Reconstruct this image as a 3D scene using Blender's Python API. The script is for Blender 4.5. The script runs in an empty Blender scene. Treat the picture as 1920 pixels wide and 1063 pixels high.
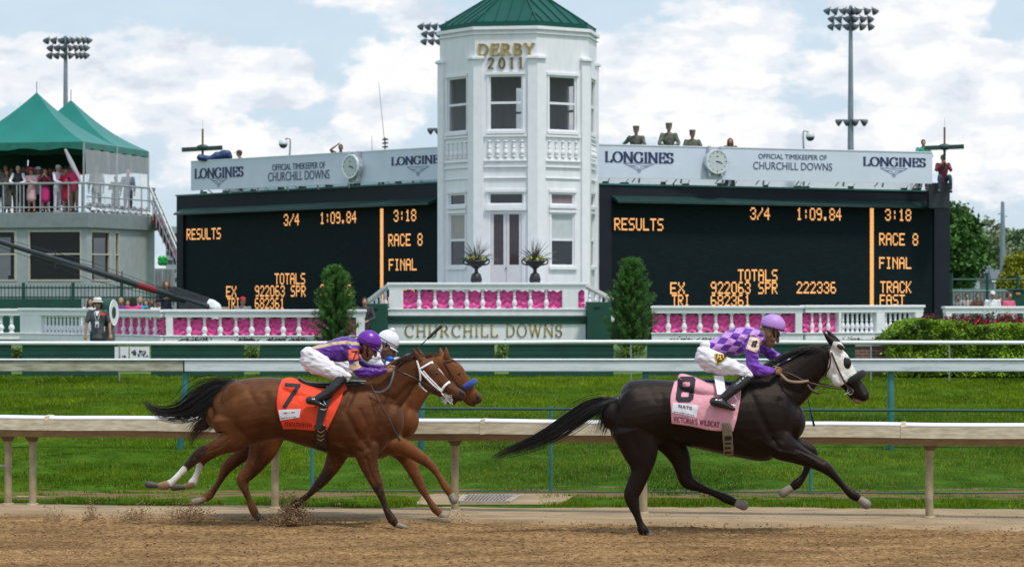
import bpy, bmesh, math, random
import numpy as np
from mathutils import Vector, Matrix, noise
from mathutils.bvhtree import BVHTree
R = math.radians
rnd = random.Random(7)
scene = bpy.context.scene
COL = scene.collection

# ------------------------------------------------------------------ camera
# the photographer stands 2.4 m above the dirt track, long lens, level horizon
F, HZ, CX, H = 5000.0, 550.0, 960.0, 2.4
cam_d = bpy.data.cameras.new('camera')
cam = bpy.data.objects.new('camera', cam_d); COL.objects.link(cam)
cam.location = (0, 0, H); cam.rotation_euler = (R(90), 0, 0)
cam_d.sensor_width = 36; cam_d.lens = 36 * F / 1920
cam_d.shift_y = (HZ - 531.5) / 1920
cam_d.clip_start = 0.5; cam_d.clip_end = 4000
cam_d.dof.use_dof = True; cam_d.dof.focus_distance = 27.5; cam_d.dof.aperture_fstop = 5.0
scene.camera = cam

def P(px, py, D):
    """a place measured in the photograph, at a known distance, in metres"""
    return Vector(((px - CX) * D / F, D, H - (py - HZ) * D / F))

# ------------------------------------------------------------------ exposure
scene.view_settings.view_transform = 'Standard'; scene.view_settings.look = 'None'
scene.view_settings.exposure = 0.10; scene.view_settings.gamma = 1.0
scene.cycles.max_bounces = 6; scene.cycles.transparent_max_bounces = 16
scene.cycles.use_denoising = True

# ------------------------------------------------------------------ sky with broken cumulus
SUN_EL, SUN_AZ = 64.0, 140.0      # azimuth: degrees from +Y (the view direction) towards +X
world = bpy.data.worlds.new('World'); scene.world = world; world.use_nodes = True
nt = world.node_tree; nt.nodes.clear(); N = nt.nodes; L = nt.links
def nd(t, **k):
    n = N.new(t)
    for a, b in k.items(): setattr(n, a, b)
    return n
def mth(op, a, b=None, c=None, clamp=False):
    n = nd('ShaderNodeMath', operation=op, use_clamp=clamp)
    for i, v in enumerate((a, b, c)):
        if v is None: continue
        if hasattr(v, 'is_linked'): L.new(v, n.inputs[i])
        else: n.inputs[i].default_value = v
    return n.outputs[0]
sky = nd('ShaderNodeTexSky', sky_type='NISHITA', sun_disc=False, sun_elevation=R(SUN_EL), sun_rotation=R(SUN_AZ))
sky.altitude = 140; sky.air_density = 1.0; sky.dust_density = 2.0; sky.ozone_density = 1.5
tc = nd('ShaderNodeTexCoord'); sep = nd('ShaderNodeSeparateXYZ'); L.new(tc.outputs['Generated'], sep.inputs[0])
yy = mth('MAXIMUM', sep.outputs[1], 0.05)
U = mth('DIVIDE', sep.outputs[0], yy); V = mth('DIVIDE', sep.outputs[2], yy)
# banks of cloud: centre (u,v), half-size, weight -- tangent units about the north horizon
def pxc(px, py): return ((px - CX) / F, (HZ - py) / F)
banks = [(250,110,170,95,1.0),(390,170,70,70,.9),(60,150,120,80,.8),(530,145,62,42,1.0),(740,110,170,60,.8),(400,250,110,60,.8),
         (740,235,110,60,.8),(250,215,200,40,.4),(600,10,160,22,.6),(1190,170,90,60,.8),(1260,240,180,50,.9),(1430,60,240,80,.7),(1300,110,50,40,.55),
         (1760,60,170,100,1.0),(1850,200,140,90,.7),(1500,170,240,50,.55),(1650,245,260,60,.9),(1880,330,160,80,.6),(480,290,120,40,.7)]
hol = [(490,60,70,70,.8),(620,130,34,80,.5),(330,235,70,30,.2),(1220,170,150,18,.3),(560,215,120,26,.55),(1380,205,170,20,.5),(1890,30,60,45,.9),(90,20,90,45,.8),(660,60,120,30,.5)]
comb = nd('ShaderNodeCombineXYZ'); L.new(U, comb.inputs[0]); L.new(V, comb.inputs[1]); L.new(sep.outputs[2], comb.inputs[2])
def nz(scale, detail, rough, off=(0,0,0), stretch=(1,1.6,1), src=None):
    mp = nd('ShaderNodeMapping'); L.new(src or comb.outputs[0], mp.inputs[0])
    mp.inputs['Scale'].default_value = stretch; mp.inputs['Location'].default_value = off
    n = nd('ShaderNodeTexNoise'); L.new(mp.outputs[0], n.inputs['Vector'])
    n.inputs['Scale'].default_value = scale; n.inputs['Detail'].default_value = detail; n.inputs['Roughness'].default_value = rough
    return n.outputs[0]
warp = nz(22, 5, .6, (3.1, 1.7, 0)); warp2 = nz(22, 5, .6, (8.4, 4.2, 0))
Uw = mth('ADD', U, mth('MULTIPLY', mth('SUBTRACT', warp, .5), .05)); Vw = mth('ADD', V, mth('MULTIPLY', mth('SUBTRACT', warp2, .5), .035))
acc = None
for lst, sg in ((banks, 1), (hol, -1)):
    for (px, py, rx, ry, w) in lst:
        u0, v0 = pxc(px, py)
        du = mth('MULTIPLY', mth('SUBTRACT', Uw, u0), F / rx); dv = mth('MULTIPLY', mth('SUBTRACT', Vw, v0), F / ry)
        d2 = mth('ADD', mth('MULTIPLY', du, du), mth('MULTIPLY', dv, dv))
        g = mth('MULTIPLY', mth('POWER', 2.718, mth('MULTIPLY', d2, -0.9)), w * sg)
        acc = g if acc is None else mth('ADD', acc, g)
acc = mth('MULTIPLY', mth('MINIMUM', acc, 1.0), 0.62)
n_big = nz(20, 7, .56, (0.3, 0.9, 0)); n_fine = nz(95, 6, .6, (5, 2, 0))
dens = mth('ADD', acc, mth('MULTIPLY', mth('SUBTRACT', n_big, .455), 2.7))
dens = mth('ADD', dens, mth('MULTIPLY', mth('SUBTRACT', n_fine, .5), .55))
def ramp(v, stops):
    r = nd('ShaderNodeValToRGB'); L.new(v, r.inputs[0]); e = r.color_ramp.elements
    while len(e) < len(stops): e.new(.5)
    for q, (p, c) in zip(e, stops): q.position = p; q.color = (*c, 1) if len(c) == 3 else c
    r.color_ramp.interpolation = 'EASE'
    return r.outputs[0]
cover = ramp(dens, [(.20, (.10,)*3), (.55, (1,)*3)])
shade_n = nz(40, 5, .55, (1.3, 7.9, 0), (1, 2.0, 1))
shade = mth('ADD', mth('MULTIPLY', dens, .16), mth('MULTIPLY', shade_n, 1.0))
ccol = ramp(shade, [(.42, (.70, .76, .85)), (.56, (.86, .90, .96)), (.67, (1.0, 1.0, 1.0))])
gain = nd('ShaderNodeMix', data_type='RGBA', blend_type='MULTIPLY'); gain.inputs['Factor'].default_value = 1
CLOUD_GAIN = 9.3
L.new(ccol, gain.inputs['A']); gain.inputs['B'].default_value = (CLOUD_GAIN,)*3 + (1,)
# thin veil over the clear air, so that the gaps stay pale
veil = nd('ShaderNodeMix', data_type='RGBA'); veil.inputs['Factor'].default_value = .8
L.new(sky.outputs[0], veil.inputs['A']); veil.inputs['B'].default_value = (6.2, 7.7, 9.0, 1)
mixc = nd('ShaderNodeMix', data_type='RGBA'); L.new(cover, mixc.inputs['Factor'])
L.new(veil.outputs['Result'], mixc.inputs['A']); L.new(gain.outputs['Result'], mixc.inputs['B'])
bg = nd('ShaderNodeBackground'); bg.inputs['Strength'].default_value = 0.10
L.new(mixc.outputs['Result'], bg.inputs['Color'])
wo = nd('ShaderNodeOutputWorld'); L.new(bg.outputs[0], wo.inputs['Surface'])

# ------------------------------------------------------------------ sun behind thin cloud
sd = bpy.data.lights.new('sun', 'SUN'); sun = bpy.data.objects.new('sun', sd); COL.objects.link(sun)
sd.energy = 2.7; sd.angle = R(8); sd.color = (1.0, .95, .87)
dirv = Vector((math.sin(R(SUN_AZ)) * math.cos(R(SUN_EL)), math.cos(R(SUN_AZ)) * math.cos(R(SUN_EL)), math.sin(R(SUN_EL))))
sun.rotation_euler = (-dirv).to_track_quat('-Z', 'Y').to_euler(); sun.location = (0, 0, 60)
# ================================================================== helpers
def M(name, col, rough=.6, var=.12, vscale=6.0, bump=0.0, bscale=40.0, metal=0.0, spec=.5, tint=None, emit=None, estr=1.0, attr=False, stretch=(1,1,1), sheen=0.0, col2=None, detail=4):
    m = bpy.data.materials.new(name); m.use_nodes = True; t = m.node_tree; b = t.nodes['Principled BSDF']
    b.inputs['Roughness'].default_value = rough; b.inputs['Metallic'].default_value = metal
    b.inputs['Specular IOR Level'].default_value = spec
    if tint: b.inputs['Specular Tint'].default_value = (*tint, 1)
    if sheen: b.inputs['Sheen Weight'].default_value = sheen
    tcn = t.nodes.new('ShaderNodeTexCoord'); mp = t.nodes.new('ShaderNodeMapping'); t.links.new(tcn.outputs['Object'], mp.inputs[0])
    mp.inputs['Scale'].default_value = stretch
    n = t.nodes.new('ShaderNodeTexNoise'); t.links.new(mp.outputs[0], n.inputs['Vector']); n.inputs['Scale'].default_value = vscale; n.inputs['Detail'].default_value = detail
    mix = t.nodes.new('ShaderNodeMix'); mix.data_type = 'RGBA'
    rr = t.nodes.new('ShaderNodeMapRange'); t.links.new(n.outputs[0], rr.inputs[0]); rr.inputs[1].default_value = .3; rr.inputs[2].default_value = .7
    t.links.new(rr.outputs[0], mix.inputs['Factor'])
    if attr:
        at = t.nodes.new('ShaderNodeAttribute'); at.attribute_name = 'Col'
        lo = t.nodes.new('ShaderNodeMix'); lo.data_type = 'RGBA'; lo.blend_type = 'MULTIPLY'; lo.inputs['Factor'].default_value = 1
        hi = t.nodes.new('ShaderNodeMix'); hi.data_type = 'RGBA'; hi.blend_type = 'MULTIPLY'; hi.inputs['Factor'].default_value = 1
        for q, f in ((lo, 1 - var), (hi, 1 + var)):
            t.links.new(at.outputs['Color'], q.inputs['A']); q.inputs['B'].default_value = (f, f, f, 1)
        t.links.new(lo.outputs['Result'], mix.inputs['A']); t.links.new(hi.outputs['Result'], mix.inputs['B'])
    else:
        c2 = col2 or tuple(min(1, c * (1 + var)) for c in col)
        mix.inputs['A'].default_value = tuple(c * (1 - var) for c in col) + (1,); mix.inputs['B'].default_value = tuple(c2) + (1,)
    t.links.new(mix.outputs['Result'], b.inputs['Base Color'])
    if bump:
        n2 = t.nodes.new('ShaderNodeTexNoise'); t.links.new(mp.outputs[0], n2.inputs['Vector']); n2.inputs['Scale'].default_value = bscale; n2.inputs['Detail'].default_value = 5
        bp = t.nodes.new('ShaderNodeBump'); bp.inputs['Strength'].default_value = bump; bp.inputs['Distance'].default_value = .02
        t.links.new(n2.outputs[0], bp.inputs['Height']); t.links.new(bp.outputs[0], b.inputs['Normal'])
    if emit:
        b.inputs['Emission Color'].default_value = (*emit, 1); b.inputs['Emission Strength'].default_value = estr
    return m

def tag(o, label=None, cat=None, group=None, kind=None):
    if label: o['label'] = label
    if cat: o['category'] = cat
    if group: o['group'] = group
    if kind: o['kind'] = kind
    return o
ROOTLOC = {}
def root(name, label, cat, loc, rotz=0.0, group=None):
    o = bpy.data.objects.new(name, None); COL.objects.link(o)
    o.location = loc; o.rotation_euler = (0, 0, rotz); o.empty_display_size = .2
    tag(o, label, cat, group); return o
def world_loc(o):
    v = Vector((0, 0, 0))
    while o is not None: v = v + Vector(o.location); o = o.parent
    return v

def catmull(pts, sub):
    pts = [np.array(p, float) for p in pts]
    if len(pts) < 2 or sub < 2: return pts
    out = []; n = len(pts)
    for i in range(n - 1):
        p0 = pts[i-1] if i > 0 else 2*pts[0]-pts[1]; p1 = pts[i]; p2 = pts[i+1]; p3 = pts[i+2] if i+2 < n else 2*pts[-1]-pts[-2]
        for k in range(sub):
            t = k / sub
            out.append(.5*((2*p1)+(-p0+p2)*t+(2*p0-5*p1+4*p2-p3)*t*t+(-p0+3*p1-3*p2+p3)*t**3))
    out.append(pts[-1]); return out

class MB:
    def __init__(s): s.v = []; s.f = []; s.mi = []; s.m = 0
    def add(s, vs, fs):
        o = len(s.v); s.v.extend([tuple(v) for v in vs]); s.f.extend([tuple(i + o for i in f) for f in fs]); s.mi.extend([s.m]*len(fs)); return s
    def box(s, x0, x1, y0, y1, z0, z1, tr=None):
        vs = [(x, y, z) for z in (z0, z1) for y in (y0, y1) for x in (x0, x1)]
        if tr: vs = [tr(v) for v in vs]
        return s.add(vs, [(0,2,3,1),(4,5,7,6),(0,1,5,4),(2,6,7,3),(0,4,6,2),(1,3,7,5)])
    def beam(s, a, b, w, h=None, up=(0,0,1)):
        a = Vector(a); b = Vector(b); h = h or w; d = (b - a).normalized(); u = Vector(up)
        if abs(d.dot(u)) > .98: u = Vector((0, 1, 0))
        sd_ = d.cross(u).normalized() * w / 2; u = sd_.cross(d).normalized() * h / 2
        vs = [p + sx*sd_ + ux*u for p in (a, b) for ux in (-1, 1) for sx in (-1, 1)]
        return s.add(vs, [(0,2,3,1),(4,5,7,6),(0,1,5,4),(2,6,7,3),(0,4,6,2),(1,3,7,5)])
    def prism(s, poly, z0, z1):
        n = len(poly); vs = [(x, y, z0) for x, y in poly] + [(x, y, z1) for x, y in poly]
        return s.add(vs, [tuple(range(n))[::-1], tuple(range(n, 2*n))] + [(i, (i+1) % n, (i+1) % n + n, i + n) for i in range(n)])
    def cyl(s, a, b, r0, r1=None, n=10, cap=True):
        a = Vector(a); b = Vector(b); r1 = r0 if r1 is None else r1; d = (b - a).normalized()
        u = d.orthogonal().normalized(); w = d.cross(u); vs = []
        for p, r in ((a, r0), (b, r1)):
            for i in range(n):
                t = 2*math.pi*i/n; vs.append(p + u*math.cos(t)*r + w*math.sin(t)*r)
        fs = [(i, (i+1) % n, (i+1) % n + n, i + n) for i in range(n)]
        if cap: fs += [tuple(range(n))[::-1], tuple(range(n, 2*n))]
        return s.add(vs, fs)
    def lathe(s, prof, c=(0,0,0), n=14, sx=1.0):
        vs = []; c = Vector(c)
        for r, z in prof:
            for i in range(n):
                t = 2*math.pi*i/n; vs.append((c.x + r*math.cos(t)*sx, c.y + r*math.sin(t), c.z + z))
        m = len(prof); fs = [(j*n+i, j*n+(i+1) % n, (j+1)*n+(i+1) % n, (j+1)*n+i) for j in range(m-1) for i in range(n)]
        fs += [tuple(range(n))[::-1], tuple(range((m-1)*n, m*n))]
        return s.add(vs, fs)
    def tube(s, pts, n=12, sub=4, ref=(0,1,0), cap=True):
        """pts: (x,y,z,a[,b]); a = radius across, in the plane normal to ref; b = radius along ref"""
        pts = [tuple(p) + ((p[3],) if len(p) == 4 else ()) for p in pts]
        c = catmull(pts, sub); C = [Vector(p[:3]) for p in c]; A = [max(1e-4, p[3]) for p in c]; B = [max(1e-4, p[4]) for p in c]
        m = len(C); Tn = [(C[min(i+1, m-1)] - C[max(i-1, 0)]).normalized() for i in range(m)]
        rf = Vector(ref)
        rings = []
        def ring(ctr, T, a, b):
            q = T.cross(rf)
            if q.length < .05: q = T.cross(Vector((.3, .2, 1)))
            q.normalize(); w = q.cross(T).normalized()
            return [ctr + q*a*math.cos(2*math.pi*i/n) + w*b*math.sin(2*math.pi*i/n) for i in range(n)]
        if cap:
            for k in (0.2, .55, .85): rings.append(ring(C[0] - Tn[0]*min(A[0],B[0])*math.sqrt(1-k*k)*.9, Tn[0], A[0]*k, B[0]*k))
        for i in range(m): rings.append(ring(C[i], Tn[i], A[i], B[i]))
        if cap:
            for k in (.85, .55, .2): rings.append(ring(C[-1] + Tn[-1]*min(A[-1],B[-1])*math.sqrt(1-k*k)*.9, Tn[-1], A[-1]*k, B[-1]*k))
        vs = [v for r in rings for v in r]; k = len(rings)
        fs = [(j*n+i, j*n+(i+1) % n, (j+1)*n+(i+1) % n, (j+1)*n+i) for j in range(k-1) for i in range(n)]
        fs += [tuple(range(n))[::-1], tuple(range((k-1)*n, k*n))]
        return s.add(vs, fs)
    def ell(s, c, r, rot=None, n=16, m=10):
        c = Vector(c); rot = rot or Matrix.Identity(3); vs = []
        for j in range(1, m):
            p = math.pi*j/m
            for i in range(n):
                t = 2*math.pi*i/n; vs.append(c + rot @ Vector((r[0]*math.sin(p)*math.cos(t), r[1]*math.sin(p)*math.sin(t), r[2]*math.cos(p))))
        vs += [c + rot @ Vector((0,0,r[2])), c + rot @ Vector((0,0,-r[2]))]
        fs = [(j*n+i, (j+1)*n+i, (j+1)*n+(i+1) % n, j*n+(i+1) % n) for j in range(m-2) for i in range(n)]
        T_ = (m-1)*n; fs += [(T_, i, (i+1) % n) for i in range(n)] + [(T_+1, (m-2)*n+(i+1) % n, (m-2)*n+i) for i in range(n)]
        return s.add(vs, fs)
    def sheet(s, grid):
        n = len(grid); m = len(grid[0])
        return s.add([p for r in grid for p in r], [(i*m+j, i*m+j+1, (i+1)*m+j+1, (i+1)*m+j) for i in range(n-1) for j in range(m-1)])
    def strand(s, pts, w):
        """thin tapered three-sided lock of hair"""
        k = len(pts); vs = []
        for i, p in enumerate(pts):
            p = Vector(p); ww = w * (1 - (i/(k-1))**2 * .95) * (.6 + .4*min(1, i/2))
            T_ = (Vector(pts[min(i+1, k-1)]) - Vector(pts[max(i-1, 0)])).normalized(); u = T_.cross(Vector((0, 1, 0)));
            if u.length < .1: u = Vector((1, 0, 0))
            u.normalize(); q = u.cross(T_)
            vs += [p + u*ww, p - u*ww*.6 + q*ww*.8, p - u*ww*.6 - q*ww*.8]
        return s.add(vs, [(i*3+a, i*3+(a+1) % 3, (i+1)*3+(a+1) % 3, (i+1)*3+a) for i in range(k-1) for a in range(3)])
    def mesh(s, name='m', off=Vector((0,0,0))):
        me = bpy.data.meshes.new(name); me.from_pydata([tuple(Vector(v) - off) for v in s.v], [], s.f); me.update(); return me
    def build(s, name, mat, parent=None, smooth=False, world=True, at=None, bevel=0, solid=0, sub=0):
        off = Vector((0,0,0))
        if parent is not None and world: off = world_loc(parent)
        if parent is None and at is not None: off = Vector(at)
        me = s.mesh(name, off); o = bpy.data.objects.new(name, me); COL.objects.link(o)
        if parent is not None: o.parent = parent
        elif at is not None: o.location = at
        for mm in (mat if isinstance(mat, (list, tuple)) else [mat]): me.materials.append(mm)
        if any(s.mi): me.polygons.foreach_set('material_index', s.mi)
        if smooth: me.polygons.foreach_set('use_smooth', [True]*len(me.polygons))
        if solid:
            q = o.modifiers.new('s', 'SOLIDIFY'); q.thickness = solid; q.offset = 0
        if bevel:
            q = o.modifiers.new('b', 'BEVEL'); q.width = bevel; q.segments = 2; q.limit_method = 'ANGLE'
        if sub:
            q = o.modifiers.new('u', 'SUBSURF'); q.levels = q.render_levels = sub
        return o

def fused(mb, voxel, smooth_it=4, fac=.5, disp=None):
    """melt overlapping closed shells into one continuous skin; returns (mesh, bvh)"""
    me = mb.mesh('tmp'); o = bpy.data.objects.new('tmp', me); COL.objects.link(o)
    q = o.modifiers.new('r', 'REMESH'); q.mode = 'VOXEL'; q.voxel_size = voxel; q.use_smooth_shade = True
    q = o.modifiers.new('s', 'SMOOTH'); q.iterations = smooth_it; q.factor = fac
    dg = bpy.context.evaluated_depsgraph_get(); ev = o.evaluated_get(dg)
    out = bpy.data.meshes.new_from_object(ev)
    bpy.data.objects.remove(o); bpy.data.meshes.remove(me)
    out.polygons.foreach_set('use_smooth', [True]*len(out.polygons))
    n = len(out.vertices); co = np.zeros(n*3); out.vertices.foreach_get('co', co); co = co.reshape(-1, 3)
    if disp is not None:
        no = np.zeros(n*3); out.vertices.foreach_get('normal', no); no = no.reshape(-1, 3)
        co = disp(co, no); out.vertices.foreach_set('co', co.ravel()); out.update()
    bv = BVHTree.FromPolygons([Vector(c) for c in co], [tuple(p.vertices) for p in out.polygons])
    return out, bv
def place_mesh(me, name, mat, parent=None, at=None):
    off = world_loc(parent) if parent is not None else Vector(at or (0,0,0))
    me.transform(Matrix.Translation(-off)); me.name = name; me.materials.clear()
    me.materials.append(mat); o = bpy.data.objects.new(name, me); COL.objects.link(o)
    if parent is not None: o.parent = parent
    else: o.location = off
    return o
def paint(me, fn):
    n = len(me.vertices); co = np.zeros(n*3); me.vertices.foreach_get('co', co); co = co.reshape(-1, 3)
    c = np.ones((n, 4)); c[:, :3] = fn(co)
    a = me.color_attributes.new('Col', 'FLOAT_COLOR', 'POINT'); a.data.foreach_set('color', c.ravel())
def kids(o): return [c for c in bpy.data.objects if c.parent == o]
def copy_tree(o, parent=None):
    c = o.copy(); COL.objects.link(c); c.parent = parent
    for ch in kids(o): copy_tree(ch, c)
    return c

# ------------------------------------------------------------------ lettering
def arc(cx, cy, rx, ry, a0, a1, n=12):
    return [(cx + rx*math.cos(R(a0 + (a1-a0)*i/n)), cy + ry*math.sin(R(a0 + (a1-a0)*i/n))) for i in range(n+1)]
SERIF = {
 'L': (.62, [[(.14,0),(.14,1)], [(.14,.03),(.6,.03)], [(.6,.0),(.6,.2)]], [(.14,1)]),
 'I': (.28, [[(.14,0),(.14,1)]], [(.14,0),(.14,1)]),
 'H': (.82, [[(.14,0),(.14,1)], [(.68,0),(.68,1)], [(.14,.52),(.68,.52)]], [(.14,0),(.14,1),(.68,0),(.68,1)]),
 'N': (.84, [[(.12,0),(.12,1)], [(.12,1),(.72,0)], [(.72,0),(.72,1)]], [(.12,0),(.12,1),(.72,1)]),
 'O': (.86, [arc(.43,.5,.37,.5,0,360,26)], []),
 'C': (.76, [arc(.43,.5,.37,.5,50,310,22), [(.68,.72),(.68,.95)]], []),
 'G': (.84, [arc(.43,.5,.37,.5,50,320,22), [(.70,.72),(.70,.95)], [(.71,.08),(.71,.45)]], [(.71,.45)]),
 'E': (.64, [[(.14,0),(.14,1)], [(.14,.97),(.58,.97)], [(.14,.52),(.46,.52)], [(.14,.03),(.6,.03)], [(.58,.8),(.58,1)], [(.6,0),(.6,.2)], [(.46,.42),(.46,.62)]], []),
 'S': (.58, [arc(.29,.74,.22,.24,35,270,14) + arc(.29,.26,.24,.25,90,-145,14), [(.49,.75),(.49,.96)], [(.07,.04),(.07,.25)]], []),
 'D': (.80, [[(.14,0),(.14,1)], [(.14,.97),(.36,.97)] + arc(.34,.5,.38,.47,90,-90,16) + [(.14,.03)]], []),
 'R': (.78, [[(.14,0),(.14,1)], [(.14,.97),(.38,.97)] + arc(.38,.74,.2,.23,90,-90,10) + [(.14,.51)], [(.38,.51),(.7,.02)]], [(.14,0)]),
 'B': (.68, [[(.14,0),(.14,1)], [(.14,.97),(.34,.97)] + arc(.34,.75,.19,.22,90,-90,10) + [(.14,.53)], [(.34,.53)] + arc(.34,.28,.24,.25,90,-90,10) + [(.14,.03)]], []),
 'Y': (.74, [[(.37,0),(.37,.48)], [(.37,.48),(.08,1)], [(.37,.48),(.66,1)]], [(.37,0),(.08,1),(.66,1)]),
 'U': (.80, [[(.14,1),(.14,.34)] + arc(.40,.34,.26,.33,180,360,12) + [(.66,1)]], [(.14,1),(.66,1)]),
 'W': (1.1, [[(.08,1),(.32,0)], [(.32,0),(.54,.95)], [(.54,.95),(.78,0)], [(.78,0),(1.0,1)]], [(.08,1),(.54,.97),(1.0,1)]),
 'A': (.80, [[(.08,0),(.40,1)], [(.40,1),(.72,0)], [(.2,.36),(.6,.36)]], [(.08,0),(.72,0)]),
 'T': (.66, [[(.33,0),(.33,1)], [(.04,.97),(.62,.97)], [(.05,.8),(.05,1)], [(.61,.8),(.61,1)]], [(.33,0)]),
 'V': (.76, [[(.08,1),(.38,0)], [(.38,0),(.68,1)]], [(.08,1),(.68,1)]),
 '2': (.62, [arc(.3,.74,.23,.25,165,-20,12) + [(.08,.05)], [(.08,.05),(.54,.05)]], []),
 '0': (.66, [arc(.33,.5,.25,.5,0,360,22)], []),
 '1': (.44, [[(.22,0),(.22,1)], [(.22,1),(.08,.84)]], [(.22,0)]),
 "'": (.2, [[(.1,.75),(.1,1)]], []), ' ': (.4, [], []), '8': (.6, [arc(.3,.74,.2,.24,0,360,18), arc(.3,.26,.24,.26,0,360,18)], []),
}
def strokes(text, T=.15, t=.07, space=.1):
    """segments ((x0,y0),(x1,y1),w0,w1) of a serif text of cap height 1, and its width"""
    segs = []; x = 0
    for ch in text:
        w, lines, ser = SERIF[ch]
        for ln in lines:
            for (a, b) in zip(ln[:-1], ln[1:]):
                L_ = math.hypot(b[0]-a[0], b[1]-a[1]) or 1; k = abs(b[1]-a[1]) / L_
                ww = t + (T - t) * k**1.3
                segs.append(((a[0]+x, a[1]), (b[0]+x, b[1]), ww))
        for (sx, sy) in ser:
            yy_ = min(max(sy, .025), .975); segs.append(((x+sx-.13, yy_), (x+sx+.13, yy_), .05))
        x += w + space
    return segs, x - space
def stroke_quads(segs, ext=.35):
    q = []
    for a, b, w in segs:
        dx, dy = b[0]-a[0], b[1]-a[1]; l = math.hypot(dx, dy) or 1; dx /= l; dy /= l; e = w*.5*ext
        nx, ny = -dy*w/2, dx*w/2; ax, ay = a[0]-dx*e, a[1]-dy*e; bx, by = b[0]+dx*e, b[1]+dy*e
        q.append([(ax+nx, ay+ny), (ax-nx, ay-ny), (bx-nx, by-ny), (bx+nx, by+ny)])
    return q
DOT = {'R':'1E111E14121111','E':'1F10101E10101F','S':'0F10100E01011E','U':'1111111111110E','L':'1010101010101F','T':'1F040404040404',
 'A':'0E11111F111111','C':'0E11101010110E','F':'1F10101E101010','I':'0E04040404040E','N':'11191513111111','O':'0E11111111110E','P':'1E11111E101010',
 'X':'11110A040A1111','K':'11121418141211','8':'0E11110E11110E','0':'0E11111111110E','1':'040C040404040E','2':'0E11010204081F','3':'0E11010601110E',
 '4':'02060A121F0202','6':'0E10101E11110E','9':'0E11110F01010E',':':'00040400040400','.':'00000000000C0C','/':'01010204081010',' ':'00000000000000','5':'1F101E0101110E'}
DOT['R'] = '1E11111E141211'
def dots(text):
    out = []
    for k, ch in enumerate(text):
        h = DOT[ch]
        for r in range(7):
            b = int(h[2*r:2*r+2], 16)
            for c in range(5):
                if b >> (4-c) & 1: out.append((k*6 + c, 6 - r))
    return out
def sans(text, size=1.0, ext=0.0):
    c = bpy.data.curves.new('t', 'FONT'); c.body = text; c.size = size; c.extrude = ext; c.align_x = 'LEFT'
    o = bpy.data.objects.new('t', c); COL.objects.link(o); dg = bpy.context.evaluated_depsgraph_get()
    me = bpy.data.meshes.new_from_object(o.evaluated_get(dg)); bpy.data.objects.remove(o); bpy.data.curves.remove(c)
    v = [tuple(p.co) for p in me.vertices]; f = [tuple(p.vertices) for p in me.polygons]; bpy.data.meshes.remove(me)
    return v, f
class Plane:
    """a vertical board seen in the photo: two (px, distance) ends; places letters on its face"""
    def __init__(s, pa, Da, pb, Db):
        s.a = P(pa, HZ, Da); s.b = P(pb, HZ, Db); s.d = (s.b - s.a); s.L = s.d.length; s.d.normalize(); s.n = Vector((s.d.y, -s.d.x, 0))
        if s.n.y > 0: s.n = -s.n
    def u(s, px):
        k = (px - CX) / F; return (k*s.a.y - s.a.x) / (s.d.x - k*s.d.y)
    def dist(s, px): return s.a.y + s.d.y*s.u(px)
    def z(s, px, py): return H - (py - HZ) * s.dist(px) / F
    def w(s, u, z, out=0.0): p = s.a + s.d*u + s.n*out; return (p.x, p.y, z)
    def box(s, mb, u0, u1, o0, o1, z0, z1):
        vs = [s.w(u, z, o) for z in (z0, z1) for o in (o0, o1) for u in (u0, u1)]
        return mb.add(vs, [(0,2,3,1),(4,5,7,6),(0,1,5,4),(2,6,7,3),(0,4,6,2),(1,3,7,5)])
    def text(s, mb, text, px0, px1, pyb, pyt, out, thick=.02, T=.15, t=.07, serif=True, space=.1):
        u0, u1 = s.u(px0), s.u(px1); pm = (px0+px1)/2; zb, zt = s.z(pm, pyb), s.z(pm, pyt)
        sw = (u1-u0)
        if serif:
            segs, W = strokes(text, T, t, space)
            for q in stroke_quads(segs):
                c = [s.w(u0 + x/W*sw, zb + y*(zt-zb), out) for x, y in q] + [s.w(u0 + x/W*sw, zb + y*(zt-zb), out+thick) for x, y in q]
                mb.add(c, [(0,1,2,3),(7,6,5,4),(0,4,5,1),(1,5,6,2),(2,6,7,3),(3,7,4,0)])
        else:
            v, f = sans(text, 1, .5); xs = [p[0] for p in v]; ys = [p[1] for p in v]
            mb.add([s.w(u0 + (p[0]-min(xs))/(max(xs)-min(xs))*sw, zb + (p[1]-min(ys))/(max(ys)-min(ys))*(zt-zb), out + (p[2]+.5)*thick) for p in v], f)
def ground(x, y):
    if y < 31.5: z = 0.0
    elif y < 63: z = .45*((y-31.5)/31.5)
    elif y < 68: z = .45 + .6*((y-63)/5)
    elif y < 72: z = 1.05
    elif y < 74: z = 1.05 - .5*(y-72)/2
    else: z = .55
    return z
# ================================================================== materials of the place
WHITE = M('white_paint', (.78,.785,.82), .45, .075, 2.2, stretch=(2.5,2.5,.5), detail=8, bump=.05, bscale=60)
WHITE2 = M('white_trim', (.81,.81,.85), .4, .04, 5)
GREEN = M('racing_green_paint', (.002,.055,.036), .6, .2, 2, bump=.05)
TEAL = M('teal_paint', (.03,.17,.16), .5, .15, 4)
PINK = M('pink_satin', (.86,.085,.37), .38, .22, 9, bump=1.0, bscale=12, stretch=(.8,1,3.2), sheen=.3)
GOLD = M('gold_leaf', (.46,.33,.10), .35, .2, 8, metal=.55)
BLACKP = M('scoreboard_casing', (.010,.014,.022), .6, .15, 2, spec=.25)
SCREEN = M('scoreboard_screen', (.003,.010,.013), .7, .6, 14, stretch=(.25,.25,6), bump=.2, bscale=60, spec=.15)
LAMP = M('amber_lamps', (.3,.14,.03), .5, emit=(1.0,.46,.16), estr=1.0)
AWN = M('dark_green_awning', (.012,.04,.038), .4, .2, 3, spec=.4)
NAVY = M('navy_lettering', (.035,.045,.13), .5)
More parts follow.
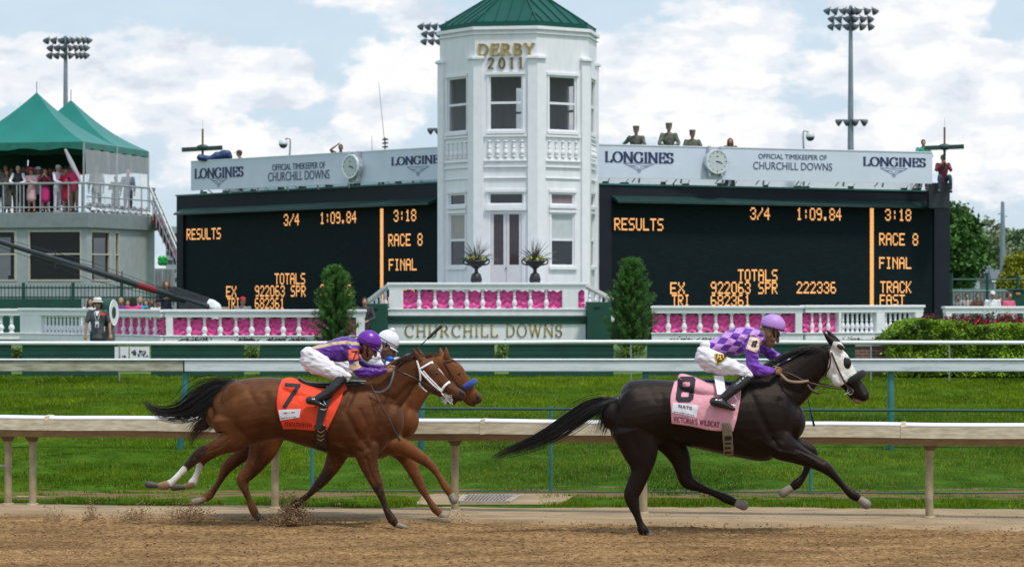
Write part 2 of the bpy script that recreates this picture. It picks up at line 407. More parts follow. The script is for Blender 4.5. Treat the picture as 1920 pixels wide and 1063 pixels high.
SIGNW = M('sponsor_board_white', (.60,.66,.78), .5, .04, 1.5)
STEEL = M('galvanised_steel', (.38,.40,.42), .4, .15, 8, metal=.6)
DARKM = M('dark_metal', (.02,.024,.03), .4, .2, 6)
GLASSD = M('dark_glass', (.012,.016,.02), .06, .2, 3, spec=.8)
CONC = M('painted_concrete', (.20,.235,.25), .8, .1, 4, bump=.15, bscale=18)
CONC2 = M('pale_render', (.33,.365,.385), .8, .08, 3, bump=.1)
TENT = M('green_tent_vinyl', (.001,.175,.148), .40, .08, 1.2, bump=.1, bscale=3)
TAN = M('tan_rail', (.50,.43,.29), .5, .18, 7, col2=(.66,.585,.43), bump=.15, stretch=(.6,5,5), detail=9)
def glass_clear(name, tint, a, rough=.03):
    m = bpy.data.materials.new(name); m.use_nodes = True; b = m.node_tree.nodes['Principled BSDF']
    b.inputs['Base Color'].default_value = (*tint, 1); b.inputs['Roughness'].default_value = rough; b.inputs['Alpha'].default_value = a
    return m
GLASS = glass_clear('window_glass', (.02,.025,.03), .16)
PLASTIC = glass_clear('clear_plastic', (.75,.78,.84), .42, .15)

# ------------------------------------------------------------------ ground
GR = M('bare_ground', (.16,.13,.08), .95, .2, 2)
mb = MB(); ys = [-60, 10, 31.5, 63, 68, 72, 74, 90, 200, 600, 3000]
mb.sheet([[(x, y, ground(0, y) - .05) for x in (-2500, -60, 60, 2500)] for y in ys])
tag(mb.build('ground', GR), kind='structure')

DIRT = bpy.data.materials.new('harrowed_dirt'); DIRT.use_nodes = True; t = DIRT.node_tree; b = t.nodes['Principled BSDF']; b.inputs['Roughness'].default_value = .95
b.inputs['Specular IOR Level'].default_value = 0
def node(t, ty, **k):
    n = t.nodes.new(ty)
    for a, v in k.items(): setattr(n, a, v)
    return n
tcn = node(t, 'ShaderNodeTexCoord')
def tnoise(t, src, sc, det, st=(1,1,1), ro=.6):
    mp = node(t, 'ShaderNodeMapping'); t.links.new(src, mp.inputs[0]); mp.inputs['Scale'].default_value = st
    n = node(t, 'ShaderNodeTexNoise'); t.links.new(mp.outputs[0], n.inputs['Vector']); n.inputs['Scale'].default_value = sc; n.inputs['Detail'].default_value = det; n.inputs['Roughness'].default_value = ro
    return n.outputs[0]
def tramp(t, src, stops):
    r = node(t, 'ShaderNodeValToRGB'); t.links.new(src, r.inputs[0]); e = r.color_ramp.elements
    while len(e) < len(stops): e.new(.5)
    for q, (p, c) in zip(e, stops): q.position = p; q.color = (*c, 1)
    return r.outputs[0]
n1 = tnoise(t, tcn.outputs['Object'], 16, 9, (1,.8,1), .72); n2 = tnoise(t, tcn.outputs['Object'], 1.1, 6, (.7,1.6,1))
c1 = tramp(t, n1, [(.34,(.075,.038,.015)), (.47,(.265,.158,.075)), (.66,(.43,.290,.155))]); c2 = tramp(t, n2, [(.38,(.66,.64,.62)), (.62,(1.12,1.10,1.06))])
mx = node(t, 'ShaderNodeMix', data_type='RGBA', blend_type='MULTIPLY'); mx.inputs['Factor'].default_value = 1
t.links.new(c1, mx.inputs['A']); t.links.new(c2, mx.inputs['B']); t.links.new(mx.outputs['Result'], b.inputs['Base Color'])
bp = node(t, 'ShaderNodeBump'); bp.inputs['Strength'].default_value = .8; bp.inputs['Distance'].default_value = .03
n3 = tnoise(t, tcn.outputs['Object'], 30, 6, (1,1,1), .7); t.links.new(n3, bp.inputs['Height']); t.links.new(bp.outputs[0], b.inputs['Normal'])

def numpy_sheet(name, x, y, z, mat):
    ny, nx = x.shape; me = bpy.data.meshes.new(name)
    idx = np.arange(ny*nx).reshape(ny, nx); q = np.stack([idx[:-1,:-1], idx[:-1,1:], idx[1:,1:], idx[1:,:-1]], -1).reshape(-1, 4)
    me.vertices.add(ny*nx); me.vertices.foreach_set('co', np.stack([x, y, z], -1).ravel())
    me.loops.add(q.size); me.loops.foreach_set('vertex_index', q.ravel()); me.polygons.add(len(q))
    me.polygons.foreach_set('loop_start', np.arange(0, q.size, 4)); me.polygons.foreach_set('use_smooth', np.ones(len(q), bool)); me.update(calc_edges=True)
    me.materials.append(mat); o = bpy.data.objects.new(name, me); COL.objects.link(o); return o
rng = np.random.default_rng(3)
def vnoise(x, y, seed):
    r = np.random.default_rng(seed); T_ = r.random((256, 256)); xi = np.floor(x).astype(int); yi = np.floor(y).astype(int); fx = x-xi; fy = y-yi
    fx = fx*fx*(3-2*fx); fy = fy*fy*(3-2*fy); a = T_[yi % 256, xi % 256]; b_ = T_[yi % 256, (xi+1) % 256]; c = T_[(yi+1) % 256, xi % 256]; d = T_[(yi+1) % 256, (xi+1) % 256]
    return (a*(1-fx)+b_*fx)*(1-fy) + (c*(1-fx)+d*fx)*fy - .5
RAIL_A, RAIL_B = Vector((-5.4, 30.1)), Vector((4.45, 28.4))
def rail_y(x): return 30.1 - .1726*(x + 5.4)
X, Y = np.meshgrid(np.arange(-9.5, 9.5, .03), np.arange(21.5, 29.3, .02))
Z = .022*vnoise(X*2.2, Y*3, 1) + .016*vnoise(X*7, Y*9, 2) + .012*vnoise(X*19, Y*21, 3) + .009*vnoise(X*33, Y*40, 4)
Z = Z - .03*np.clip((Y - (rail_y(X)-1.5))/.3, 0, 1)
tag(numpy_sheet('dirt_track', X, Y, Z, DIRT), kind='structure')
mb = MB(); mb.sheet([[(x, y, -.03) for x in (-300, -9.4, 9.4, 300)] for y in (-20, 21.6)]); mb.sheet([[(x, y, -.035) for x in (-300, -9.45)] for y in (21.6, 30.2)]); mb.sheet([[(x, y, -.035) for x in (9.45, 300)] for y in (21.6, 28.2)])
tag(mb.build('dirt_track_beyond', DIRT), kind='structure')
# sandy concrete kerb under the rail
KERB = M('sandy_kerb', (.30,.21,.12), .9, .3, 4, bump=.6, bscale=25, stretch=(.4,1,1), detail=8)
xs = np.arange(-12, 12, .08); rows = []
for k, off in enumerate((-1.02, -.98, -.5, .1, .7, 1.3)):
    rows.append([(x, rail_y(x) + off + .05*float(vnoise(np.array(x*1.5), np.array(k*3.), 9)), (-.04 if k == 0 else .012) + .01*float(vnoise(np.array(x*4), np.array(off*5), 5))) for x in xs])
mb = MB(); mb.sheet(rows); tag(mb.build('kerb', KERB, smooth=True), kind='structure')

# turf: soil-and-thatch sheet plus blades
TURF = bpy.data.materials.new('turf'); TURF.use_nodes = True; t = TURF.node_tree; b = t.nodes['Principled BSDF']; b.inputs['Roughness'].default_value = 1; b.inputs['Specular IOR Level'].default_value = 0
tcn = node(t, 'ShaderNodeTexCoord'); n1 = tnoise(t, tcn.outputs['Object'], 2.2, 8, (1,.45,1), .65)
c1 = tramp(t, n1, [(.3,(.022,.055,.006)), (.5,(.045,.10,.010)), (.7,(.08,.15,.02))])
n2 = tnoise(t, tcn.outputs['Object'], 1.1, 5, (1,3,1), .6); sp = node(t, 'ShaderNodeSeparateXYZ'); t.links.new(tcn.outputs['Object'], sp.inputs[0])
def tm(t, op, a, b_, clamp=False):
    n = node(t, 'ShaderNodeMath', operation=op, use_clamp=clamp)
    for i, v in enumerate((a, b_)):
        if hasattr(v, 'is_linked'): t.links.new(v, n.inputs[i])
        else: n.inputs[i].default_value = v
    return n.outputs[0]
d = tm(t, 'ABSOLUTE', tm(t, 'SUBTRACT', sp.outputs[1], 31.6), 0); d = tm(t, 'SUBTRACT', 1, tm(t, 'DIVIDE', d, 1.0)); d = tm(t, 'ADD', tm(t, 'MULTIPLY', d, .5), tm(t, 'MULTIPLY', tm(t, 'SUBTRACT', n2, .5), 2.2))
wear = tramp(t, d, [(.22,(0,0,0)), (.36,(1,1,1))])
mx = node(t, 'ShaderNodeMix', data_type='RGBA'); t.links.new(wear, mx.inputs['Factor']); t.links.new(c1, mx.inputs['A']); mx.inputs['B'].default_value = (.17,.12,.065,1)
t.links.new(mx.outputs['Result'], b.inputs['Base Color'])
def grass_edge(x): return np.maximum(29.75 - .02*x, rail_y(x) + .25) + .25*vnoise(x*1.3, x*0+4, 21) + .12*vnoise(x*5, x*0+9, 22)
X, K = np.meshgrid(np.linspace(-20, 20, 260), np.linspace(0, 1, 60))
Y = grass_edge(X) + (63.2 - grass_edge(X))*K**1.6
gz = np.vectorize(lambda y: ground(0, y))(Y); Z = gz + .015 + .05*vnoise(X*.9, Y*.4, 31) * np.clip((Y-30)/4, 0, 1) - .06*(K < .001)
tag(numpy_sheet('turf', X, Y, Z, TURF), kind='structure')
mb = MB(); mb.sheet([[(x, y, ground(0, y) + .02) for x in (-200, -19.9)] for y in (30, 63)]); mb.sheet([[(x, y, ground(0, y) + .02) for x in (19.9, 200)] for y in (30, 63)])
mb.sheet([[(x, y, ground(0, y) - .01) for x in (-200, -20, 20, 200)] for y in (63, 65, 68, 72, 74, 110, 260)])
tag(mb.build('lawn', M('far_lawn', (.07,.14,.03), .9, .25, .6)), kind='structure')

GRASSM = M('grass_blades', (1,1,1), .85, .12, 3, attr=True, spec=0.0)
def blade_field(name, px, py, pz, h, w, colr, mat, lean=.5, seed=5):
    r = np.random.default_rng(seed); n = len(px); a = r.random(n)*2*math.pi; la = r.random(n)*2*math.pi; ll = r.random(n)*lean*h
    v = np.zeros((n, 3, 3)); dx = np.cos(a)*w/2; dy = np.sin(a)*w/2
    v[:,0] = np.stack([px-dx, py-dy, pz], 1); v[:,1] = np.stack([px+dx, py+dy, pz], 1); v[:,2] = np.stack([px+np.cos(la)*ll, py+np.sin(la)*ll, pz+h], 1)
    me = bpy.data.meshes.new(name); me.vertices.add(3*n); me.vertices.foreach_set('co', v.ravel()); me.loops.add(3*n); me.loops.foreach_set('vertex_index', np.arange(3*n))
    me.polygons.add(n); me.polygons.foreach_set('loop_start', np.arange(0, 3*n, 3)); me.update(calc_edges=True)
    c = np.ones((3*n, 4)); c[:, :3] = np.repeat(colr, 3, 0); at = me.color_attributes.new('Col', 'FLOAT_COLOR', 'POINT'); at.data.foreach_set('color', c.ravel())
    me.materials.append(mat); o = bpy.data.objects.new(name, me); COL.objects.link(o); return o
def rand_turf(n, seed):
    r = np.random.default_rng(seed); y = 29.2 + (63 - 29.2)*r.random(n)**1.35; x = (r.random(n)*2-1)*(.205*y + 1.0)
    keep = y > grass_edge(x)
    wearm = .5*(1-np.abs(y-31.6)) + (vnoise(x*1.6, y*3.2, 41)+.5*vnoise(x*4, y*7, 42))*1.3
    keep &= ~((wearm > .18) & (r.random(n) < .93))
    dr = P(905, 942, 30.6); keep &= ~((np.abs(x - dr.x) < .62 + .2*r.random(n)) & (y < 31.4))
    return x[keep], y[keep], r
gx, gy, r = rand_turf(430000, 11); n = len(gx)
gzv = np.interp(gy, [29, 31.5, 63], [0, 0, .45]) + .01
pat = vnoise(gx*.8, gy*.35, 51) + .6*vnoise(gx*2.6, gy*1.2, 52) + .5*vnoise(gx*.25, gy*.9, 53); pat = np.clip(.5 + pat*.75, 0, 1)
q = r.random(n)[:, None]; base = np.array([.044,.090,.004])*(1-pat[:, None]) + np.array([.180,.262,.014])*pat[:, None]
colr = base*(.65 + .7*q); dry = r.random(n) < .05; colr[dry] = np.array([.26,.24,.09])
tuft = np.clip(vnoise(gx*6, gy*6, 54)+.6, .2, 1.2)
gh = (.035 + .04*r.random(n))*tuft + .012*(gy > 40); edge = np.clip((grass_edge(gx) + .8 - gy)/.8, 0, 1); gh = gh*(1 + .5*edge)
tag(blade_field('grass', gx, gy, gzv, gh, .009 + .00035*(gy-29), colr, GRASSM), 'fine green turf grass between the racing rails', 'grass', kind='stuff')

# loose clods on the track
CLOD = M('dirt_clod', (.20,.115,.055), .95, .25, 12, col2=(.36,.23,.12))
def clods(n, fx, seed, rr):
    r = random.Random(seed); mbx = MB()
    for _ in range(n):
        x, y, z = fx(r); s = rr[0] + (rr[1]-rr[0])*r.random()**3
        vs = [Vector(v)*s*(.7+.6*r.random()) + Vector((x, y, z)) for v in ((1,0,0),(-1,0,0),(0,1,0),(0,-1,0),(0,0,.8),(0,0,-.8))]
        mbx.add(vs, [(0,2,4),(2,1,4),(1,3,4),(3,0,4),(2,0,5),(1,2,5),(3,1,5),(0,3,5)])
    return mbx
tag(clods(14000, lambda r: (r.uniform(-7, 7), 22 + 7*r.random(), .01), 2, (.003, .015)).build('dirt_clods', CLOD), 'loose crumbs of brown dirt lying on the harrowed track', 'dirt', kind='stuff')

# ------------------------------------------------------------------ near rail of the dirt track
def lerp(a, b, k): return a + (b-a)*k
rt = root('track_rail', 'low cream safety rail with white cap along the dirt track', 'rail', (0, 29.2, 0))
def rp(px):          # on the rail line below a photo column
    k = (px-CX)/F; y = (30.1 - .1726*5.4) / (1 + .1726*k); return Vector((k*y, y, 0))
TOPZ = .985
prof = [(-.16,-.10),(-.175,-.03),(-.15,.005),(-.08,.022),(.02,.02),(.08,-.005),(.085,-.06),(.02,-.10)]
capp = MB(); face = MB(); und = MB()
pa, pb = rp(-120), rp(2040); dirr = (pb-pa).normalized(); nor = Vector((dirr.y, -dirr.x, 0)); nor = -nor if nor.y > 0 else nor
def sweep(mbx, prof2, a, b, closed=True, n=24):
    rings = []
    for i in range(n+1):
        c = a + (b-a)*(i/n); wob = .004*math.sin(i*1.7)
        rings.append([c + nor*(-o) + Vector((0, 0, TOPZ + z + wob)) for o, z in prof2])
    k = len(prof2); vs = [v for r_ in rings for v in r_]
    mbx.add(vs, [(j*k+i, j*k+(i+1) % k, (j+1)*k+(i+1) % k, (j+1)*k+i) for j in range(n) for i in range(k)] + [tuple(range(k)), tuple(range(n*k, n*k+k))])
sweep(capp, [(-.145,.0),(-.135,.03),(-.07,.045),(.03,.04),(.07,.015),(.06,.0)], pa, pb)
sweep(face, [(-.15,-.002),(.075,-.002),(.085,-.09),(-.13,-.120),(-.160,-.118)], pa, pb)
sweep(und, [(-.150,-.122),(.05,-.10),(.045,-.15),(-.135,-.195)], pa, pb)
capp.build('rail_cap', WHITE2, rt, smooth=True); face.build('rail_face', TAN, rt)
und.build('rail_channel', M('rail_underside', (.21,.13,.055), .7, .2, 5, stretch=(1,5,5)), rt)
POSTM = M('cream_post', (.36,.28,.16), .6, .25, 7, bump=.2, col2=(.46,.38,.24))
for px in (-75, 14, 60, 515, 853, 1207, 1744):
    p = rp(px); m1 = MB(); w = .035
    m1.tube([(p.x, p.y+.05, .0, .043), (p.x, p.y+.05, .5, .042), (p.x, p.y+.05, .70, .043), (p.x, p.y+.04, .80, .044)], n=10, sub=3)
    m1.box(p.x-.055, p.x+.055, p.y-.02, p.y+.12, -.03, .03)
    po = m1.build('post', POSTM, rt, smooth=True, bevel=0)
    m2 = MB(); m2.add([(p.x-.085,p.y-.05,.80),(p.x+.085,p.y-.05,.80),(p.x+.045,p.y-.0,.73),(p.x-.045,p.y-.0,.73),(p.x-.085,p.y+.08,.83),(p.x+.085,p.y+.08,.83),(p.x+.045,p.y+.1,.73),(p.x-.045,p.y+.1,.73)],
                      [(0,1,2,3),(7,6,5,4),(0,4,5,1),(1,5,6,2),(2,6,7,3),(3,7,4,0)]); m2.build('bracket', M('rust_bracket', (.12,.085,.05), .7, .3, 10), po)
for px in (92, 440, 905, 1330, 1690):
    p0 = rp(px); m = MB(); sweep(m, [(-.158,.0),(-.14,.036),(-.07,.051),(.03,.045),(.075,.018),(.09,-.09),(-.13,-.124),(-.166,-.121)], p0, p0 + dirr*.05, n=1); m.build('joint_sleeve', TAN, rt)
p = rp(-30); m = MB(); m.cyl((p.x-.3, p.y+.06, .45), (rp(14).x, rp(14).y+.06, .45), .012); m.build('tie_rod', STEEL, rt)

# green wire fence just beyond
wf = root('wire_fence', 'thin dark green wire fence standing in the turf behind the track rail', 'fence', (1.5, 32, 0))
m = MB(); m.cyl(P(585,765,32), (8.2, 31.2, 1.02), .017, n=8); m.cyl(P(585,928,31.9)+Vector((0,0,.05)), (8.2, 31.2, .06), .008, n=6); m.build('top_wire', M('green_wire', (.01,.07,.06), .4, .1), wf)
for px, D in ((585,32.1),(1033,31.9),(1520,31.6)):
    p = P(px, 925, D); m = MB(); m.cyl((p.x, p.y, -.02), (p.x, p.y, 1.03), .022, n=10); m.cyl((p.x, p.y, 1.03), (p.x, p.y, 1.05), .028, n=10); m.build('fence_post', TEAL, wf)
m = MB(); k = 0; x = P(585,0,32).x
while x < 8.2:
    y0 = 32.1 - (x+2.4)*.085
    for s_ in (-1, 1):
        x1 = x + s_*.95
        if -2.4 < x1 < 8.2: m.cyl((x, y0, .05), (x1, 32.1-(x1+2.4)*.085, 1.0), .0013, n=3, cap=False)
    x += .075
m.build('wire_mesh', M('thin_green_mesh', (.015,.07,.05), .5, .1), wf)

# second rail, white box beam on teal posts
W2 = bpy.data.materials.new('weathered_white_rail'); W2.use_nodes = True; t = W2.node_tree; b = t.nodes['Principled BSDF']; b.inputs['Roughness'].default_value = .55
tcn = node(t, 'ShaderNodeTexCoord'); a1 = tnoise(t, tcn.outputs['Object'], 3, 8, (.5,4,4), .7); c1 = tramp(t, a1, [(.30,(.42,.44,.46)), (.48,(.66,.69,.73)), (.7,(.76,.78,.82))]); t.links.new(c1, b.inputs['Base Color'])
W3 = M('stained_rail_face', (.34,.31,.20), .7, .25, 6, col2=(.52,.50,.40), stretch=(.7,3,3), bump=.1)
r2 = root('turf_rail', 'thick white box rail on teal posts across the turf', 'rail', (0, 38.8, .1))
def P2(px, z): k = (px-CX)/F; return Vector((k*38.8, 38.8, z))
xa, xj, xb = P2(-150,0).x, P2(345,0).x, P2(2080,0).x
m = MB(); m.box(xj+.01, xb, 38.74, 38.86, 1.262, 1.42); m.build('rail_beam', W2, r2, bevel=.015)
m = MB(); m.box(xa, xj-.01, 38.74, 38.86, 1.262, 1.42); m.build('rail_beam', W3, r2, bevel=.015)
m = MB(); m.box(xa, xb, 38.72, 38.88, 1.425, 1.45); m.build('rail_cap', WHITE2, r2, bevel=.008)
for px, ln in ((-95,0),(349,-.1),(790,0),(1211,0),(1671,0)):
    p = P2(px, 0); m = MB(); m.tube([(p.x+ln, 38.84, .07, .05), (p.x, 38.84, 1.26, .05)], n=10, sub=1); m.build('post', TEAL, r2, smooth=True)
# thin third rail
r3 = root('pipe_rail', 'slim white pipe rail on grey posts in front of the green boards', 'rail', (0, 60, .4))
def P3(px, py, D=60.): return P(px, py, D)
m = MB(); m.tube([(*P3(-150,643),.045),(*P3(500,643.5),.045),(*P3(960,642),.045),(*P3(1200,641),.045),(*P3(2080,643),.045)], n=10, sub=6, ref=(0,1,0)); m.build('pipe', WHITE2, r3, smooth=True)
for px in (224, 742, 1183, 1633, 1780): p = P3(px, 645); m = MB(); m.cyl((p.x, 60, .40), (p.x, 60, p.z), .016); m.build('post', STEEL, r3)

# dark green board barriers
bars = [(-190, 22, 'leftmost dark green board barrier, cut by the picture edge'), (43, 222, 'dark green board barrier in front of the man in the grey shirt'),
        (284, 458, 'dark green board barrier below the left pink balustrade'), (488, 720, 'dark green board barrier behind the purple jockey'),
        (735, 927, 'dark green board barrier under the gold sign, left part'), (954, 1150, 'dark green board barrier under the gold sign, right part'),
        (1213, 1402, 'dark green board barrier behind the back of the checkered jockey'), (1409, 1602, 'dark green board barrier behind the head and neck of the black horse')]
for i, (a, b_, lab) in enumerate(bars):
    x0, x1 = P(a, 0, 62.5).x, P(b_, 0, 62.5).x; c = ((x0+x1)/2, 62.5, .44)
    o = root('board_barrier', lab, 'barrier', c, group='dark green board barriers along the turf')
    m = MB(); m.box(x0, x1, 62.4, 62.46, .47, 1.19)
    for k in range(6): zz = .47 + k*.12; m.box(x0+.01, x1-.01, 62.385, 62.4, zz+.006, zz+.114)
    m.build('board', GREEN, o)
    m = MB(); m.box(x0-.02, x1+.02, 62.36, 62.5, 1.193, 1.225); m.build('top_strip', GREEN, o)
    for xx in (x0+.1, (x0+x1)/2, x1-.1): m = MB(); m.box(xx-.03, xx+.03, 62.463, 62.53, .40, 1.15); m.build('stake', GREEN, o)

# two small picture banners on the pipe rail
for a, b_, lab, nn in ((215, 241, 'plain white banner with a small dark horizon strip', 0), (243, 280, 'white banner printed with a grey crowd of horses', 1)):
    A, B_ = P(a, 650, 61), P(b_, 672, 61); m = MB(); m.box(A.x, B_.x, 61.0, 61.02, B_.z, A.z)
    o = m.build('banner', WHITE, at=((A.x+B_.x)/2, 61, B_.z)); tag(o, lab, 'banner', 'small white banners on the pipe rail')
    m = MB(); r = random.Random(nn)
    for k in range(8 + 26*nn):
        xx = r.uniform(A.x+.03, B_.x-.05); zz = B_.z + (.02+.02*r.random() if not nn else .04 + .12*r.random()); s = .02+.03*r.random()
        m.add([(xx, 60.994, zz), (xx+s, 60.994, zz-.01), (xx+s*.8, 60.994, zz+s*.7), (xx+.2*s, 60.994, zz+s)], [(0,1,2,3)])
    m.build('print', M('banner_ink', (.10,.10,.13), .7), o)

# ------------------------------------------------------------------ balustrades
def bal_prof(h, r=.062):
    return [(r*1.0,0),(r*1.0,.07*h),(r*.55,.09*h),(r*.75,.13*h),(r*1.25,.26*h),(r*1.2,.34*h),(r*.62,.50*h),(r*.5,.56*h),(r*.8,.575*h),(r*.8,.61*h),(r*.5,.63*h),(r*.72,.74*h),(r*.62,.84*h),(r*.45,.90*h),(r*1.0,.93*h),(r*1.0,h)]
def balustrade(label, pl, u0, u1, z0, z1, posts, bays, base_h=.2, rail_h=.20, group='white balustrades in front of the scoreboards', wd=.22, rad=.062, base=True, loc=None):
    """posts: list of (ua, ub); bays: list of (ua, ub, n_balusters, cloth?)"""
    p = pl.w((u0+u1)/2, z0); o = root('balustrade', label, 'balustrade', p, group=group)
    m = MB(); pl.box(m, u0-.03, u1+.03, -wd/2-.04, wd/2+.04, z1-.07, z1); pl.box(m, u0, u1, -wd/2, wd/2, z1-rail_h, z1-.073); m.build('top_rail', WHITE2, o, bevel=.012)
    m = MB(); pl.box(m, u0, u1, -wd/2, wd/2, z0, z0+base_h-.035); pl.box(m, u0-.02, u1+.02, -wd/2-.03, wd/2+.03, z0+base_h-.033, z0+base_h); m.build('plinth', WHITE, o, bevel=.01)
    for a, b_ in posts:
        m = MB(); pl.box(m, a, b_, -wd/2+.003, wd/2-.003, z0+base_h+.002, z1-rail_h-.002); m.build('pier', WHITE, o, bevel=.008)
    zb, zt = z0+base_h+.002, z1-rail_h-.002
    for (a, b_, n_, cloth) in bays:
        for k in range(n_):
            u = a + (b_-a)*(k+.5)/n_ if not cloth else a + (b_-a)*(k+1)/(n_+1)
            q = Vector(pl.w(u, zb)); m = MB(); m.lathe(bal_prof(zt-zb, rad), (0,0,0), n=10)
            bo = m.build('baluster', WHITE2, o, smooth=True, world=False); bo.location = q - Vector(p)
        if cloth:
            g = []; nx = int((b_-a)/.03)+2; r = random.Random(int(a*100))
            for i in range(17):
                i = i/2; row = []
                for j in range(nx):
                    u = a + (b_-a)*j/(nx-1); z = zt - .035 - (zt-zb-.05)*i/8
                    wv = .034*math.sin(i*2.3 + u*7 + 1.6*math.sin(u*19)) + .020*math.sin(u*41 + i*1.3)
                    row.append(pl.w(u, z + .012*math.sin(u*14) + (.022*math.sin(u*31) if i in (0, 8) else 0), -.05 + wv))
                g.append(row)
            m = MB(); m.sheet(g); m.build('pink_cloth', PINK, o, smooth=True)
    return o
plA = Plane(310, 68, 685, 68.0)
balustrade('long white balustrade draped in pink left of the tower, behind the purple jockey', plA, 0, plA.L, 1.13, 1.99, [(.03,.2),(plA.u(668),plA.L-.02)],
           [(.2, plA.u(590), 8, True), (plA.u(590), plA.u(666), 2, True)])
plB = Plane(214, 69.9, 309, 68.0)
balustrade('short angled white balustrade draped in pink beside the green drum', plB, 0, plB.L-.02, 1.13, 1.985, [(.0,.1)], [(.1, plB.L-.06, 5, True)])
plC = Plane(42, 72.5, 205, 70.0)
balustrade('white balustrade without cloth behind the man in the grey shirt', plC, 0, plC.L, 1.13, 2.0, [(.03,.95),(plC.L-.35,plC.L-.03)], [(.95, plC.L-.35, 15, False)], rad=.05)
plD = Plane(-60, 78, 38, 78)
balustrade('low white balustrade piece at the far left edge of the picture', plD, 0, plD.L, 1.05, 1.95, [(.02,.15)], [(.2, plD.L-.1, 4, False)], rad=.075)
plE = Plane(1222, 70, 1505, 70.0)
balustrade('long white balustrade draped in pink right of the tower, behind the checkered jockey', plE, 0, plE.L, 1.17, 2.075, [(plE.L-.2,plE.L-.02)], [(0.02, plE.L-.2, 8, True)])
plF = Plane(1506, 70, 1728, 71.5)
balustrade('white balustrade with its pink cloth ending, left of the hedge', plF, .01, plF.L, 1.17, 2.09, [(plF.u(1569),plF.u(1574)),(plF.u(1640),plF.u(1655)),(plF.u(1712),plF.L-.02)],
           [(.02, plF.u(1568), 3, True), (plF.u(1576), plF.u(1638), 7, False), (plF.u(1656), plF.u(1710), 6, False)], rad=.05)
plG = Plane(1770, 76, 2060, 77)
balustrade('white balustrade behind the red roses at the right edge', plG, 0, plG.L, 1.05, 2.03, [(.02,.2)], [(.25, plG.L-.1, 13, False)], rad=.06)

# ------------------------------------------------------------------ deck in front of the tower
plS = Plane(728, 76, 1098, 76.0)
dk = root('deck', 'raised white deck wall with green band and gold lettering below the tower', 'deck', P(913, 550, 78) - Vector((0,0,1.35)))
m = MB(); plS.box(m, 0, plS.L, -9.5, 0, .50, 1.53); m.build('wall', WHITE, dk)
m = MB(); plS.box(m, -.02, plS.L+.02, -9.5, .045, 1.535, 1.70); m.build('green_band', GREEN, dk, bevel=.01)
m = MB(); plS.box(m, 0, plS.L, -9.5, 0, 1.703, 1.755); m.build('floor', CONC, dk)
m = MB(); plS.text(m, 'CHURCHILL', 759, 933, 631, 609.5, .003, .02, .12, .055, space=.16); plS.text(m, 'DOWNS', 948, 1054, 631, 608.5, .003, .02, .12, .055, space=.14); m.build('lettering', GOLD, dk)
balustrade('white deck balustrade with pink cloth in front of the tower door', Plane(728,76,1098,76), .0, plS.L, 1.762, 2.705, [(.03, plS.u(756)), (plS.u(1054), plS.u(1084))], [(plS.u(756), plS.u(1054), 9, True), (plS.u(1084), plS.L-.03, 0, True)], base_h=.2, rail_h=.2)
for (a, b_, top, lab) in ((685,726,569,'dark green board box left of the white deck'), (1101,1146,566,'dark green board box right of the white deck')):
    A, B_ = P(a, top, 75.5), P(b_, 640, 75.5); m = MB(); m.box(A.x, B_.x, 75.5, 77.5, B_.z-.3, A.z)
    o = m.build('green_box', GREEN, at=((A.x+B_.x)/2, 76, B_.z), bevel=.02); tag(o, lab, 'box', 'green boxes flanking the deck')
    m = MB(); m.box(A.x+.2, A.x+.36, 75.47, 75.497, A.z-.16, A.z-.13); m.box(A.x+.2, A.x+.36, 75.47, 75.497, B_.z-.0, B_.z+.03); m.build('slot', DARKM, o)
def stair_rail(label, a, b_, up):
    o = root('stair_rail', label, 'handrail', (a+b_)/2 - Vector((0,0,1)), group='white stair rails beside the deck'); m = MB(); m.beam(a, b_, .14, .11); m.build('handrail', WHITE2, o, bevel=.01)
    m = MB(); m.beam(a-Vector((0,0,.62)), b_-Vector((0,0,.62)), .16, .16); m.build('stringer', WHITE, o)
    for k in range(1, 5):
        p = a + (b_-a)*(k/5); m = MB(); m.lathe(bal_prof(.6), (p.x, p.y, p.z-.62), n=8); m.build('baluster', WHITE2, o, smooth=True)
stair_rail('white stair rail running down behind the right green box', P(1094,534,76.4), P(1147,561,80.5), 0)
stair_rail('white stair rail running down behind the left green box', P(731,534,76.4), P(690,566,79.5), 0)

# ------------------------------------------------------------------ tower
TW = root('tower', 'white octagonal judges tower with green metal roof and gold DERBY 2011 lettering', 'tower', (.21, 83.0, 1.755), R(-9.9))
S8 = math.tan(R(22.5)); AP = 2.31; CD = 83.0 - AP*math.cos(R(9.9))
def tz(py): return H - (py-HZ)*CD/F - 1.755        # height above the deck on the front face
def fr(k, x, d, z):                                  # face k: x along the face, d outwards from the axis
    a = R(45*k); return (x*math.cos(a) + d*math.sin(a), x*math.sin(a) - d*math.cos(a), z)
class TB(MB):
    def fb(s, k, x0, x1, d0, d1, z0, z1): return s.box(x0, x1, d0, d1, z0, z1, tr=lambda v: fr(k, v[0], v[1], v[2]))
    def ring(s, d0, d1, z0, z1):
        po = [fr(k, -d1*S8, d1, 0)[:2] for k in range(8)]; pi_ = [fr(k, -d0*S8, d0, 0)[:2] for k in range(8)]
        vs = [(*p, z) for z in (z0, z1) for p in pi_ + po]; f = []
        for i in range(8):
            j = (i+1) % 8; f += [(i, j, j+8, i+8), (i+16, i+24, j+24, j+16), (i+8, j+8, j+24, i+24), (j, i, i+16, j+16)]
        return s.add(vs, f)
HW = AP*S8; TOP = tz(50)
w0, w1 = -.52, .52                       # opening half width
zs_up = (tz(245), tz(141)); zs_tr = (tz(384), tz(361)); zs_lo = (tz(499), tz(399))
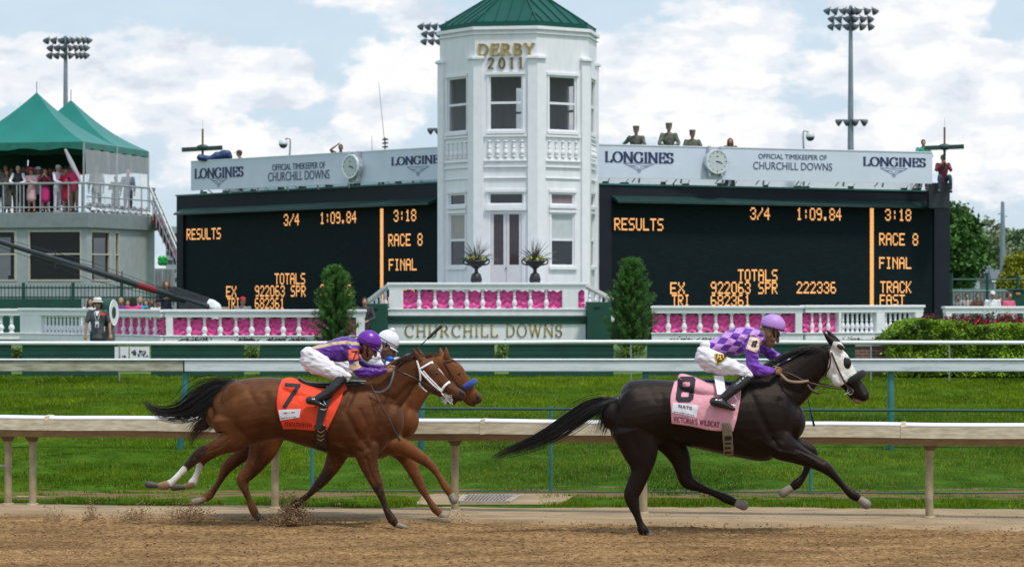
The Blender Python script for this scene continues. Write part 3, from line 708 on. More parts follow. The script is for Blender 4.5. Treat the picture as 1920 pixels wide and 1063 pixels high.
for k in range(8):
    m = TB(); x0, x1 = -HW, HW
    opens = [(zs_up, w0, w1)]
    if k == 0: opens += [(zs_tr, -.53, .55), ((0.0, tz(397)), -.53, .55)]
    elif k in (1, 2, 7, 6): opens += [(zs_tr, -.44, .44), (zs_lo, -.44, .44)]
    opens.sort(key=lambda q: q[0][0]); z = 0
    for (za, zb), a, b_ in opens:
        if za > z: m.fb(k, x0, x1, AP-.12, AP, z, za)
        m.fb(k, x0, a, AP-.12, AP, za, zb); m.fb(k, b_, x1, AP-.12, AP, za, zb); z = zb
    m.fb(k, x0, x1, AP-.12, AP, z, TOP)
    m.build('wall', WHITE, TW, world=False)
    # windows
    def window(a, b_, za, zb, mids, glass, blind=None, hdr=True):
        f = TB(); t_ = .05
        f.fb(k, a, a+t_, AP-.09, AP-.02, za, zb); f.fb(k, b_-t_, b_, AP-.09, AP-.02, za, zb); f.fb(k, a+t_, b_-t_, AP-.09, AP-.02, za, za+t_); f.fb(k, a+t_, b_-t_, AP-.09, AP-.02, zb-t_, zb)
        for mz in mids: f.fb(k, a+t_, b_-t_, AP-.085, AP-.015, mz-.035, mz+.035)
        f.fb(k, a-.08, b_+.08, AP+.003, AP+.07, za-.10, za-.01)                     # sill
        if hdr: f.fb(k, a-.08, b_+.08, AP+.003, AP+.055, zb+.01, zb+.09)
        f.fb(k, a-.06, a-.002, AP+.003, AP+.02, za-.01, zb+.01); f.fb(k, b_+.002, b_+.06, AP+.003, AP+.02, za-.01, zb+.01)
        fo = f.build('window', WHITE2, TW, world=False)
        g = TB(); g.fb(k, a+t_, b_-t_, AP-.06, AP-.055, za+t_, zb-t_); go = g.build('pane', glass, fo, world=False)
        if blind:
            g = TB(); g.fb(k, a+t_, b_-t_, AP-.054, AP-.050, blind[0], blind[1]); g.build('blind', blind[2], fo, world=False)
    mid = (zs_up[0]+zs_up[1])/2
    window(w0, w1, *zs_up, [mid], GLASS)
    BL1 = M('pale_blind', (.50,.55,.57), .8, .06); BL2 = M('mauve_blind', (.22,.17,.19), .8, .1); BL3 = M('grey_drape', (.40,.37,.35), .9, .25, 12, stretch=(6,6,.3))
    if k in (1, 2): window(-.44, .44, *zs_tr, [], GLASSD, (zs_tr[0]+.05, zs_tr[1]-.05, BL2)); window(-.44, .44, *zs_lo, [(zs_lo[0]+zs_lo[1])/2], GLASSD, ((zs_lo[0]+zs_lo[1])/2+.04, zs_lo[1]-.05, BL1))
    elif k in (7, 6): window(-.44, .44, *zs_tr, [], GLASSD); window(-.44, .44, *zs_lo, [(zs_lo[0]+zs_lo[1])/2], GLASSD, ((zs_lo[0]+zs_lo[1])/2+.04, zs_lo[1]-.05, BL3))
    elif k == 0: window(-.53, .55, *zs_tr, [], GLASSD)
    # relief: mouldings and blind balusters under the upper window
    f = TB()
    for py, hh, o_ in ((257,.07,.06),(303,.05,.06),(314,.05,.05),(335,.045,.04)): f.fb(k, -HW+.30, HW-.30, AP+.003, AP+o_, tz(py), tz(py)+hh)
    f.fb(k, -HW+.3, HW-.3, AP+.003, AP+.03, tz(301), tz(297)); f.build('moulding', WHITE2, TW, world=False, bevel=.008)
    if k in (0, 1, 2, 7, 6):
        for j in range(5):
            x = -.5 + j*.25; m = MB(); q = fr(k, x, AP+.02, tz(295)); m.lathe(bal_prof(tz(264)-tz(295), .055), q, n=8); m.build('baluster', WHITE2, TW, smooth=True, world=False)
    # pilaster wraps the corner between face k and k+1
    m = TB()
    def pil(wd, d1, z0, z1):
        a = fr(k, HW-wd, AP+.002, 0)[:2]; b_ = fr(k, HW-wd, AP+d1, 0)[:2]; c = fr(k, (AP+d1)*S8, AP+d1, 0)[:2]; d_ = fr(k+1, -HW+wd, AP+d1, 0)[:2]; e = fr(k+1, -HW+wd, AP+.002, 0)[:2]; g = fr(k, (AP+.002)*S8, AP+.002, 0)[:2]
        m.prism([a, b_, c, d_, e, g], z0, z1)
    pil(.27, .07, .0, tz(111)); pil(.31, .14, tz(111)+.002, tz(107)); pil(.29, .10, tz(107)+.002, tz(105)); pil(.30, .09, 0.002, .25)
    m.build('pilaster', WHITE2, TW, world=False)
m = TB(); m.ring(AP+.003, AP+.10, tz(56), tz(50)); m.ring(AP+.003, AP+.06, tz(64), tz(62.5)); m.build('cornice', WHITE2, TW, world=False)
m = TB()
for z0, z1 in ((zs_up[0]-.5, zs_up[0]-.4), (TOP-.12, TOP-.02)): m.ring(.0001, AP-.14, z0, z1)
m.build('inner_floor', M('inner_floor', (.15,.14,.14), .8), TW, world=False)
# roof
RF = M('green_metal_roof', (.003,.070,.055), .5, .12, 2, spec=.25)
eR, eZ = AP-.02, tz(49); slope = .8/1.21; m = TB(); apexd = .55
zt = eZ + .14 + (eR-apexd)*slope
m.ring(.3, eR, eZ+.003, eZ+.14)
for k in range(8):
    a = fr(k, -eR*S8, eR, eZ+.142); b_ = fr(k, eR*S8, eR, eZ+.142); c = fr(k, apexd*S8, apexd, zt); d_ = fr(k, -apexd*S8, apexd, zt); m.add([a, b_, c, d_], [(0,1,2,3)])
    for x in (-.72, -.36, 0, .36, .72):
        d1 = max(apexd, abs(x)/S8); z1 = eZ+.142 + (eR-d1)*slope
        m.beam(fr(k, x, eR, eZ+.15), fr(k, x, d1, z1+.01), .03, .05)
    m.beam(fr(k, eR*S8, eR, eZ+.15), fr(k, apexd*S8, apexd, zt+.01), .05, .06)
m.ring(.001, apexd+.06, zt-.02, zt+.5); m.ring(.001, .3, zt+.5, zt+.95); m.build('roof', RF, TW, world=False)
# door
dr = TB(); dr.fb(0, -.53, -.47, AP-.09, AP-.01, 0, tz(397)); dr.fb(0, .49, .55, AP-.09, AP-.01, 0, tz(397)); dr.fb(0, -.47, .49, AP-.09, AP-.01, tz(397)-.06, tz(397)-.002); dr.fb(0, -.62, .64, AP+.003, AP+.08, tz(393)-.03, tz(393)+.06)
dro = dr.build('door', WHITE2, TW, world=False)
LEAF = M('door_leaf', (.66,.64,.68), .5, .05)
for sx in (-1, 1):
    c = .01 + sx*.24; f = TB(); zb, zt2 = tz(496), tz(402)
    for a, b_, za, zb_ in ((-.235,-.15,.02,tz(399.5)),(.15,.235,.02,tz(399.5)),(-.15,.15,.02,.35),(-.15,.15,zb-.6,zb-.01),(-.15,.15,zt2,tz(399.5))): f.fb(0, c+a, c+b_, AP-.075, AP-.035, za, zb_)
    f.fb(0, c-.14, c+.14, AP-.07, AP-.05, .35, zb-.6); lo = f.build('door_leaf', LEAF, dro, world=False)
    g = TB(); g.fb(0, c-.15, c+.15, AP-.06, AP-.055, zb-.01, zt2); g.build('door_pane', M('mauve_glass', (.06,.045,.055), .1), dro, world=False)
g = TB(); g.fb(0, -.012, .012, AP-.034, AP-.005, tz(505), tz(501)); g.build('handle', DARKM, dro, world=False)
# letters
def face_text(text, xa, xb, zb, zt_, T, tt, sp_=.12):
    segs, W = strokes(text, T, tt, sp_); m = MB()
    for q in stroke_quads(segs):
        pts = [(xa + x/W*(xb-xa), zb + y*(zt_-zb)) for x, y in q]; c = [fr(0, x, AP+.004, z) for x, z in pts] + [fr(0, x, AP+.055, z) for x, z in pts]
        m.add(c, [(0,1,2,3),(7,6,5,4),(0,4,5,1),(1,5,6,2),(2,6,7,3),(3,7,4,0)])
    return m
face_text('DERBY', -.86, .88, tz(104), tz(82.5), .17, .09, .12).build('lettering', GOLD, TW, world=False)
face_text('2011', -.56, .54, tz(129), tz(109), .17, .10, .38).build('numerals', M('dull_gold', (.22,.16,.08), .4, metal=.4), TW, world=False)

# urns with plants
for i, (px, lab) in enumerate(((893, 'dark urn of spiky grass and yellow flowers left of the tower door'), (1003, 'dark urn of spiky grass and yellow flowers right of the tower door'))):
    p = P(px, 550, 77.6); s = F/77.6; zb = 1.76; o = root('urn', lab, 'urn', (p.x, p.y, zb), group='planted urns at the tower door')
    z = lambda py: H - (py-HZ)/s
    m = MB(); m.box(p.x-.24, p.x+.24, p.y-.24, p.y+.24, zb, z(530)); m.build('pedestal', WHITE, o)
    u = MB(); u.lathe([(.15,z(530)+.002),(.17,z(524)),(.15,z(519)),(.13,z(514)),(.06,z(511)),(.05,z(505)),(.10,z(502)),(.22,z(497)),(.30,z(491)),(.30,z(489)),(.24,z(488))], (p.x, p.y, 0), n=16)
    for sx in (-1, 1): u.tube([(p.x+sx*.22, p.y, z(497), .022), (p.x+sx*.36, p.y, z(494), .022), (p.x+sx*.37, p.y, z(487), .02), (p.x+sx*.3, p.y, z(489), .02)], n=6, sub=3)
    u.build('bowl', DARKM, o, smooth=True)
    r = random.Random(i); m = MB()
    for k in range(46):
        a = r.uniform(0, 6.28); el = r.uniform(.35, 1.45); L_ = r.uniform(.45, .85); d_ = Vector((math.cos(a)*math.cos(el), math.sin(a)*math.cos(el), math.sin(el)))
        b0 = Vector((p.x+r.uniform(-.06,.06), p.y, z(490))); pts = [b0 + d_*L_*t_ - Vector((0,0,.35*L_*t_*t_*math.cos(el))) for t_ in (0,.25,.5,.75,1)]
        m.strand(pts, .016)
    m.build('spiky_grass', M('purple_grass', (.09,.10,.09), .6, .3, 9), o)
    m = MB(); m2 = MB(); m3 = MB()
    for k in range(170):
        a = r.uniform(0, 6.28); rr_ = .32*math.sqrt(r.random()); c = Vector((p.x+rr_*math.cos(a)*1.1, p.y+rr_*math.sin(a), z(489)+.17*r.random()*(1.2-rr_/.4)))
        q = [c + Vector((r.uniform(-.05,.05), r.uniform(-.05,.05), r.uniform(-.04,.05))) for _ in range(4)]
        (m2 if k % 4 == 0 else m3 if k % 9 == 0 else m).add(q, [(0,1,2),(0,2,3)])
    m.build('foliage', M('urn_foliage', (.06,.13,.03), .7, .3, 9), o); m2.build('flowers', M('yellow_flowers', (.62,.50,.04), .6), o); m3.build('pale_flowers', M('cream_flowers', (.55,.6,.45), .6), o)

# ------------------------------------------------------------------ scoreboards and sponsor boards
def scoreboard(label, pl, u0, u1, ztop, aw, rows, barpx, rim, bary):
    p = pl.w((u0+u1)/2, 1.05); o = root('scoreboard', label, 'scoreboard', p, group='electronic scoreboards either side of the tower')
    m = MB(); pl.box(m, u0, u1, -1.2, -.12, .5, ztop)                       # casing body
    zt_ = pl.z(aw[0], aw[1]); zb_ = 1.02
    pl.box(m, u0, u1, -.118, .0, zt_, ztop-.003)                              # fascia above the screen
    if rim[0] > u0: pl.box(m, u0, rim[0], -.118, 0, zb_, zt_-.003)
    if rim[1] < u1: pl.box(m, rim[1], u1, -.118, 0, zb_, zt_-.003)
    m.build('casing', BLACKP, o)
    m = MB(); pl.box(m, u0-.02, u1+.02, -1.25, .04, ztop, ztop+.05); m.build('coping', TEAL, o)
    m = MB(); pl.box(m, rim[0], rim[1], -.117, -.08, zb_, zt_-.005); m.build('screen', SCREEN, o)
    m = MB(); a, b_ = rim; z0 = zt_; q = [pl.w(a, z0+.16, .003), pl.w(b_, z0+.16, .003), pl.w(b_, z0-.02, .40), pl.w(a, z0-.02, .40), pl.w(a, z0-.08, .40), pl.w(b_, z0-.08, .40), pl.w(b_, z0+.02, .003), pl.w(a, z0+.02, .003)]
    m.add(q, [(0,1,2,3),(3,2,5,4),(4,5,6,7),(7,6,1,0),(0,3,4,7),(1,6,5,2)]); m.build('awning', AWN, o)
    for (txt, a, b_, yb, yt) in rows:
        m = MB(); ua, ub = pl.u(a), pl.u(b_); pm = (a+b_)/2; zb, zt3 = pl.z(pm, yb), pl.z(pm, yt); cw = (ub-ua)/(6*len(txt)-1); ch = (zt3-zb)/7
        for i_, j_ in dots(txt):
            x_ = ua + i_*cw; z_ = zb + j_*ch
            m.add([pl.w(x_-.04*cw, z_-.03*ch, -.07), pl.w(x_+cw*.92, z_-.03*ch, -.07), pl.w(x_+cw*.92, z_+ch*.80, -.07), pl.w(x_-.04*cw, z_+ch*.98, -.07)], [(0,1,2,3)])
        m.build('lamp_text', LAMP, o)
    m = MB(); ua, ub = pl.u(barpx[0]), pl.u(barpx[1]); zA, zB = pl.z(barpx[0], bary[0]), pl.z(barpx[0], bary[1]); nn = 46
    for k in range(nn): za = zB + (zA-zB)*k/nn; m.add([pl.w(ua, za, -.07), pl.w(ub, za, -.07), pl.w(ub, za+(zA-zB)/nn*.86, -.07), pl.w(ua, za+(zA-zB)/nn*.86, -.07)], [(0,1,2,3)])
    m.build('lamp_bar', LAMP, o)
    return o
sL = Plane(331, 95.5, 836, 83.6)
scoreboard('black electronic results board with amber text left of the tower', sL, 0, sL.L, 5.87, (600, 389),
   [('RESULTS',347,411,449,428),('3/4',529,558,423,401),('1:09.84',597,665,419,397),('3:18',735,777,415,393),('RACE 8',725,789,461,438),('FINAL',726,778,507,485),
    ('TOTALS',512,569,533,512),('EX',421,440,557,536),('922063 SPR',475,570,556,535),('222336',597,656,554,533),('TRI',423,446,579,558),('682361',475,530,579,558),('TRACK',725,778,554,532),('FAST',725,768,577,556)], (709.5,715.5), (sL.u(343), sL.u(821)), (391,576))
sR = Plane(1108, 83.9, 1781, 90.4)
scoreboard('black electronic results board with amber text right of the tower', sR, 0, sR.L, 5.82, (1400, 381),
   [('RESULTS',1154,1246,432,409),('3/4',1409,1446,412,389),('1:09.84',1496,1580,413,390),('3:18',1662,1711,414,392),('RACE 8',1651,1724,460,437),('FINAL',1651,1711,504,482),
    ('TOTALS',1386,1460,527,505),('EX',1259,1286,551,529),('922063 SPR',1335,1460,551,528),('222336',1496,1570,550,528),('TRI',1262,1295,574,552),('682361',1335,1409,574,552),('TRACK',1653,1711,549,527),('FAST',1652,1699,573,552)], (1633.5,1640.5), (sR.u(1147), sR.u(1752)), (390,572))

def sponsor(label, pl, u0, u1, z0, z1, items, wings, clockpx, clocky):
    p = pl.w((u0+u1)/2, z0); o = root('sponsor_board', label, 'sign', p, group='sponsor boards above the scoreboards')
    m = MB(); pl.box(m, u0, u1, -.06, 0, z0, z1); m.build('panel', SIGNW, o)
    m = MB(); pl.box(m, u0, u1, -.10, .02, z1+.001, z1+.03); m.build('edge_trim', WHITE2, o)
    for k in range(9):
        u = u0 + .25 + (u1-u0-.5)*k/8; q = Vector(pl.w(u, z0-.13, -.3)); q2 = Vector(pl.w(u, z0+.5, -.1)); m = MB(); m.beam(q, q2, .05); m.beam(pl.w(u, z0-.1, -.8), pl.w(u, z0+.3, -.1), .03); m.build('strut', STEEL, o)
    for (txt, a, b_, yb, yt, ser) in items:
        m = MB(); pl.text(m, txt, a, b_, yb, yt, .002, .012, .21, .085, serif=ser, space=.07); m.build('lettering', NAVY if ser else M('slate_lettering', (.06,.075,.14), .5), o)
    for (cx_, cy_, wpx) in wings:
        m = MB(); u = pl.u(cx_); zc = pl.z(cx_, cy_); k = wpx*pl.dist(cx_)/F*(1 if pl.d.x > .85 else .8)/2 / max(.6, abs(pl.d.x)) * (1 if pl.d.x > .85 else 1.1); k2 = .30
        segs = []
        for s_ in (-1, 1):
            segs += [((0, 0), (s_*k, .0), .03), ((s_*k, 0), (s_*k*.25, -.17), .028), ((s_*k*.82, -.045), (s_*k*.2, -.11), .022), ((s_*k*.6, -.07), (0, -.05), .02), ((s_*k*.25, -.17), (0, -.24), .03), ((s_*k*.16, -.1), (0, -.2), .03)]
        segs += [(a_, b2, .025) for a_, b2 in zip(arc(0, -.25, .055, .045, 0, 360, 10)[:-1], arc(0, -.25, .055, .045, 0, 360, 10)[1:])]
        for q in stroke_quads(segs): m.add([pl.w(u+x, zc+y, .002+.0007*len(m.v) % .004) for x, y in q], [(0,1,2,3)])
        m.build('winged_emblem', M('grey_blue_print', (.20,.24,.36), .5), o)
    # big wristwatch clock mounted proud of the board (hangs on it)
    u = pl.u(clockpx); zc = pl.z(clockpx, clocky); Rr = .40; base = Vector(pl.w(u, zc, .0))
    ck = root('clock', label.replace('white sponsor board', 'large steel wristwatch clock mounted on the sponsor board'), 'clock', base, group='wristwatch clocks on the sponsor boards')
    def disc(mb_, r_, o0, o1, n=32):
        v = []; 
        for oo in (o0, o1):
            for i in range(n): a_ = 2*math.pi*i/n; v.append(pl.w(u+r_*math.cos(a_), zc+r_*math.sin(a_), oo))
        mb_.add(v, [tuple(range(n)), tuple(range(n, 2*n))[::-1]] + [(i, (i+1) % n, (i+1) % n+n, i+n) for i in range(n)])
    CH = M('brushed_steel_case', (.55,.58,.62), .3, .1, metal=.7)
    m = MB(); disc(m, Rr*.96, .005, .26); disc(m, Rr, .08, .22); co_ = m.build('case', CH, ck)
    m = MB(); n = 40
    for i in range(n):
        a0, a1 = 2*math.pi*i/n, 2*math.pi*(i+1)/n
        for (ra, oa, rb, ob) in ((Rr, .221, Rr*.97, .28), (Rr*.97, .28, Rr*.86, .28), (Rr*.86, .28, Rr*.85, .262)):
            m.add([pl.w(u+ra*math.cos(a0), zc+ra*math.sin(a0), oa), pl.w(u+ra*math.cos(a1), zc+ra*math.sin(a1), oa), pl.w(u+rb*math.cos(a1), zc+rb*math.sin(a1), ob), pl.w(u+rb*math.cos(a0), zc+rb*math.sin(a0), ob)], [(0,1,2,3)])
    m.build('bezel', M('bright_bezel', (.75,.77,.8), .25, .05, metal=.5), ck)
    m = MB(); disc(m, Rr*.84, .262, .266); m.build('dial', M('silver_dial', (.50,.56,.56), .5, .05), ck)
    m = MB()
    for i in range(12):
        a_ = R(90-30*i); L0 = .08 if i % 3 == 0 else .04
        for q in stroke_quads([((.72*Rr*math.cos(a_), .72*Rr*math.sin(a_)), ((.72*Rr+L0*.6)*math.cos(a_), (.72*Rr+L0*.6)*math.sin(a_)), .03)]): m.add([pl.w(u+x, zc+y, .268) for x, y in q], [(0,1,2,3)])
    for q in stroke_quads([((-.04,.16),(.04,.16),.03)]): m.add([pl.w(u+x, zc+y, .268) for x, y in q], [(0,1,2,3)])
    m.build('hour_marks', DARKM, ck)
    for (a_, L_, wd, oo) in ((-21, .19, .030, .270), (-14, .13, .045, .273)):
        m = MB()
        for q in stroke_quads([((-.05*math.cos(R(a_)), -.05*math.sin(R(a_))), (L_*math.cos(R(a_)), L_*math.sin(R(a_))), wd)]): m.add([pl.w(u+x, zc+y, oo) for x, y in q], [(0,1,2,3)])
        m.build('hand', NAVY, ck)
    for sx in (-1, 1):
        for sz in (-1, 1):
            m = MB(); q = [(sx*.17, sz*.28), (sx*.27, sz*.24), (sx*.25, sz*.50), (sx*.19, sz*.50)]; q = q if sx*sz > 0 else q[::-1]
            v = [pl.w(u+x, zc+y, .03) for x, y in q] + [pl.w(u+x, zc+y, .17) for x, y in q]; m.add(v, [(0,1,2,3),(7,6,5,4),(0,4,5,1),(1,5,6,2),(2,6,7,3),(3,7,4,0)]); m.build('lug', CH, ck, bevel=.01)
    m = MB(); pl.box(m, u+Rr*.97, u+Rr+.07, .11, .19, zc-.05, zc+.05); m.build('crown', CH, ck, bevel=.015)
pl1 = Plane(358, 93.0, 836, 83.7); pl2 = Plane(1112, 84.0, 1748, 88.9)
sponsor('white sponsor board left of the tower', pl1, 0, pl1.L, 5.98, 6.98, [('LONGINES',365,456,333,315,True),('OFFICIAL TIMEKEEPER OF',511,610,318,306,False),('CHURCHILL DOWNS',503,618,338,321,False),('LONGINES',734,834,308,293,True)],
        [(410,335,42),(784,313,48)], 668, 313)
sponsor('white sponsor board right of the tower', pl2, 0, pl2.L, 6.05, 7.08, [('LONGINES',1134,1262,305,286,True),('OFFICIAL TIMEKEEPER OF',1422,1550,299,290,False),('CHURCHILL DOWNS',1412,1560,319,305,False),('LONGINES',1618,1735,312,296,True)],
        [(1198,307,58),(1676,316,54)], 1338, 304)
# ================================================================== left building, tents, masts, boom
plBF = Plane(-90, 101.2, 163, 100.0); plBS = Plane(163, 100.0, 290, 105.4)
C0 = P(163, HZ, 100.0)
bd = root('building', 'low grey concrete building with dark windows under the green tent', 'building', (C0.x-2, 103, .55))
RZ1, RZ0 = 5.44, 4.86
def corner_prism(mb, df, ds, z0, z1):   # whole footprint, offset outwards
    f = plBF; s_ = plBS; n1, n2 = f.n*df, s_.n*ds
    s_n = s_.n if s_.n.x > 0 else -s_.n
    a = Vector(f.a) + f.n*df; c = C0 + f.n*df + s_n*ds; e = s_.b + s_n*ds; g = a + (s_.b - C0)
    mb.prism([(a.x, a.y), (c.x, c.y), (e.x, e.y), (g.x, g.y)], z0, z1)
m = MB(); corner_prism(m, .12, .12, RZ0, RZ1); m.build('roof_slab', CONC, bd, bevel=.02)
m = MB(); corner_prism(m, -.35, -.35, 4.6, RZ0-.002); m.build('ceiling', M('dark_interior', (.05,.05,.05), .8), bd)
def wallrun(pl, outn, opens, u0, u1, z0, z1, mat, th=.2):
    m = MB(); o_ = 1 if outn else -1; us = sorted(opens); u = u0
    def bx(a, b_, za, zb):
        if b_ > a and zb > za: pl.box(m, a, b_, *((-th, 0) if outn else (0, th)), za, zb)
    for (a, b_, za, zb) in us: bx(u, a, z0, z1); bx(a, b_, z0, za); bx(a, b_, zb, z1); u = b_
    bx(u, u1, z0, z1); return m
zw = (plBF.z(100, 527), plBF.z(100, 432))
fo = [(plBF.u(-80), plBF.u(32), *zw), (plBF.u(53), plBF.u(153), *zw)]
wallrun(plBF, True, fo, 0, plBF.L, .5, RZ0-.003, CONC2).build('wall', CONC2, bd)
sgn = plBS.n.x > 0
so = [(plBS.u(170), plBS.u(206), *zw), (plBS.u(215), plBS.u(223), *zw)]
wallrun(plBS, sgn, so, .0, plBS.L, .5, RZ0-.003, CONC2).build('wall', CONC2, bd)
FRM = M('cream_window_frame', (.50,.46,.38), .6, .08); THINGLASS = glass_clear('room_glass', (.01,.012,.015), .62, .25)
for pl, op, on_, mull in ((plBF, fo[0], True, [plBF.u(27)]), (plBF, fo[1], True, []), (plBS, so[0], sgn, []), (plBS, so[1], sgn, [])):
    a, b_, za, zb = op; k = (-1, 1)[on_]; m = MB(); rng_ = lambda p, q: (min(p, q), max(p, q))
    for (x0, x1, y0, y1) in ((a, a+.06, za, zb), (b_-.06, b_, za, zb), (a+.06, b_-.06, za, za+.06), (a+.06, b_-.06, zb-.06, zb), (a+.06, b_-.06, za+(zb-za)*.52, za+(zb-za)*.52+.05)): pl.box(m, x0, x1, *rng_(-.12*k, .02*k), y0, y1)
    for q in mull: pl.box(m, q, q+.06, *rng_(-.11*k, .01*k), za+.06, zb-.06)
    w_ = m.build('window', FRM, bd); m = MB(); pl.box(m, a+.06, b_-.06, *rng_(-.07*k, -.06*k), za+.06, zb-.06); m.build('pane', THINGLASS, w_)
# room behind the glass
m = MB(); p = Vector(plBF.w(1, 0, -3.2)); q = Vector(plBF.w(plBF.L-1.0, 0, -3.2)); m.add([(p.x, p.y, .6), (q.x, q.y, .6), (q.x, q.y, 4.8), (p.x, p.y, 4.8)], [(0,1,2,3)])
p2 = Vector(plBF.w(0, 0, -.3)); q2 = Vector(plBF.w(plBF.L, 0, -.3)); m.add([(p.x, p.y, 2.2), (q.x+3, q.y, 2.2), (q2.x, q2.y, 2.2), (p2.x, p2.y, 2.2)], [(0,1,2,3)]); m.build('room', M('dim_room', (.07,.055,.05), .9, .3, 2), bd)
TBL = M('red_tablecloth', (.42,.02,.09), .8, .15, 5)
for px, nn in ((14, 'left'), (112, 'right')):
    u = plBF.u(px); p = Vector(plBF.w(u, 0, -1.7)); m = MB(); m.lathe([(.75,2.22),(.7,2.6),(.66,3.04),(.66,3.08)], (p.x, p.y, 0), n=18)
    o = m.build('table', TBL, at=(p.x, p.y, 2.2), smooth=False); tag(o, f'round table under a dark red cloth behind the {nn} window of the low building', 'table', 'tables inside the low building')

# galvanised railing along the roof edge
rr = root('roof_railing', 'grey steel pipe railing along the roof edge in front of the guests', 'railing', (C0.x-1.5, 100.1, RZ1))
zt_, zm, zb_ = plBF.z(100, 344), 0, plBF.z(100, 391)
m = MB(); A = Vector(plBF.w(0, 0, .02)); B_ = Vector(plBF.w(plBF.L, 0, .02)); 
m.cyl((A.x, A.y, zt_), (B_.x, B_.y, zt_), .045); m.cyl((A.x, A.y, zb_+.04), (B_.x, B_.y, zb_+.04), .03)
Cc = Vector(plBS.w(plBS.L, 0, 0)); m.cyl((B_.x, B_.y, zt_), (Cc.x, Cc.y, zt_), .04); m.cyl((B_.x, B_.y, zt_-.5), (Cc.x, Cc.y, zt_-.5), .025); m.build('pipe', STEEL, rr)
for px in (-30, 7, 32, 38, 45, 76, 129, 154): p = Vector(plBF.w(plBF.u(px), 0, .02)); m = MB(); m.cyl((p.x, p.y, RZ1), (p.x, p.y, zt_), .028); m.build('post', STEEL, rr)
for k in range(1, 6): p = C0.lerp(Cc, k/5.); m = MB(); m.cyl((p.x, p.y, RZ1), (p.x, p.y, zt_), .022); m.build('post', STEEL, rr)

# marquees
dS = Vector((1.51, 6.72, 0)).normalized(); dF = Vector((-dS.y, dS.x, 0))       # along the side (away) / along the front (to the left)
def marquee(label, c0, ez, pz, poles):
    """c0: near right corner on the ground plane"""
    W_ = 3.42; Wf = 5.2; o = root('tent', label, 'tent', (c0.x, c0.y, RZ1), group='green peaked tents on the low building'); m = MB(); n_ = 12
    cen = c0 + dS*W_/2 + dF*Wf/2
    def pt(u, v):
        r_ = max(abs(u), abs(v)); z = ez + (pz-ez)*((1-r_)**1.0*.78 + (1-r_)**2.2*.22) - .10*math.sin(math.pi*(1-r_))
        return cen + dS*(v*W_/2) + dF*(u*Wf/2) + Vector((0, 0, z))
    for side in range(4):
        g = []
        for i in range(n_+1):
            r_ = 1 - i/n_; row = []
            for j in range(9):
                t_ = -1 + 2*j/8; u, v = [(t_*r_, -r_), (r_, t_*r_), (-t_*r_, r_), (-r_, -t_*r_)][side]; row.append(pt(u, v) if r_ > 0 else cen + Vector((0,0,pz)))
            g.append(row)
        m.sheet(g)
    m.build('canopy', TENT, o, smooth=True); bm_ = MB()
    corners = [c0, c0+dS*W_, c0+dS*W_+dF*Wf, c0+dF*Wf]
    for a, b_ in zip(corners, corners[1:]+corners[:1]):
        g = [[a.lerp(b_, k/12) + Vector((0, 0, ez-.0)) for k in range(13)], [a.lerp(b_, k/12) + Vector((0, 0, ez - .26 - .05*math.sin(k*1.7) - .08*math.sin(math.pi*k/12)*0)) for k in range(13)]]; bm_.sheet(g)
    bm_.build('valance', M('dark_valance', (.006,.15,.11), .4, .2, 3), o)
    for i, c_ in enumerate(corners):
        if i in poles: m = MB(); m.cyl((c_.x, c_.y, RZ1), (c_.x, c_.y, ez-.02), .04); m.cyl((c_.x, c_.y, RZ1), (c_.x, c_.y, RZ1+.05), .1); m.build('pole', STEEL, o)
    m = MB(); m.cyl(cen + Vector((0,0,pz-.05)), cen + Vector((0,0,pz+.4)), .018); m.build('finial', STEEL, o)
    return corners
ezT = H + (HZ-266)*100/F
k1 = marquee('near green tent peaking at the left of the picture over the guests', Vector((C0.x-.12, 100.0, 0)), ezT, 10.1, (0, 1, 3))
k2 = marquee('far green tent, its peak just right of the floodlight mast foot', Vector((C0.x-.12, 100.0, 0)) + dS*3.45, ezT, 10.05, (1, 2))
# dark sheets added to stand in for the shaded underside of the canopies
o = root('tent_shade_sheet', 'dark green sheets added inside the tents as the shaded canopy underside', 'shade sheet', (C0.x-2, 106, RZ1)); m = MB()
e0 = Vector((C0.x-.12, 100, 0)) + dS*6.8; g = [[e0 + dF*(5.1*j/16) + Vector((0, 0, ezT-.1-i*.16+.03*math.sin(j*1.3+i))) + dS*(.04*math.sin(j*2+i)) for j in range(17)] for i in range(6)]; m.sheet(g)
e1 = Vector((C0.x-.12, 100, 0)) + dF*5.15; g = [[e1 + dS*(6.8*j/16) + Vector((0, 0, ezT-.1-i*.16)) for j in range(17)] for i in range(6)]; m.sheet(g); m.build('cloth', M('inner_green', (.004,.04,.035), .8), o, smooth=True)
# clear plastic side curtains
cu = root('plastic_curtain', 'clear plastic side curtain of the tents with bunched hem', 'curtain', (C0.x, 101, RZ1))
a, b_ = Vector((C0.x-.10, 100.0, 0)), Vector((C0.x-.10, 100.0, 0)) + dS*6.85; g = []; r = random.Random(4)
nn_ = Vector((dS.y, -dS.x, 0))
for i in range(14):
    z = RZ1 + .22 + (ezT-.3-RZ1-.2)*i/13
    g.append([a.lerp(b_, k/60) + nn_*(.05 + .05*math.sin(k*.9+i*.3)*.6 + .03*math.sin(k*2.3)) + Vector((0,0,z)) for k in range(61)])
m = MB(); m.sheet(g); m.build('sheet', PLASTIC, cu, smooth=True)
m = MB(); g = []
for i in range(7): g.append([a.lerp(b_, k/80) + nn_*(.12 + .13*math.sin(i*1.1) + .06*math.sin(k*1.9+i)) + Vector((0,0,RZ1 + .02 + .05*i + .05*math.sin(k*.8+i) + .03*math.sin(k*2.7))) for k in range(81)])
m.sheet(g); m.build('bunched_hem', M('white_plastic_hem', (.62,.63,.66), .3, .2, 6), cu, smooth=True)
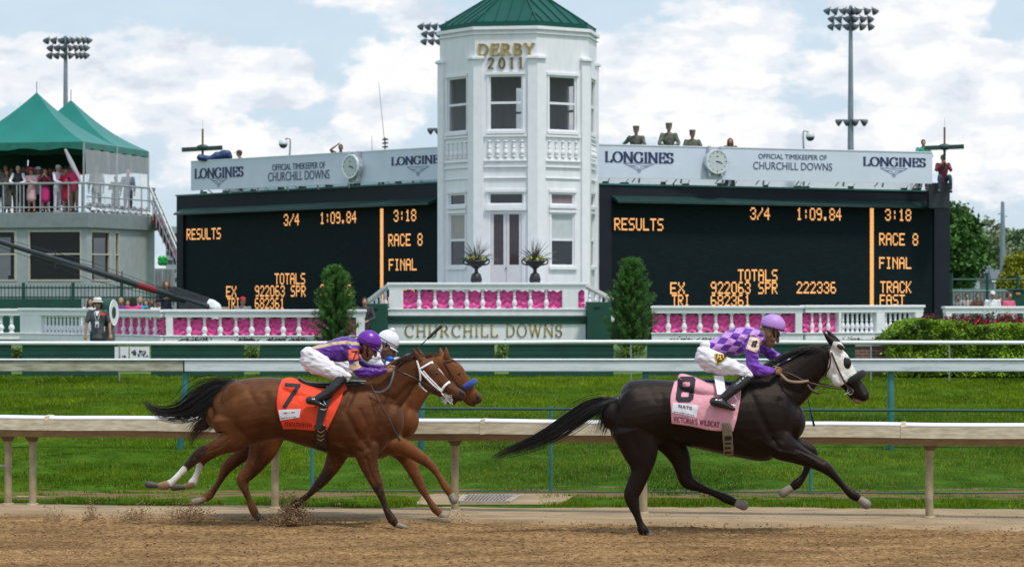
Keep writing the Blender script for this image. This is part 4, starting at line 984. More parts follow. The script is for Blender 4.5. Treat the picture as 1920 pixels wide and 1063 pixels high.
m = MB(); tp = a + dF*.9 + Vector((0,0,ezT-.25)); m.tube([(*(a+dF*.75+Vector((0,0,ezT-.3))),.05,.05),(*(a+dF*.5+Vector((0,0,ezT-.8))),.09,.05),(*(a+dF*.22+Vector((0,0,ezT-1.3))),.05,.04),(*(a+dF*.06+Vector((0,0,ezT-1.7))),.025,.03)], n=12, sub=4); m.build('tied_back_sheet', glass_clear('gathered_plastic', (.62,.62,.68), .6, .2), cu, smooth=True)

# outside stair
st = root('stair', 'red steel stair with grey handrails at the right end of the low building', 'stair', P(318, 550, 105) + Vector((0,0,-1.9)))
A = P(284, 352, 105); B_ = P(334, 468, 103.5); RED = M('dark_red_steel', (.16,.025,.03), .6, .2, 4)
for oy in (-.5, .5):
    m = MB(); m.beam(P(290, 405, 105)+Vector((0,oy,0)), P(338, 497, 103.5)+Vector((0,oy,0)), .06, .26); m.build('stringer', RED, st)
    m = MB(); m.beam(A+Vector((0,oy,0)), B_+Vector((0,oy,0)), .06, .06); m.beam(A+Vector((0,oy,-.45)), B_+Vector((0,oy,-.45)), .04, .04)
    for k in range(9): p = A.lerp(B_, k/8)+Vector((0,oy,0)); m.beam(p, p-Vector((0,0,1.0)), .035)
    m.build('handrail', M('pale_handrail', (.5,.52,.54), .5), st)
for k in range(9): p = P(290, 405, 105).lerp(P(338, 497, 103.5), (k+.5)/9); m = MB(); m.box(p.x-.14, p.x+.14, p.y-.47, p.y+.47, p.z-.02, p.z+.02); m.build('tread', RED, st)
# grey cabinet and green balloon
A, B_ = P(290, 503, 98), P(323, 560, 98); m = MB(); m.box(A.x, B_.x, 98, 98.8, .55, A.z); o = m.build('cabinet', M('grey_panel', (.22,.24,.25), .6, .1), at=((A.x+B_.x)/2, 98.4, .55), bevel=.03); tag(o, 'tall grey cabinet standing beside the left scoreboard', 'cabinet')
m = MB()
for k in range(5): m.box(A.x+.06+k*.12, A.x+.08+k*.12, 97.985, 98.0, 1.0, A.z-.1)
m.build('panel_seam', M('seam', (.12,.13,.14), .7), o)
c = P(305, 489, 97); m = MB()
for k in range(4): a_ = R(45+90*k); m.ell(c + Vector((.09*math.cos(a_), 0, .09*math.sin(a_))), (.12,.07,.12), n=14)
m.ell(c, (.11,.075,.11)); o = m.build('balloon', M('green_foil', (.01,.33,.06), .25, .15, 8, metal=.2), at=c, smooth=True); tag(o, 'shiny green clover shaped balloon floating above the grey cabinet', 'balloon')
m = MB(); m.cyl(c-Vector((0,0,.2)), c-Vector((0,0,.75)), .006); m.build('ribbon', WHITE, o)
# building far behind between stair and scoreboard
m = MB(); A, B_ = P(322, 372, 180), P(345, 550, 180); m.box(A.x-.4, B_.x+2, 180, 186, .5, H+(HZ-425)*180/F); o = m.build('tower_block', M('hazy_grey_wall', (.30,.34,.38), .9, .1), at=(A.x, 183, .5)); tag(o, 'distant grey block glimpsed left of the left scoreboard', 'building')
m = MB()
for k in range(8): m.box(A.x-.35, B_.x+1.9, 179.97, 179.995, 2.0+k*.6, 2.25+k*.6)
m.build('window_band', GLASSD, o)

# green fence and windscreen on the left
gf = root('picket_fence', 'dark green metal fence with a green windscreen in front of the low building', 'fence', (-15, 88, .55), group='green fences behind the balustrades')
A, B_ = P(-60, 534, 88), P(316, 545, 88); m = MB(); m.box(A.x, B_.x, 88, 88.04, H-(541-HZ)*88/F, H-(538-HZ)*88/F); m.box(A.x, B_.x, 88, 88.04, H-(559-HZ)*88/F, H-(556-HZ)*88/F); m.build('fence_rail', GREEN, gf)
m = MB(); x = A.x
while x < B_.x: m.box(x, x+.022, 88.01, 88.03, 1.2, H-(534-HZ)*88/F); x += .12
o = m.build('pickets', GREEN, gf)
for px in (44, 137, 228, 312): p = P(px, 530, 88); m = MB(); m.box(p.x-.05, p.x+.05, 87.95, 88.05, .55, p.z); m.build('post', GREEN, gf)
m = MB(); A, B_ = P(-60, 560, 86.5), P(152, 596, 86.5); m.box(A.x, B_.x, 86.5, 86.52, .8, A.z); m.build('windscreen', GREEN, gf)

# ------------------------------------------------------------------ camera boom
jb = root('camera_boom', 'long dark camera crane boom with rigging wires rising to the left', 'crane', P(378, 566, 74) + Vector((0,0,-1.6)))
A, B_ = P(-70, 432, 66), P(392, 576, 74); m = MB(); m.tube([(*A,.055,.055),(*lerp(A,B_,.5),.075,.075),(*lerp(A,B_,.8),.09,.09),(*B_,.10,.10)], n=10, sub=4); m.build('boom', M('dark_blue_grey_tube', (.025,.03,.042), .35, .2, 3), jb, smooth=True)
a_, b2 = lerp(A,B_,.68), lerp(A,B_,.755); m = MB(); m.tube([(*a_,.088,.088),(*b2,.096,.096)], n=12, sub=2); m.build('red_sleeve', M('dark_red_sleeve', (.22,.01,.02), .6), jb, smooth=True)
for up0, k0, k1_ in ((.22,.0,.95), (-.25,.0,.9), (.12,.3,.93)):
    m = MB(); m.tube([(*(lerp(A,B_,k0)+Vector((0,0,up0*.3))),.008,.008),(*(lerp(A,B_,.5)+Vector((0,-.05,up0))),.008,.008),(*(lerp(A,B_,k1_)+Vector((0,0,up0*.3))),.008,.008)], n=5, sub=1); m.build('rigging_wire', DARKM, jb)
for k in (.35, .62, .84): p = lerp(A,B_,k); m = MB(); m.cyl(p-Vector((0,0,.25)), p+Vector((0,0,.24)), .015); m.build('wire_spreader', DARKM, jb)
m = MB(); m.beam(lerp(A,B_,.83)+Vector((0,.02,.10)), P(388,570,74)+Vector((0,.02,.02)), .2, .30); m.beam(lerp(A,B_,.88)+Vector((0,0,-.2)), P(388,590,74), .25, .28)
m.box(P(372,0,74).x-.14, P(372,0,74).x+.14, 73.9, 74.2, .6, 2.1); m.build('pivot_head', DARKM, jb, bevel=.02)
m = MB(); m.tube([(*P(385,566,74),.13,.12),(*P(396,572,74),.17,.14),(*P(406,582,74),.15,.12),(*P(404,596,74),.12,.12)], n=14, sub=4)
me_, _ = fused(m, .02, 2, .5, lambda co, no: co + no*(.05*vnoise(co[:,0]*9, co[:,2]*9, 5))[:, None]); place_mesh(me_, 'white_cover', M('white_wrap', (.72,.74,.80), .5, .06, bump=.5, bscale=20), jb)
A = P(409, 572, 74); m = MB(); m.box(A.x, A.x+.28, 74, 74.2, A.z-.3, A.z-.05); m.build('counterweight', M('tan_weight', (.40,.32,.22), .7), jb)

# green drum lamp beside the man
c = P(205, 586, 64.5); dm = root('drum_reel', 'dark green drum with a white ringed face on a grey post beside the man', 'drum', (c.x, 64.5, .6))
ax = Vector((.972, -.235, 0)).normalized(); 
def dring(mb, segs, cc, n=30):
    side_ = ax.cross(Vector((0,0,1))); rings = []
    for (r_, o_) in segs: rings.append([cc + ax*o_ + side_*(r_*math.cos(2*math.pi*i/n)) + Vector((0,0,r_*math.sin(2*math.pi*i/n)*1.12)) for i in range(n)])
    vs = [v for q in rings for v in q]; mb.add(vs, [(j*n+i, j*n+(i+1) % n, (j+1)*n+(i+1) % n, (j+1)*n+i) for j in range(len(rings)-1) for i in range(n)])
m = MB(); dring(m, [(.0,-.15),(.27,-.15),(.30,-.12),(.30,.10),(.285,.115)], c); m.build('drum', GREEN, dm, smooth=False)
m = MB(); dring(m, [(.285,.114),(.28,.13),(.26,.125),(.13,.118),(.11,.10)], c); m.build('white_face', WHITE, dm)
m = MB(); dring(m, [(.13,.121),(.12,.126),(.0,.126)], c); m.build('hub', GREEN, dm)
m = MB(); dring(m, [(.374,-.06),(.376,.04)], c); 
m = MB(); m.box(c.x-.16, c.x-.03, 64.06, 64.09, c.z-.06, c.z+.0); m.build('orange_tag', M('orange_tag', (.80,.10,.02), .5), dm)
m = MB(); m.box(c.x-.10, c.x+.13, 64.45, 64.62, .55, c.z-.3); m.build('post', M('grey_post', (.14,.15,.16), .6), dm, bevel=.02)

# ------------------------------------------------------------------ floodlight masts
LMP = M('lamp_hood', (.05,.065,.085), .5, .2, 8); MASTM = M('mast_steel', (.22,.27,.32), .5, .1, 2, metal=.3)
def lamp_mesh():
    m = MB(); m.lathe([(.02,-.30),(.10,-.26),(.15,-.16),(.24,.02),(.26,.10),(.22,.10),(.10,.04)], (0,0,0), n=12); m.cyl((0,0,-.3),(0,0,-.42),.03); return m
def mast(label, px, D, ytop, rows, rpx=5):
    s = F/D; b = P(px, 550, D); o = root('floodlight_mast', label, 'floodlight', (b.x, D, .55), group='floodlight masts behind the scoreboards')
    m = MB(); m.tube([(b.x, D, .5, .30), (b.x, D, 8, .25), (b.x, D, P(px, ytop, D).z, .12)], n=12, sub=3); m.build('pole', MASTM, o, smooth=True); proto = None
    for (y, xs, tilt) in rows:
        z = P(px, y, D).z; m = MB(); m.beam((P(xs[0],0,D).x, D, z+.05), (P(xs[-1],0,D).x, D, z+.05), .07); m.build('crossarm', MASTM, o)
        for x in xs:
            if proto is None: l = lamp_mesh().build('lamp', LMP, o, smooth=True, world=False); proto = l
            else: l = proto.copy(); COL.objects.link(l); l.parent = o
            q = P(x, y, D); l.location = (q.x - b.x, -.2, z - .12 - .55); k = 1 if x > px else -1
            l.rotation_euler = (R(-20), R(180 - k*tilt), 0)
mast('floodlight mast on the left, rising behind the green tents', 123, 190, 70, [(75,(88,102,116,131,139,150,160,168),38), (89,(95,108,119,134,145,155,163),38), (103,(94,107,120,134,147,155,163),38)])
mast('floodlight mast half hidden behind the white tower', 838, 190, 42, [(49,(789,802,815,829,845,860,875),38), (63,(796,809,822,845,860,872),38), (77,(795,809,822,845,860,872),38), (243,(807,820,850,865),60)])
mast('tall floodlight mast rising behind the right scoreboard', 1595, 180, 13, [(20,(1550,1564,1580,1590,1601,1608,1625,1640),38), (35,(1558,1572,1587,1602,1617,1631),38), (49,(1557,1571,1586,1602,1616,1632),38), (227,(1571,1586,1603,1620),60)])

# ------------------------------------------------------------------ kit on top of the boards
def cctv(label, px, ybase, ytop, side, D):
    b = P(px, ybase, D); t_ = P(px+side*-1.5, ytop, D); o = root('security_camera', label, 'security camera', b, group='security cameras above the sponsor boards')
    m = MB(); m.tube([(*b,.032,.032),(*lerp(b,t_,.75),.028,.028),(*(t_+Vector((side*.04,0,0))),.025,.025),(*(t_+Vector((side*.16,0,-.02))),.03,.03)], n=8, sub=4); m.build('pole', STEEL, o, smooth=True)
    c = t_ + Vector((side*.24, 0, -.17)); m = MB(); m.lathe([(.04,.14),(.13,.10),(.15,.0),(.15,-.04)], c, n=16); m.build('housing', M('pale_housing', (.55,.60,.62), .3), o, smooth=True)
    m = MB(); m.lathe([(.14,-.045),(.12,-.10),(.07,-.15),(.01,-.165)], c, n=16); m.build('dome', DARKM, o, smooth=True)
cctv('white dome security camera on a pole above the left sponsor board', 543, 294, 260, -1, 89.5)
cctv('white dome security camera on a pole above the right sponsor board', 1507, 279, 246, 1, 87.5)
def crossbar(label, px, yb, ya, x0, x1, y0, y1, D, ybase):
    o = root('antenna_frame', label, 'antenna', P(px, ybase, D), group='dark green crossbar frames at the board ends'); DG = M('frame_green', (.012,.045,.04), .5, .2, 5)
    m = MB(); m.beam(P(x0, y0, D), P(x1, y1, D), .12, .14); m.ell(P(px, yb-1, D), (.22,.10,.11)); m.build('crossbar', DG, o)
    m = MB(); m.beam(P(x0, y0+3.6, D), P(x1, y1+3.6, D), .11, .03); m.build('edge_strip', M('tan_edge', (.35,.27,.12), .6), o)
    m = MB(); m.cyl(P(px, ybase, D), P(px, yb, D), .03, .05); m.build('stem', DARKM, o)
    m = MB(); m.cyl(P(px, yb-6, D), P(px, ya, D), .035); m.build('mast', M('brown_mast', (.16,.11,.07), .6), o); m = MB(); m.cyl(P(px, ya, D), P(px, ya-16, D), .006); m.cyl(P(px, yb, D), P(px, yb-6, D), .012); m.build('whip_aerial', STEEL, o)
crossbar('crossbar antenna frame at the left end of the left sponsor board', 380, 278, 242, 341, 417, 281, 277, 93, 300)
crossbar('crossbar antenna frame at the right end of the right sponsor board', 1771, 277, 239, 1733, 1807, 278, 275, 89, 318)
m = MB(); pts = [(373,293,.10),(378,292,.13),(392,294,.10),(405,290,.13),(417,287,.17),(427,286,.16),(431,290,.12)]; m.tube([(*P(x,y+4,92.5),r_,.2) for x,y,r_ in pts], n=14, sub=4)
me_, _ = fused(m, .03, 2, .5, lambda co, no: co + no*(.06*vnoise(co[:,0]*7, co[:,2]*7, 8))[:, None]); a = P(400, 300, 92.5); o = place_mesh(me_, 'tarpaulin', M('blue_tarp', (.010,.035,.12), .5, .2, 6), at=a); tag(o, 'dark blue tarpaulin heap on top of the left sponsor board', 'tarpaulin')
for i, (px, ya, yb_, wd, lab) in enumerate(((710, 155, 278, .010, 'tall thin whip aerial behind the left sponsor board beside the tower'), (697, 255, 280, .010, 'short thin aerial left of the tall whip aerial'))):
    a, b_ = P(px + (14 if i == 0 else 1), yb_+20, 88), P(px, ya, 88); m = MB(); m.cyl(a, b_, wd*1.5, wd*.7, n=6); o = m.build('aerial', STEEL, at=a); tag(o, lab, 'antenna', 'thin aerials left of the tower')
    if i == 0:
        m = MB()
        for k in range(3): p = P(722, 262+k*7, 88); m.beam(p-Vector((.09,0,0)), p+Vector((.1,0,.01)), .03, .05)
        m.cyl(P(722,258,88), P(722,282,88), .02); m.build('bracket', DARKM, o)
# little floodlights and boxes along the top of the scoreboards
r = random.Random(12)
for pl, pxs in ((sL, (375,418,468,520,560,610,652,663,708,740)), (sR, (1140,1175,1248,1290,1358,1378,1440,1500,1515,1600,1700,1722))):
    for px in pxs:
        u = pl.u(px); zt2 = (5.92 if pl is sL else 5.87); p = Vector(pl.w(u, zt2, -.15)); o = root('small_floodlight', 'small dark fitting on the top edge of the %s scoreboard' % ('left' if pl is sL else 'right'), 'light fitting', p, group='small fittings on the %s scoreboard top' % ('left' if pl is sL else 'right'))
        w_ = r.uniform(.08, .26); h_ = r.uniform(.05, .10); m = MB(); pl.box(m, u-w_/2, u+w_/2, -.25, -.05, zt2, zt2+h_); m.build('housing', DARKM, o, bevel=.01)
        m = MB(); m.beam(pl.w(u, zt2, -.1), pl.w(u+.1, zt2+.16, -.05), .02); m.build('bracket', DARKM, o)

# drain grate beyond the track rail
a, b_, c_, d_ = P(862,947,0+2.4*F/(947-HZ)), P(952,947,2.4*F/(947-HZ)), P(972,934,2.4*F/(934-HZ)), P(872,934,2.4*F/(934-HZ))
g = root('drain_grate', 'flat steel drain grate in the sandy patch beyond the rail', 'drain', (a+c_)/2 - Vector((0,0,.0)))
m = MB()
for k in range(15): m.beam(lerp(a,b_,k/14)+Vector((0,0,.04)), lerp(d_,c_,k/14)+Vector((0,0,.04)), .012, .02)
for k in range(4): m.beam(lerp(a,d_,k/3)+Vector((0,0,.045)), lerp(b_,c_,k/3)+Vector((0,0,.045)), .02, .02)
m.build('bars', M('grate_steel', (.30,.27,.24), .6), g)
m = MB()
for p, q in ((a,b_),(b_,c_),(c_,d_),(d_,a)): m.beam(p+Vector((0,0,.035)), q+Vector((0,0,.035)), .06, .03)
m.build('frame', M('worn_concrete', (.40,.33,.26), .9), g)
m = MB(); m.add([a-Vector((.5,.15,-.022)), b_+Vector((.6,-.15,.022)), c_+Vector((.7,.45,.022)), d_+Vector((-.5,.45,.022))], [(0,1,2,3)]); tag(m.build('sandy_apron', KERB), kind='structure')
# ================================================================== plants
LEAFM = M('leaves', (1,1,1), .7, .15, 2, attr=True, spec=.25)
def leaves(name, c, size, colr, parent=None, at=None, seed=1, mat=None, flat=0.0, asp=.55):
    r = np.random.default_rng(seed); n = len(c); a = r.normal(size=(n, 3)); a[:,2] *= (1-flat); a /= np.linalg.norm(a, axis=1)[:, None]; b = np.cross(a, r.normal(size=(n, 3))); b /= np.linalg.norm(b, axis=1)[:, None]
    s = (size*(.6+.8*r.random(n)))[:, None] if np.isscalar(size) else size[:, None]
    off = np.array(world_loc(parent)) if parent is not None else np.array(at if at is not None else (0,0,0)); c = c - off
    v = np.stack([c - a*s, c + b*s*asp, c + a*s, c - b*s*asp], 1).reshape(-1, 3)
    me = bpy.data.meshes.new(name); me.vertices.add(4*n); me.vertices.foreach_set('co', v.ravel()); me.loops.add(4*n); me.loops.foreach_set('vertex_index', np.arange(4*n))
    me.polygons.add(n); me.polygons.foreach_set('loop_start', np.arange(0, 4*n, 4)); me.update(calc_edges=True)
    cc = np.ones((4*n, 4)); cc[:, :3] = np.repeat(colr, 4, 0); at_ = me.color_attributes.new('Col', 'FLOAT_COLOR', 'POINT'); at_.data.foreach_set('color', cc.ravel())
    me.materials.append(mat or LEAFM); o = bpy.data.objects.new(name, me); COL.objects.link(o)
    if parent is not None: o.parent = parent
    else: o.location = tuple(off)
    return o
def clump_pts(r, n, c, rad, nclump, cr=.28, hollow=.5):
    """leaf positions in clumps through an ellipsoid crown with ragged outline"""
    d = r.normal(size=(nclump, 3)); d /= np.linalg.norm(d, axis=1)[:, None]; d *= (hollow + (1-hollow)*r.random(nclump)**.5)[:, None]*(.82+.3*r.random(nclump))[:, None]
    cc = np.array(c) + d*np.array(rad); k = r.integers(0, nclump, n); q = r.normal(size=(n, 3))*cr*np.mean(rad)*(.5+.7*r.random(nclump))[k][:, None]*.55
    return cc[k] + q*np.array([1,1,.7]), k
# conifers
def conifer(label, px, ytop, D, halfw, zb, seed):
    top = P(px, ytop, D); r = np.random.default_rng(seed); hgt = top.z - zb; o = root('conifer', label, 'tree', (top.x, D, zb), group='young conifers in front of the scoreboards')
    m = MB(); m.tube([(top.x, D, zb, .05), (top.x, D, zb+hgt*.6, .03), (top.x, D, top.z-.05, .01)], n=8, sub=3); m.build('trunk', M('bark', (.07,.045,.03), .9, .3, 15), o, smooth=True)
    m = MB(); P0, DIR, CL = [], [], []; n_b = 185
    for i in range(n_b):
        t_ = (i+.5)/n_b; z = zb + .02 + hgt*(t_**.92)*.96; rad = halfw*np.interp(t_, [0,.18,.45,.75,.92,1], [.72,1,.86,.58,.30,.04])*(.62+.55*r.random()); a = i*2.4 + r.random(); el = R(38 + 30*t_)
        b0 = np.array((top.x, D, z - rad*.35)); e = np.array((math.cos(a)*rad, math.sin(a)*rad, rad*math.tan(el)*.62)); m.cyl(b0, b0+e, .010, .003, n=4, cap=False)
        for s_ in np.linspace(.15, 1, 12):
            p = b0 + e*s_ + np.array((0,0,.05*s_*s_)); k = 15
            dd = e/np.linalg.norm(e)*.9 + r.normal(size=(k, 3))*.75 + np.array((0,0,.35)); dd /= np.linalg.norm(dd, axis=1)[:, None]
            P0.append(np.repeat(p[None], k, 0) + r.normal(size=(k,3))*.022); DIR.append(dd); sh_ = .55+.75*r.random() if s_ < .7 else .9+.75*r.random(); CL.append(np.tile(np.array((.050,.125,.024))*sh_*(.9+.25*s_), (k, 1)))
    m.build('branch', M('bark', (.07,.045,.03), .9, .3, 15), o)
    P0 = np.concatenate(P0); DIR = np.concatenate(DIR); CL = np.concatenate(CL); n = len(P0); sd_ = np.cross(DIR, r.normal(size=(n, 3))); sd_ /= np.linalg.norm(sd_, axis=1)[:, None]; w_ = .0075; L_ = (.05+.06*r.random(n))[:, None]
    v = np.stack([P0 - sd_*w_, P0 + sd_*w_, P0 + DIR*L_], 1).reshape(-1, 3) - np.array(world_loc(o))
    me = bpy.data.meshes.new('needles'); me.vertices.add(3*n); me.vertices.foreach_set('co', v.ravel()); me.loops.add(3*n); me.loops.foreach_set('vertex_index', np.arange(3*n)); me.polygons.add(n); me.polygons.foreach_set('loop_start', np.arange(0, 3*n, 3)); me.update(calc_edges=True)
    cc = np.ones((3*n, 4)); cc[:, :3] = np.repeat(CL, 3, 0); at_ = me.color_attributes.new('Col', 'FLOAT_COLOR', 'POINT'); at_.data.foreach_set('color', cc.ravel()); me.materials.append(LEAFM); q = bpy.data.objects.new('needles', me); COL.objects.link(q); q.parent = o
conifer('young dark conifer standing left of the tower before the pink balustrade', 628, 503, 66.5, .54, 1.0, 5)
conifer('young dark conifer standing right of the tower beside the green box', 1184, 489, 66.5, .60, 1.0, 6)

# hedge
r = np.random.default_rng(9); A, B_ = P(1652, 604, 62.5), P(2060, 604, 62.5); n = 46000
hx = A.x + (B_.x - A.x)*r.random(n); fy = r.random(n); topz = 1.70 + .05*np.sin(hx*2.1) + .10*vnoise(hx*2.6, hx*0+3, 4) + .05*vnoise(hx*9, hx*0, 6)
sel = r.random(n) < .30; yy_ = np.where(sel, 61.4 + 2.2*fy, 61.35 + .22*r.random(n)); zz = np.where(sel, topz - .06*r.random(n), .5 + (topz-.5)*r.random(n))
le = np.clip((hx-A.x)/.5, 0, 1); yy_ = yy_ + .25*(1-le); zz = np.where(le < 1, .5 + (zz-.5)*(.72+.28*le), zz); bump_ = vnoise(hx*3.2, zz*3.6, 12)*.22 + vnoise(hx*8, zz*8, 13)*.10; yy_ = np.where(sel, yy_, yy_ - bump_)
ext = r.random(n) < .04; hx = hx - np.where(ext & (le < .6), .15*r.random(n), 0)
tone = np.clip(.5 + vnoise(hx*4, zz*5, 14)*.8 + .5*vnoise(hx*13, zz*13, 15), 0, 1)[:, None]; cl = np.array((.045,.105,.008))*(1-tone) + np.array((.27,.42,.03))*tone; cl = cl*(.75+.5*r.random((n, 1)))
hg = root('hedge', 'clipped bright green leafy hedge along the right side of the turf', 'hedge', ((A.x+B_.x)/2, 62.5, .45))
leaves('foliage', np.stack([hx, yy_, zz], 1), .035, cl, hg, seed=3)
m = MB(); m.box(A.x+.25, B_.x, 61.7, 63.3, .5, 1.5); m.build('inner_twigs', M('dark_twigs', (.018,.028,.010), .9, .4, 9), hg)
# rose bushes
for i in range(9):
    px = 1738 + i*30; D = 66; c = P(px, 598, D); r = np.random.default_rng(30+i); n = 1500; o = root('rose_bush', 'dark leaved rose bush with crimson blooms behind the hedge', 'rose bush', (c.x, D, 1.0), group='rose bushes between hedge and balustrade')
    pts, k = clump_pts(r, n, (c.x, D, 1.50), (.26,.25,.36), 26, .5); leaves('foliage', pts, .030, np.array((.07,.045,.030))*(.5+1.1*r.random((n,1))) + np.array((0,.02,0))*r.random((n,1)), o, seed=i)
    nb = 90; fp = np.array((c.x, D-.22, 1.66)) + r.normal(size=(nb, 3))*np.array((.16,.06,.09)); fp = np.repeat(fp[:14+2*i % 7+8], 6, 0)[:120] + r.normal(size=(min(120, (14+2*i % 7+8)*6), 3))*.018
    leaves('bloom', fp, .024, np.tile(np.array((.60,.015,.07)), (len(fp), 1))*(.6+.8*r.random((len(fp),1))), o, seed=50+i, asp=.9)
    m = MB()
    for j in range(5): a_ = r.random()*6.28; m.cyl((c.x, D, 1.0), (c.x+.15*math.cos(a_), D+.15*math.sin(a_), 1.45), .008, n=5)
    m.build('stem', M('bark', (.07,.045,.03), .9, .3, 15), o)
# brick planter
BR = bpy.data.materials.new('brick'); BR.use_nodes = True; t = BR.node_tree; b = t.nodes['Principled BSDF']; b.inputs['Roughness'].default_value = .9
tcn = node(t, 'ShaderNodeTexCoord'); mp = node(t, 'ShaderNodeMapping'); t.links.new(tcn.outputs['Object'], mp.inputs[0]); mp.inputs['Rotation'].default_value = (R(90), 0, 0)
bk = node(t, 'ShaderNodeTexBrick'); t.links.new(mp.outputs[0], bk.inputs[0]); bk.inputs['Color1'].default_value = (.16,.07,.05,1); bk.inputs['Color2'].default_value = (.22,.10,.07,1); bk.inputs['Mortar'].default_value = (.30,.27,.24,1); bk.inputs['Scale'].default_value = 1; bk.inputs['Brick Width'].default_value = .22; bk.inputs['Row Height'].default_value = .075; bk.inputs['Mortar Size'].default_value = .008
t.links.new(bk.outputs[0], b.inputs['Base Color'])
A, B_ = P(1603, 650, 63.4), P(1700, 700, 63.4); m = MB(); m.box(A.x, B_.x, 63.4, 63.7, .44, 1.14); m2 = m; o = m.build('brick_wall', BR, at=((A.x+B_.x)/2, 63.5, .44)); tag(o, 'low red brick wall piece between green board and hedge', 'wall')
m = MB(); m.box(A.x-.02, B_.x+.02, 63.37, 63.73, 1.143, 1.19); m.build('coping', M('grey_coping', (.35,.33,.31), .8), o)

# low bedding plants under the left balustrade
for i, px in enumerate((352, 376, 458, 470, 512, 524, 556, 572, 600, 1268, 1290, 1326, 1352, 1600)):
    D = 66.2; c = P(px, 636, D); r = np.random.default_rng(80+i); n = 160; o = root('bedding_plant', 'small dark purple leaved plant at the foot of a balustrade', 'plant', (c.x, D, 1.05), group='small dark plants at the foot of the balustrades')
    pts = np.array((c.x, D, 1.20)) + r.normal(size=(n, 3))*np.array((.12,.10,.045)); leaves('foliage', pts, .034, np.array((.05,.035,.04))*(.5+1.2*r.random((n,1))), o, seed=i)
    m = MB()
    for k in range(4): m.cyl((c.x, D, 1.04), (c.x+r.uniform(-.08,.08), D, 1.2), .006, n=4)
    m.build('stem', M('bark', (.07,.045,.03), .9, .3, 15), o)
# plants seen through the gaps between the boards
for i, (px, w_) in enumerate(((940, .17), (1182, .35), (1640, .3), (32, .13), (252, .3), (472, .17))):
    D = 64.5; c = P(px, 670, D); r = np.random.default_rng(120+i); n = 1400; o = root('shrub', 'small light green shrub seen through a gap between the board barriers', 'shrub', (c.x, D, .6), group='small shrubs in the gaps between the boards')
    pts, k = clump_pts(r, n, (c.x, D, .86), (w_,.3,.26), 14, .6); leaves('foliage', pts, .03, np.array((.10,.17,.03))*(.5+.9*r.random((n,1))), o, seed=i)
    m = MB(); m.cyl((c.x, D, .6), (c.x, D, .9), .012, n=5); m.build('stem', M('bark', (.07,.045,.03), .9, .3, 15), o)

# trees beyond
def tree(label, px, D, ytop, wpx, ybot, col, seed, n=26000, ncl=150, leaf=.16, trunkw=.3, hollow=.45, cr=.30, group='trees beyond the right scoreboard'):
    top = P(px, ytop, D); rx = wpx/2*D/F; zb = H - (ybot-HZ)*D/F; rz = (top.z-zb)/2; c = (top.x, D, zb+rz); r = np.random.default_rng(seed); o = root('tree', label, 'tree', (top.x, D, .5), group=group)
    m = MB(); m.tube([(top.x, D, .4, trunkw), (top.x+.1, D, zb+rz*.5, trunkw*.7), (top.x-.1, D, zb+rz*1.3, trunkw*.3)], n=10, sub=4)
    for k in range(14): a_ = r.random()*6.28; z0 = zb + rz*(.2+.9*r.random()); m.tube([(top.x, D, z0, trunkw*.35), (top.x+rx*.4*math.cos(a_), D+rx*.4*math.sin(a_), z0+rz*.25, trunkw*.2), (top.x+rx*.75*math.cos(a_), D+rx*.75*math.sin(a_), z0+rz*.4, trunkw*.06)], n=6, sub=3)
    m.build('trunk', M('bark', (.07,.045,.03), .9, .3, 15), o, smooth=True)
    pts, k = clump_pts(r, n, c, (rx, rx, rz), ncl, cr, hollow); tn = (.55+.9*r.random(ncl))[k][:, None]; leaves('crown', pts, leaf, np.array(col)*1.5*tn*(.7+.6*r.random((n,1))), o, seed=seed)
tree('dense dark green maple right beside the right scoreboard', 1775, 150, 388, 128, 545, (.035,.085,.018), 3, n=42000, ncl=230, leaf=.15, cr=.24)
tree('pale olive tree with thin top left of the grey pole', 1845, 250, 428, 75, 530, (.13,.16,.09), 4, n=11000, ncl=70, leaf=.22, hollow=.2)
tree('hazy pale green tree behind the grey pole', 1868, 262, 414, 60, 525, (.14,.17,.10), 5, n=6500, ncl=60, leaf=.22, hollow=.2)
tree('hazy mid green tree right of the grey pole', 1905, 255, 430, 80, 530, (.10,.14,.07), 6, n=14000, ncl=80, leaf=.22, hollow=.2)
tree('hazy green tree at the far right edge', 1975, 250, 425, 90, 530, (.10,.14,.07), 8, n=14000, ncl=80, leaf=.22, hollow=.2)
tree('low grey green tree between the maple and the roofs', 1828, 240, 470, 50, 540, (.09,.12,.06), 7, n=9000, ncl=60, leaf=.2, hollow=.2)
# golden dome shrub
c = P(1912, 510, 120); r = np.random.default_rng(17); n = 9000; o = root('golden_shrub', 'large rounded golden green shrub at the right edge', 'shrub', (c.x, 120, .5))
d = r.normal(size=(n, 3)); d /= np.linalg.norm(d, axis=1)[:, None]; d *= (.8+.24*r.random(n)+.10*np.sin(d[:,0]*9)*np.cos(d[:,2]*8))[:, None]; pts = np.array((c.x, 120, 1.9)) + d*np.array((1.0,1.0,2.3))
leaves('crown', pts, .09, (np.array((.30,.31,.02))*np.clip(.55+.5*(vnoise(d[:,0]*4, d[:,2]*4, 3)+.5), .4, 1.2)[:, None])*(.6+.7*r.random((n,1))), o, seed=2)
m = MB(); m.ell((c.x, 120, 1.9), (.8,.8,1.9)); m.build('inner_mass', M('dark_twigs', (.018,.028,.010), .9, .4, 9), o)
# utility pole
p = P(1880, 380, 200); m = MB(); m.tube([(p.x, 200, .4, .26), (p.x, 200, 6, .20), (p.x, 200, p.z, .13)], n=10, sub=2); o = m.build('utility_pole', MASTM, at=(p.x, 200, .5), smooth=True); tag(o, 'thick grey utility pole with small crossarms beyond the trees', 'pole')
m = MB(); m.beam((p.x-.35, 200, p.z-.85), (p.x+.1, 200, p.z-.85), .08); m.beam((p.x-.1, 200, p.z-1.0), (p.x+.35, 200, p.z-1.05), .06); m.build('crossarm', MASTM, o)
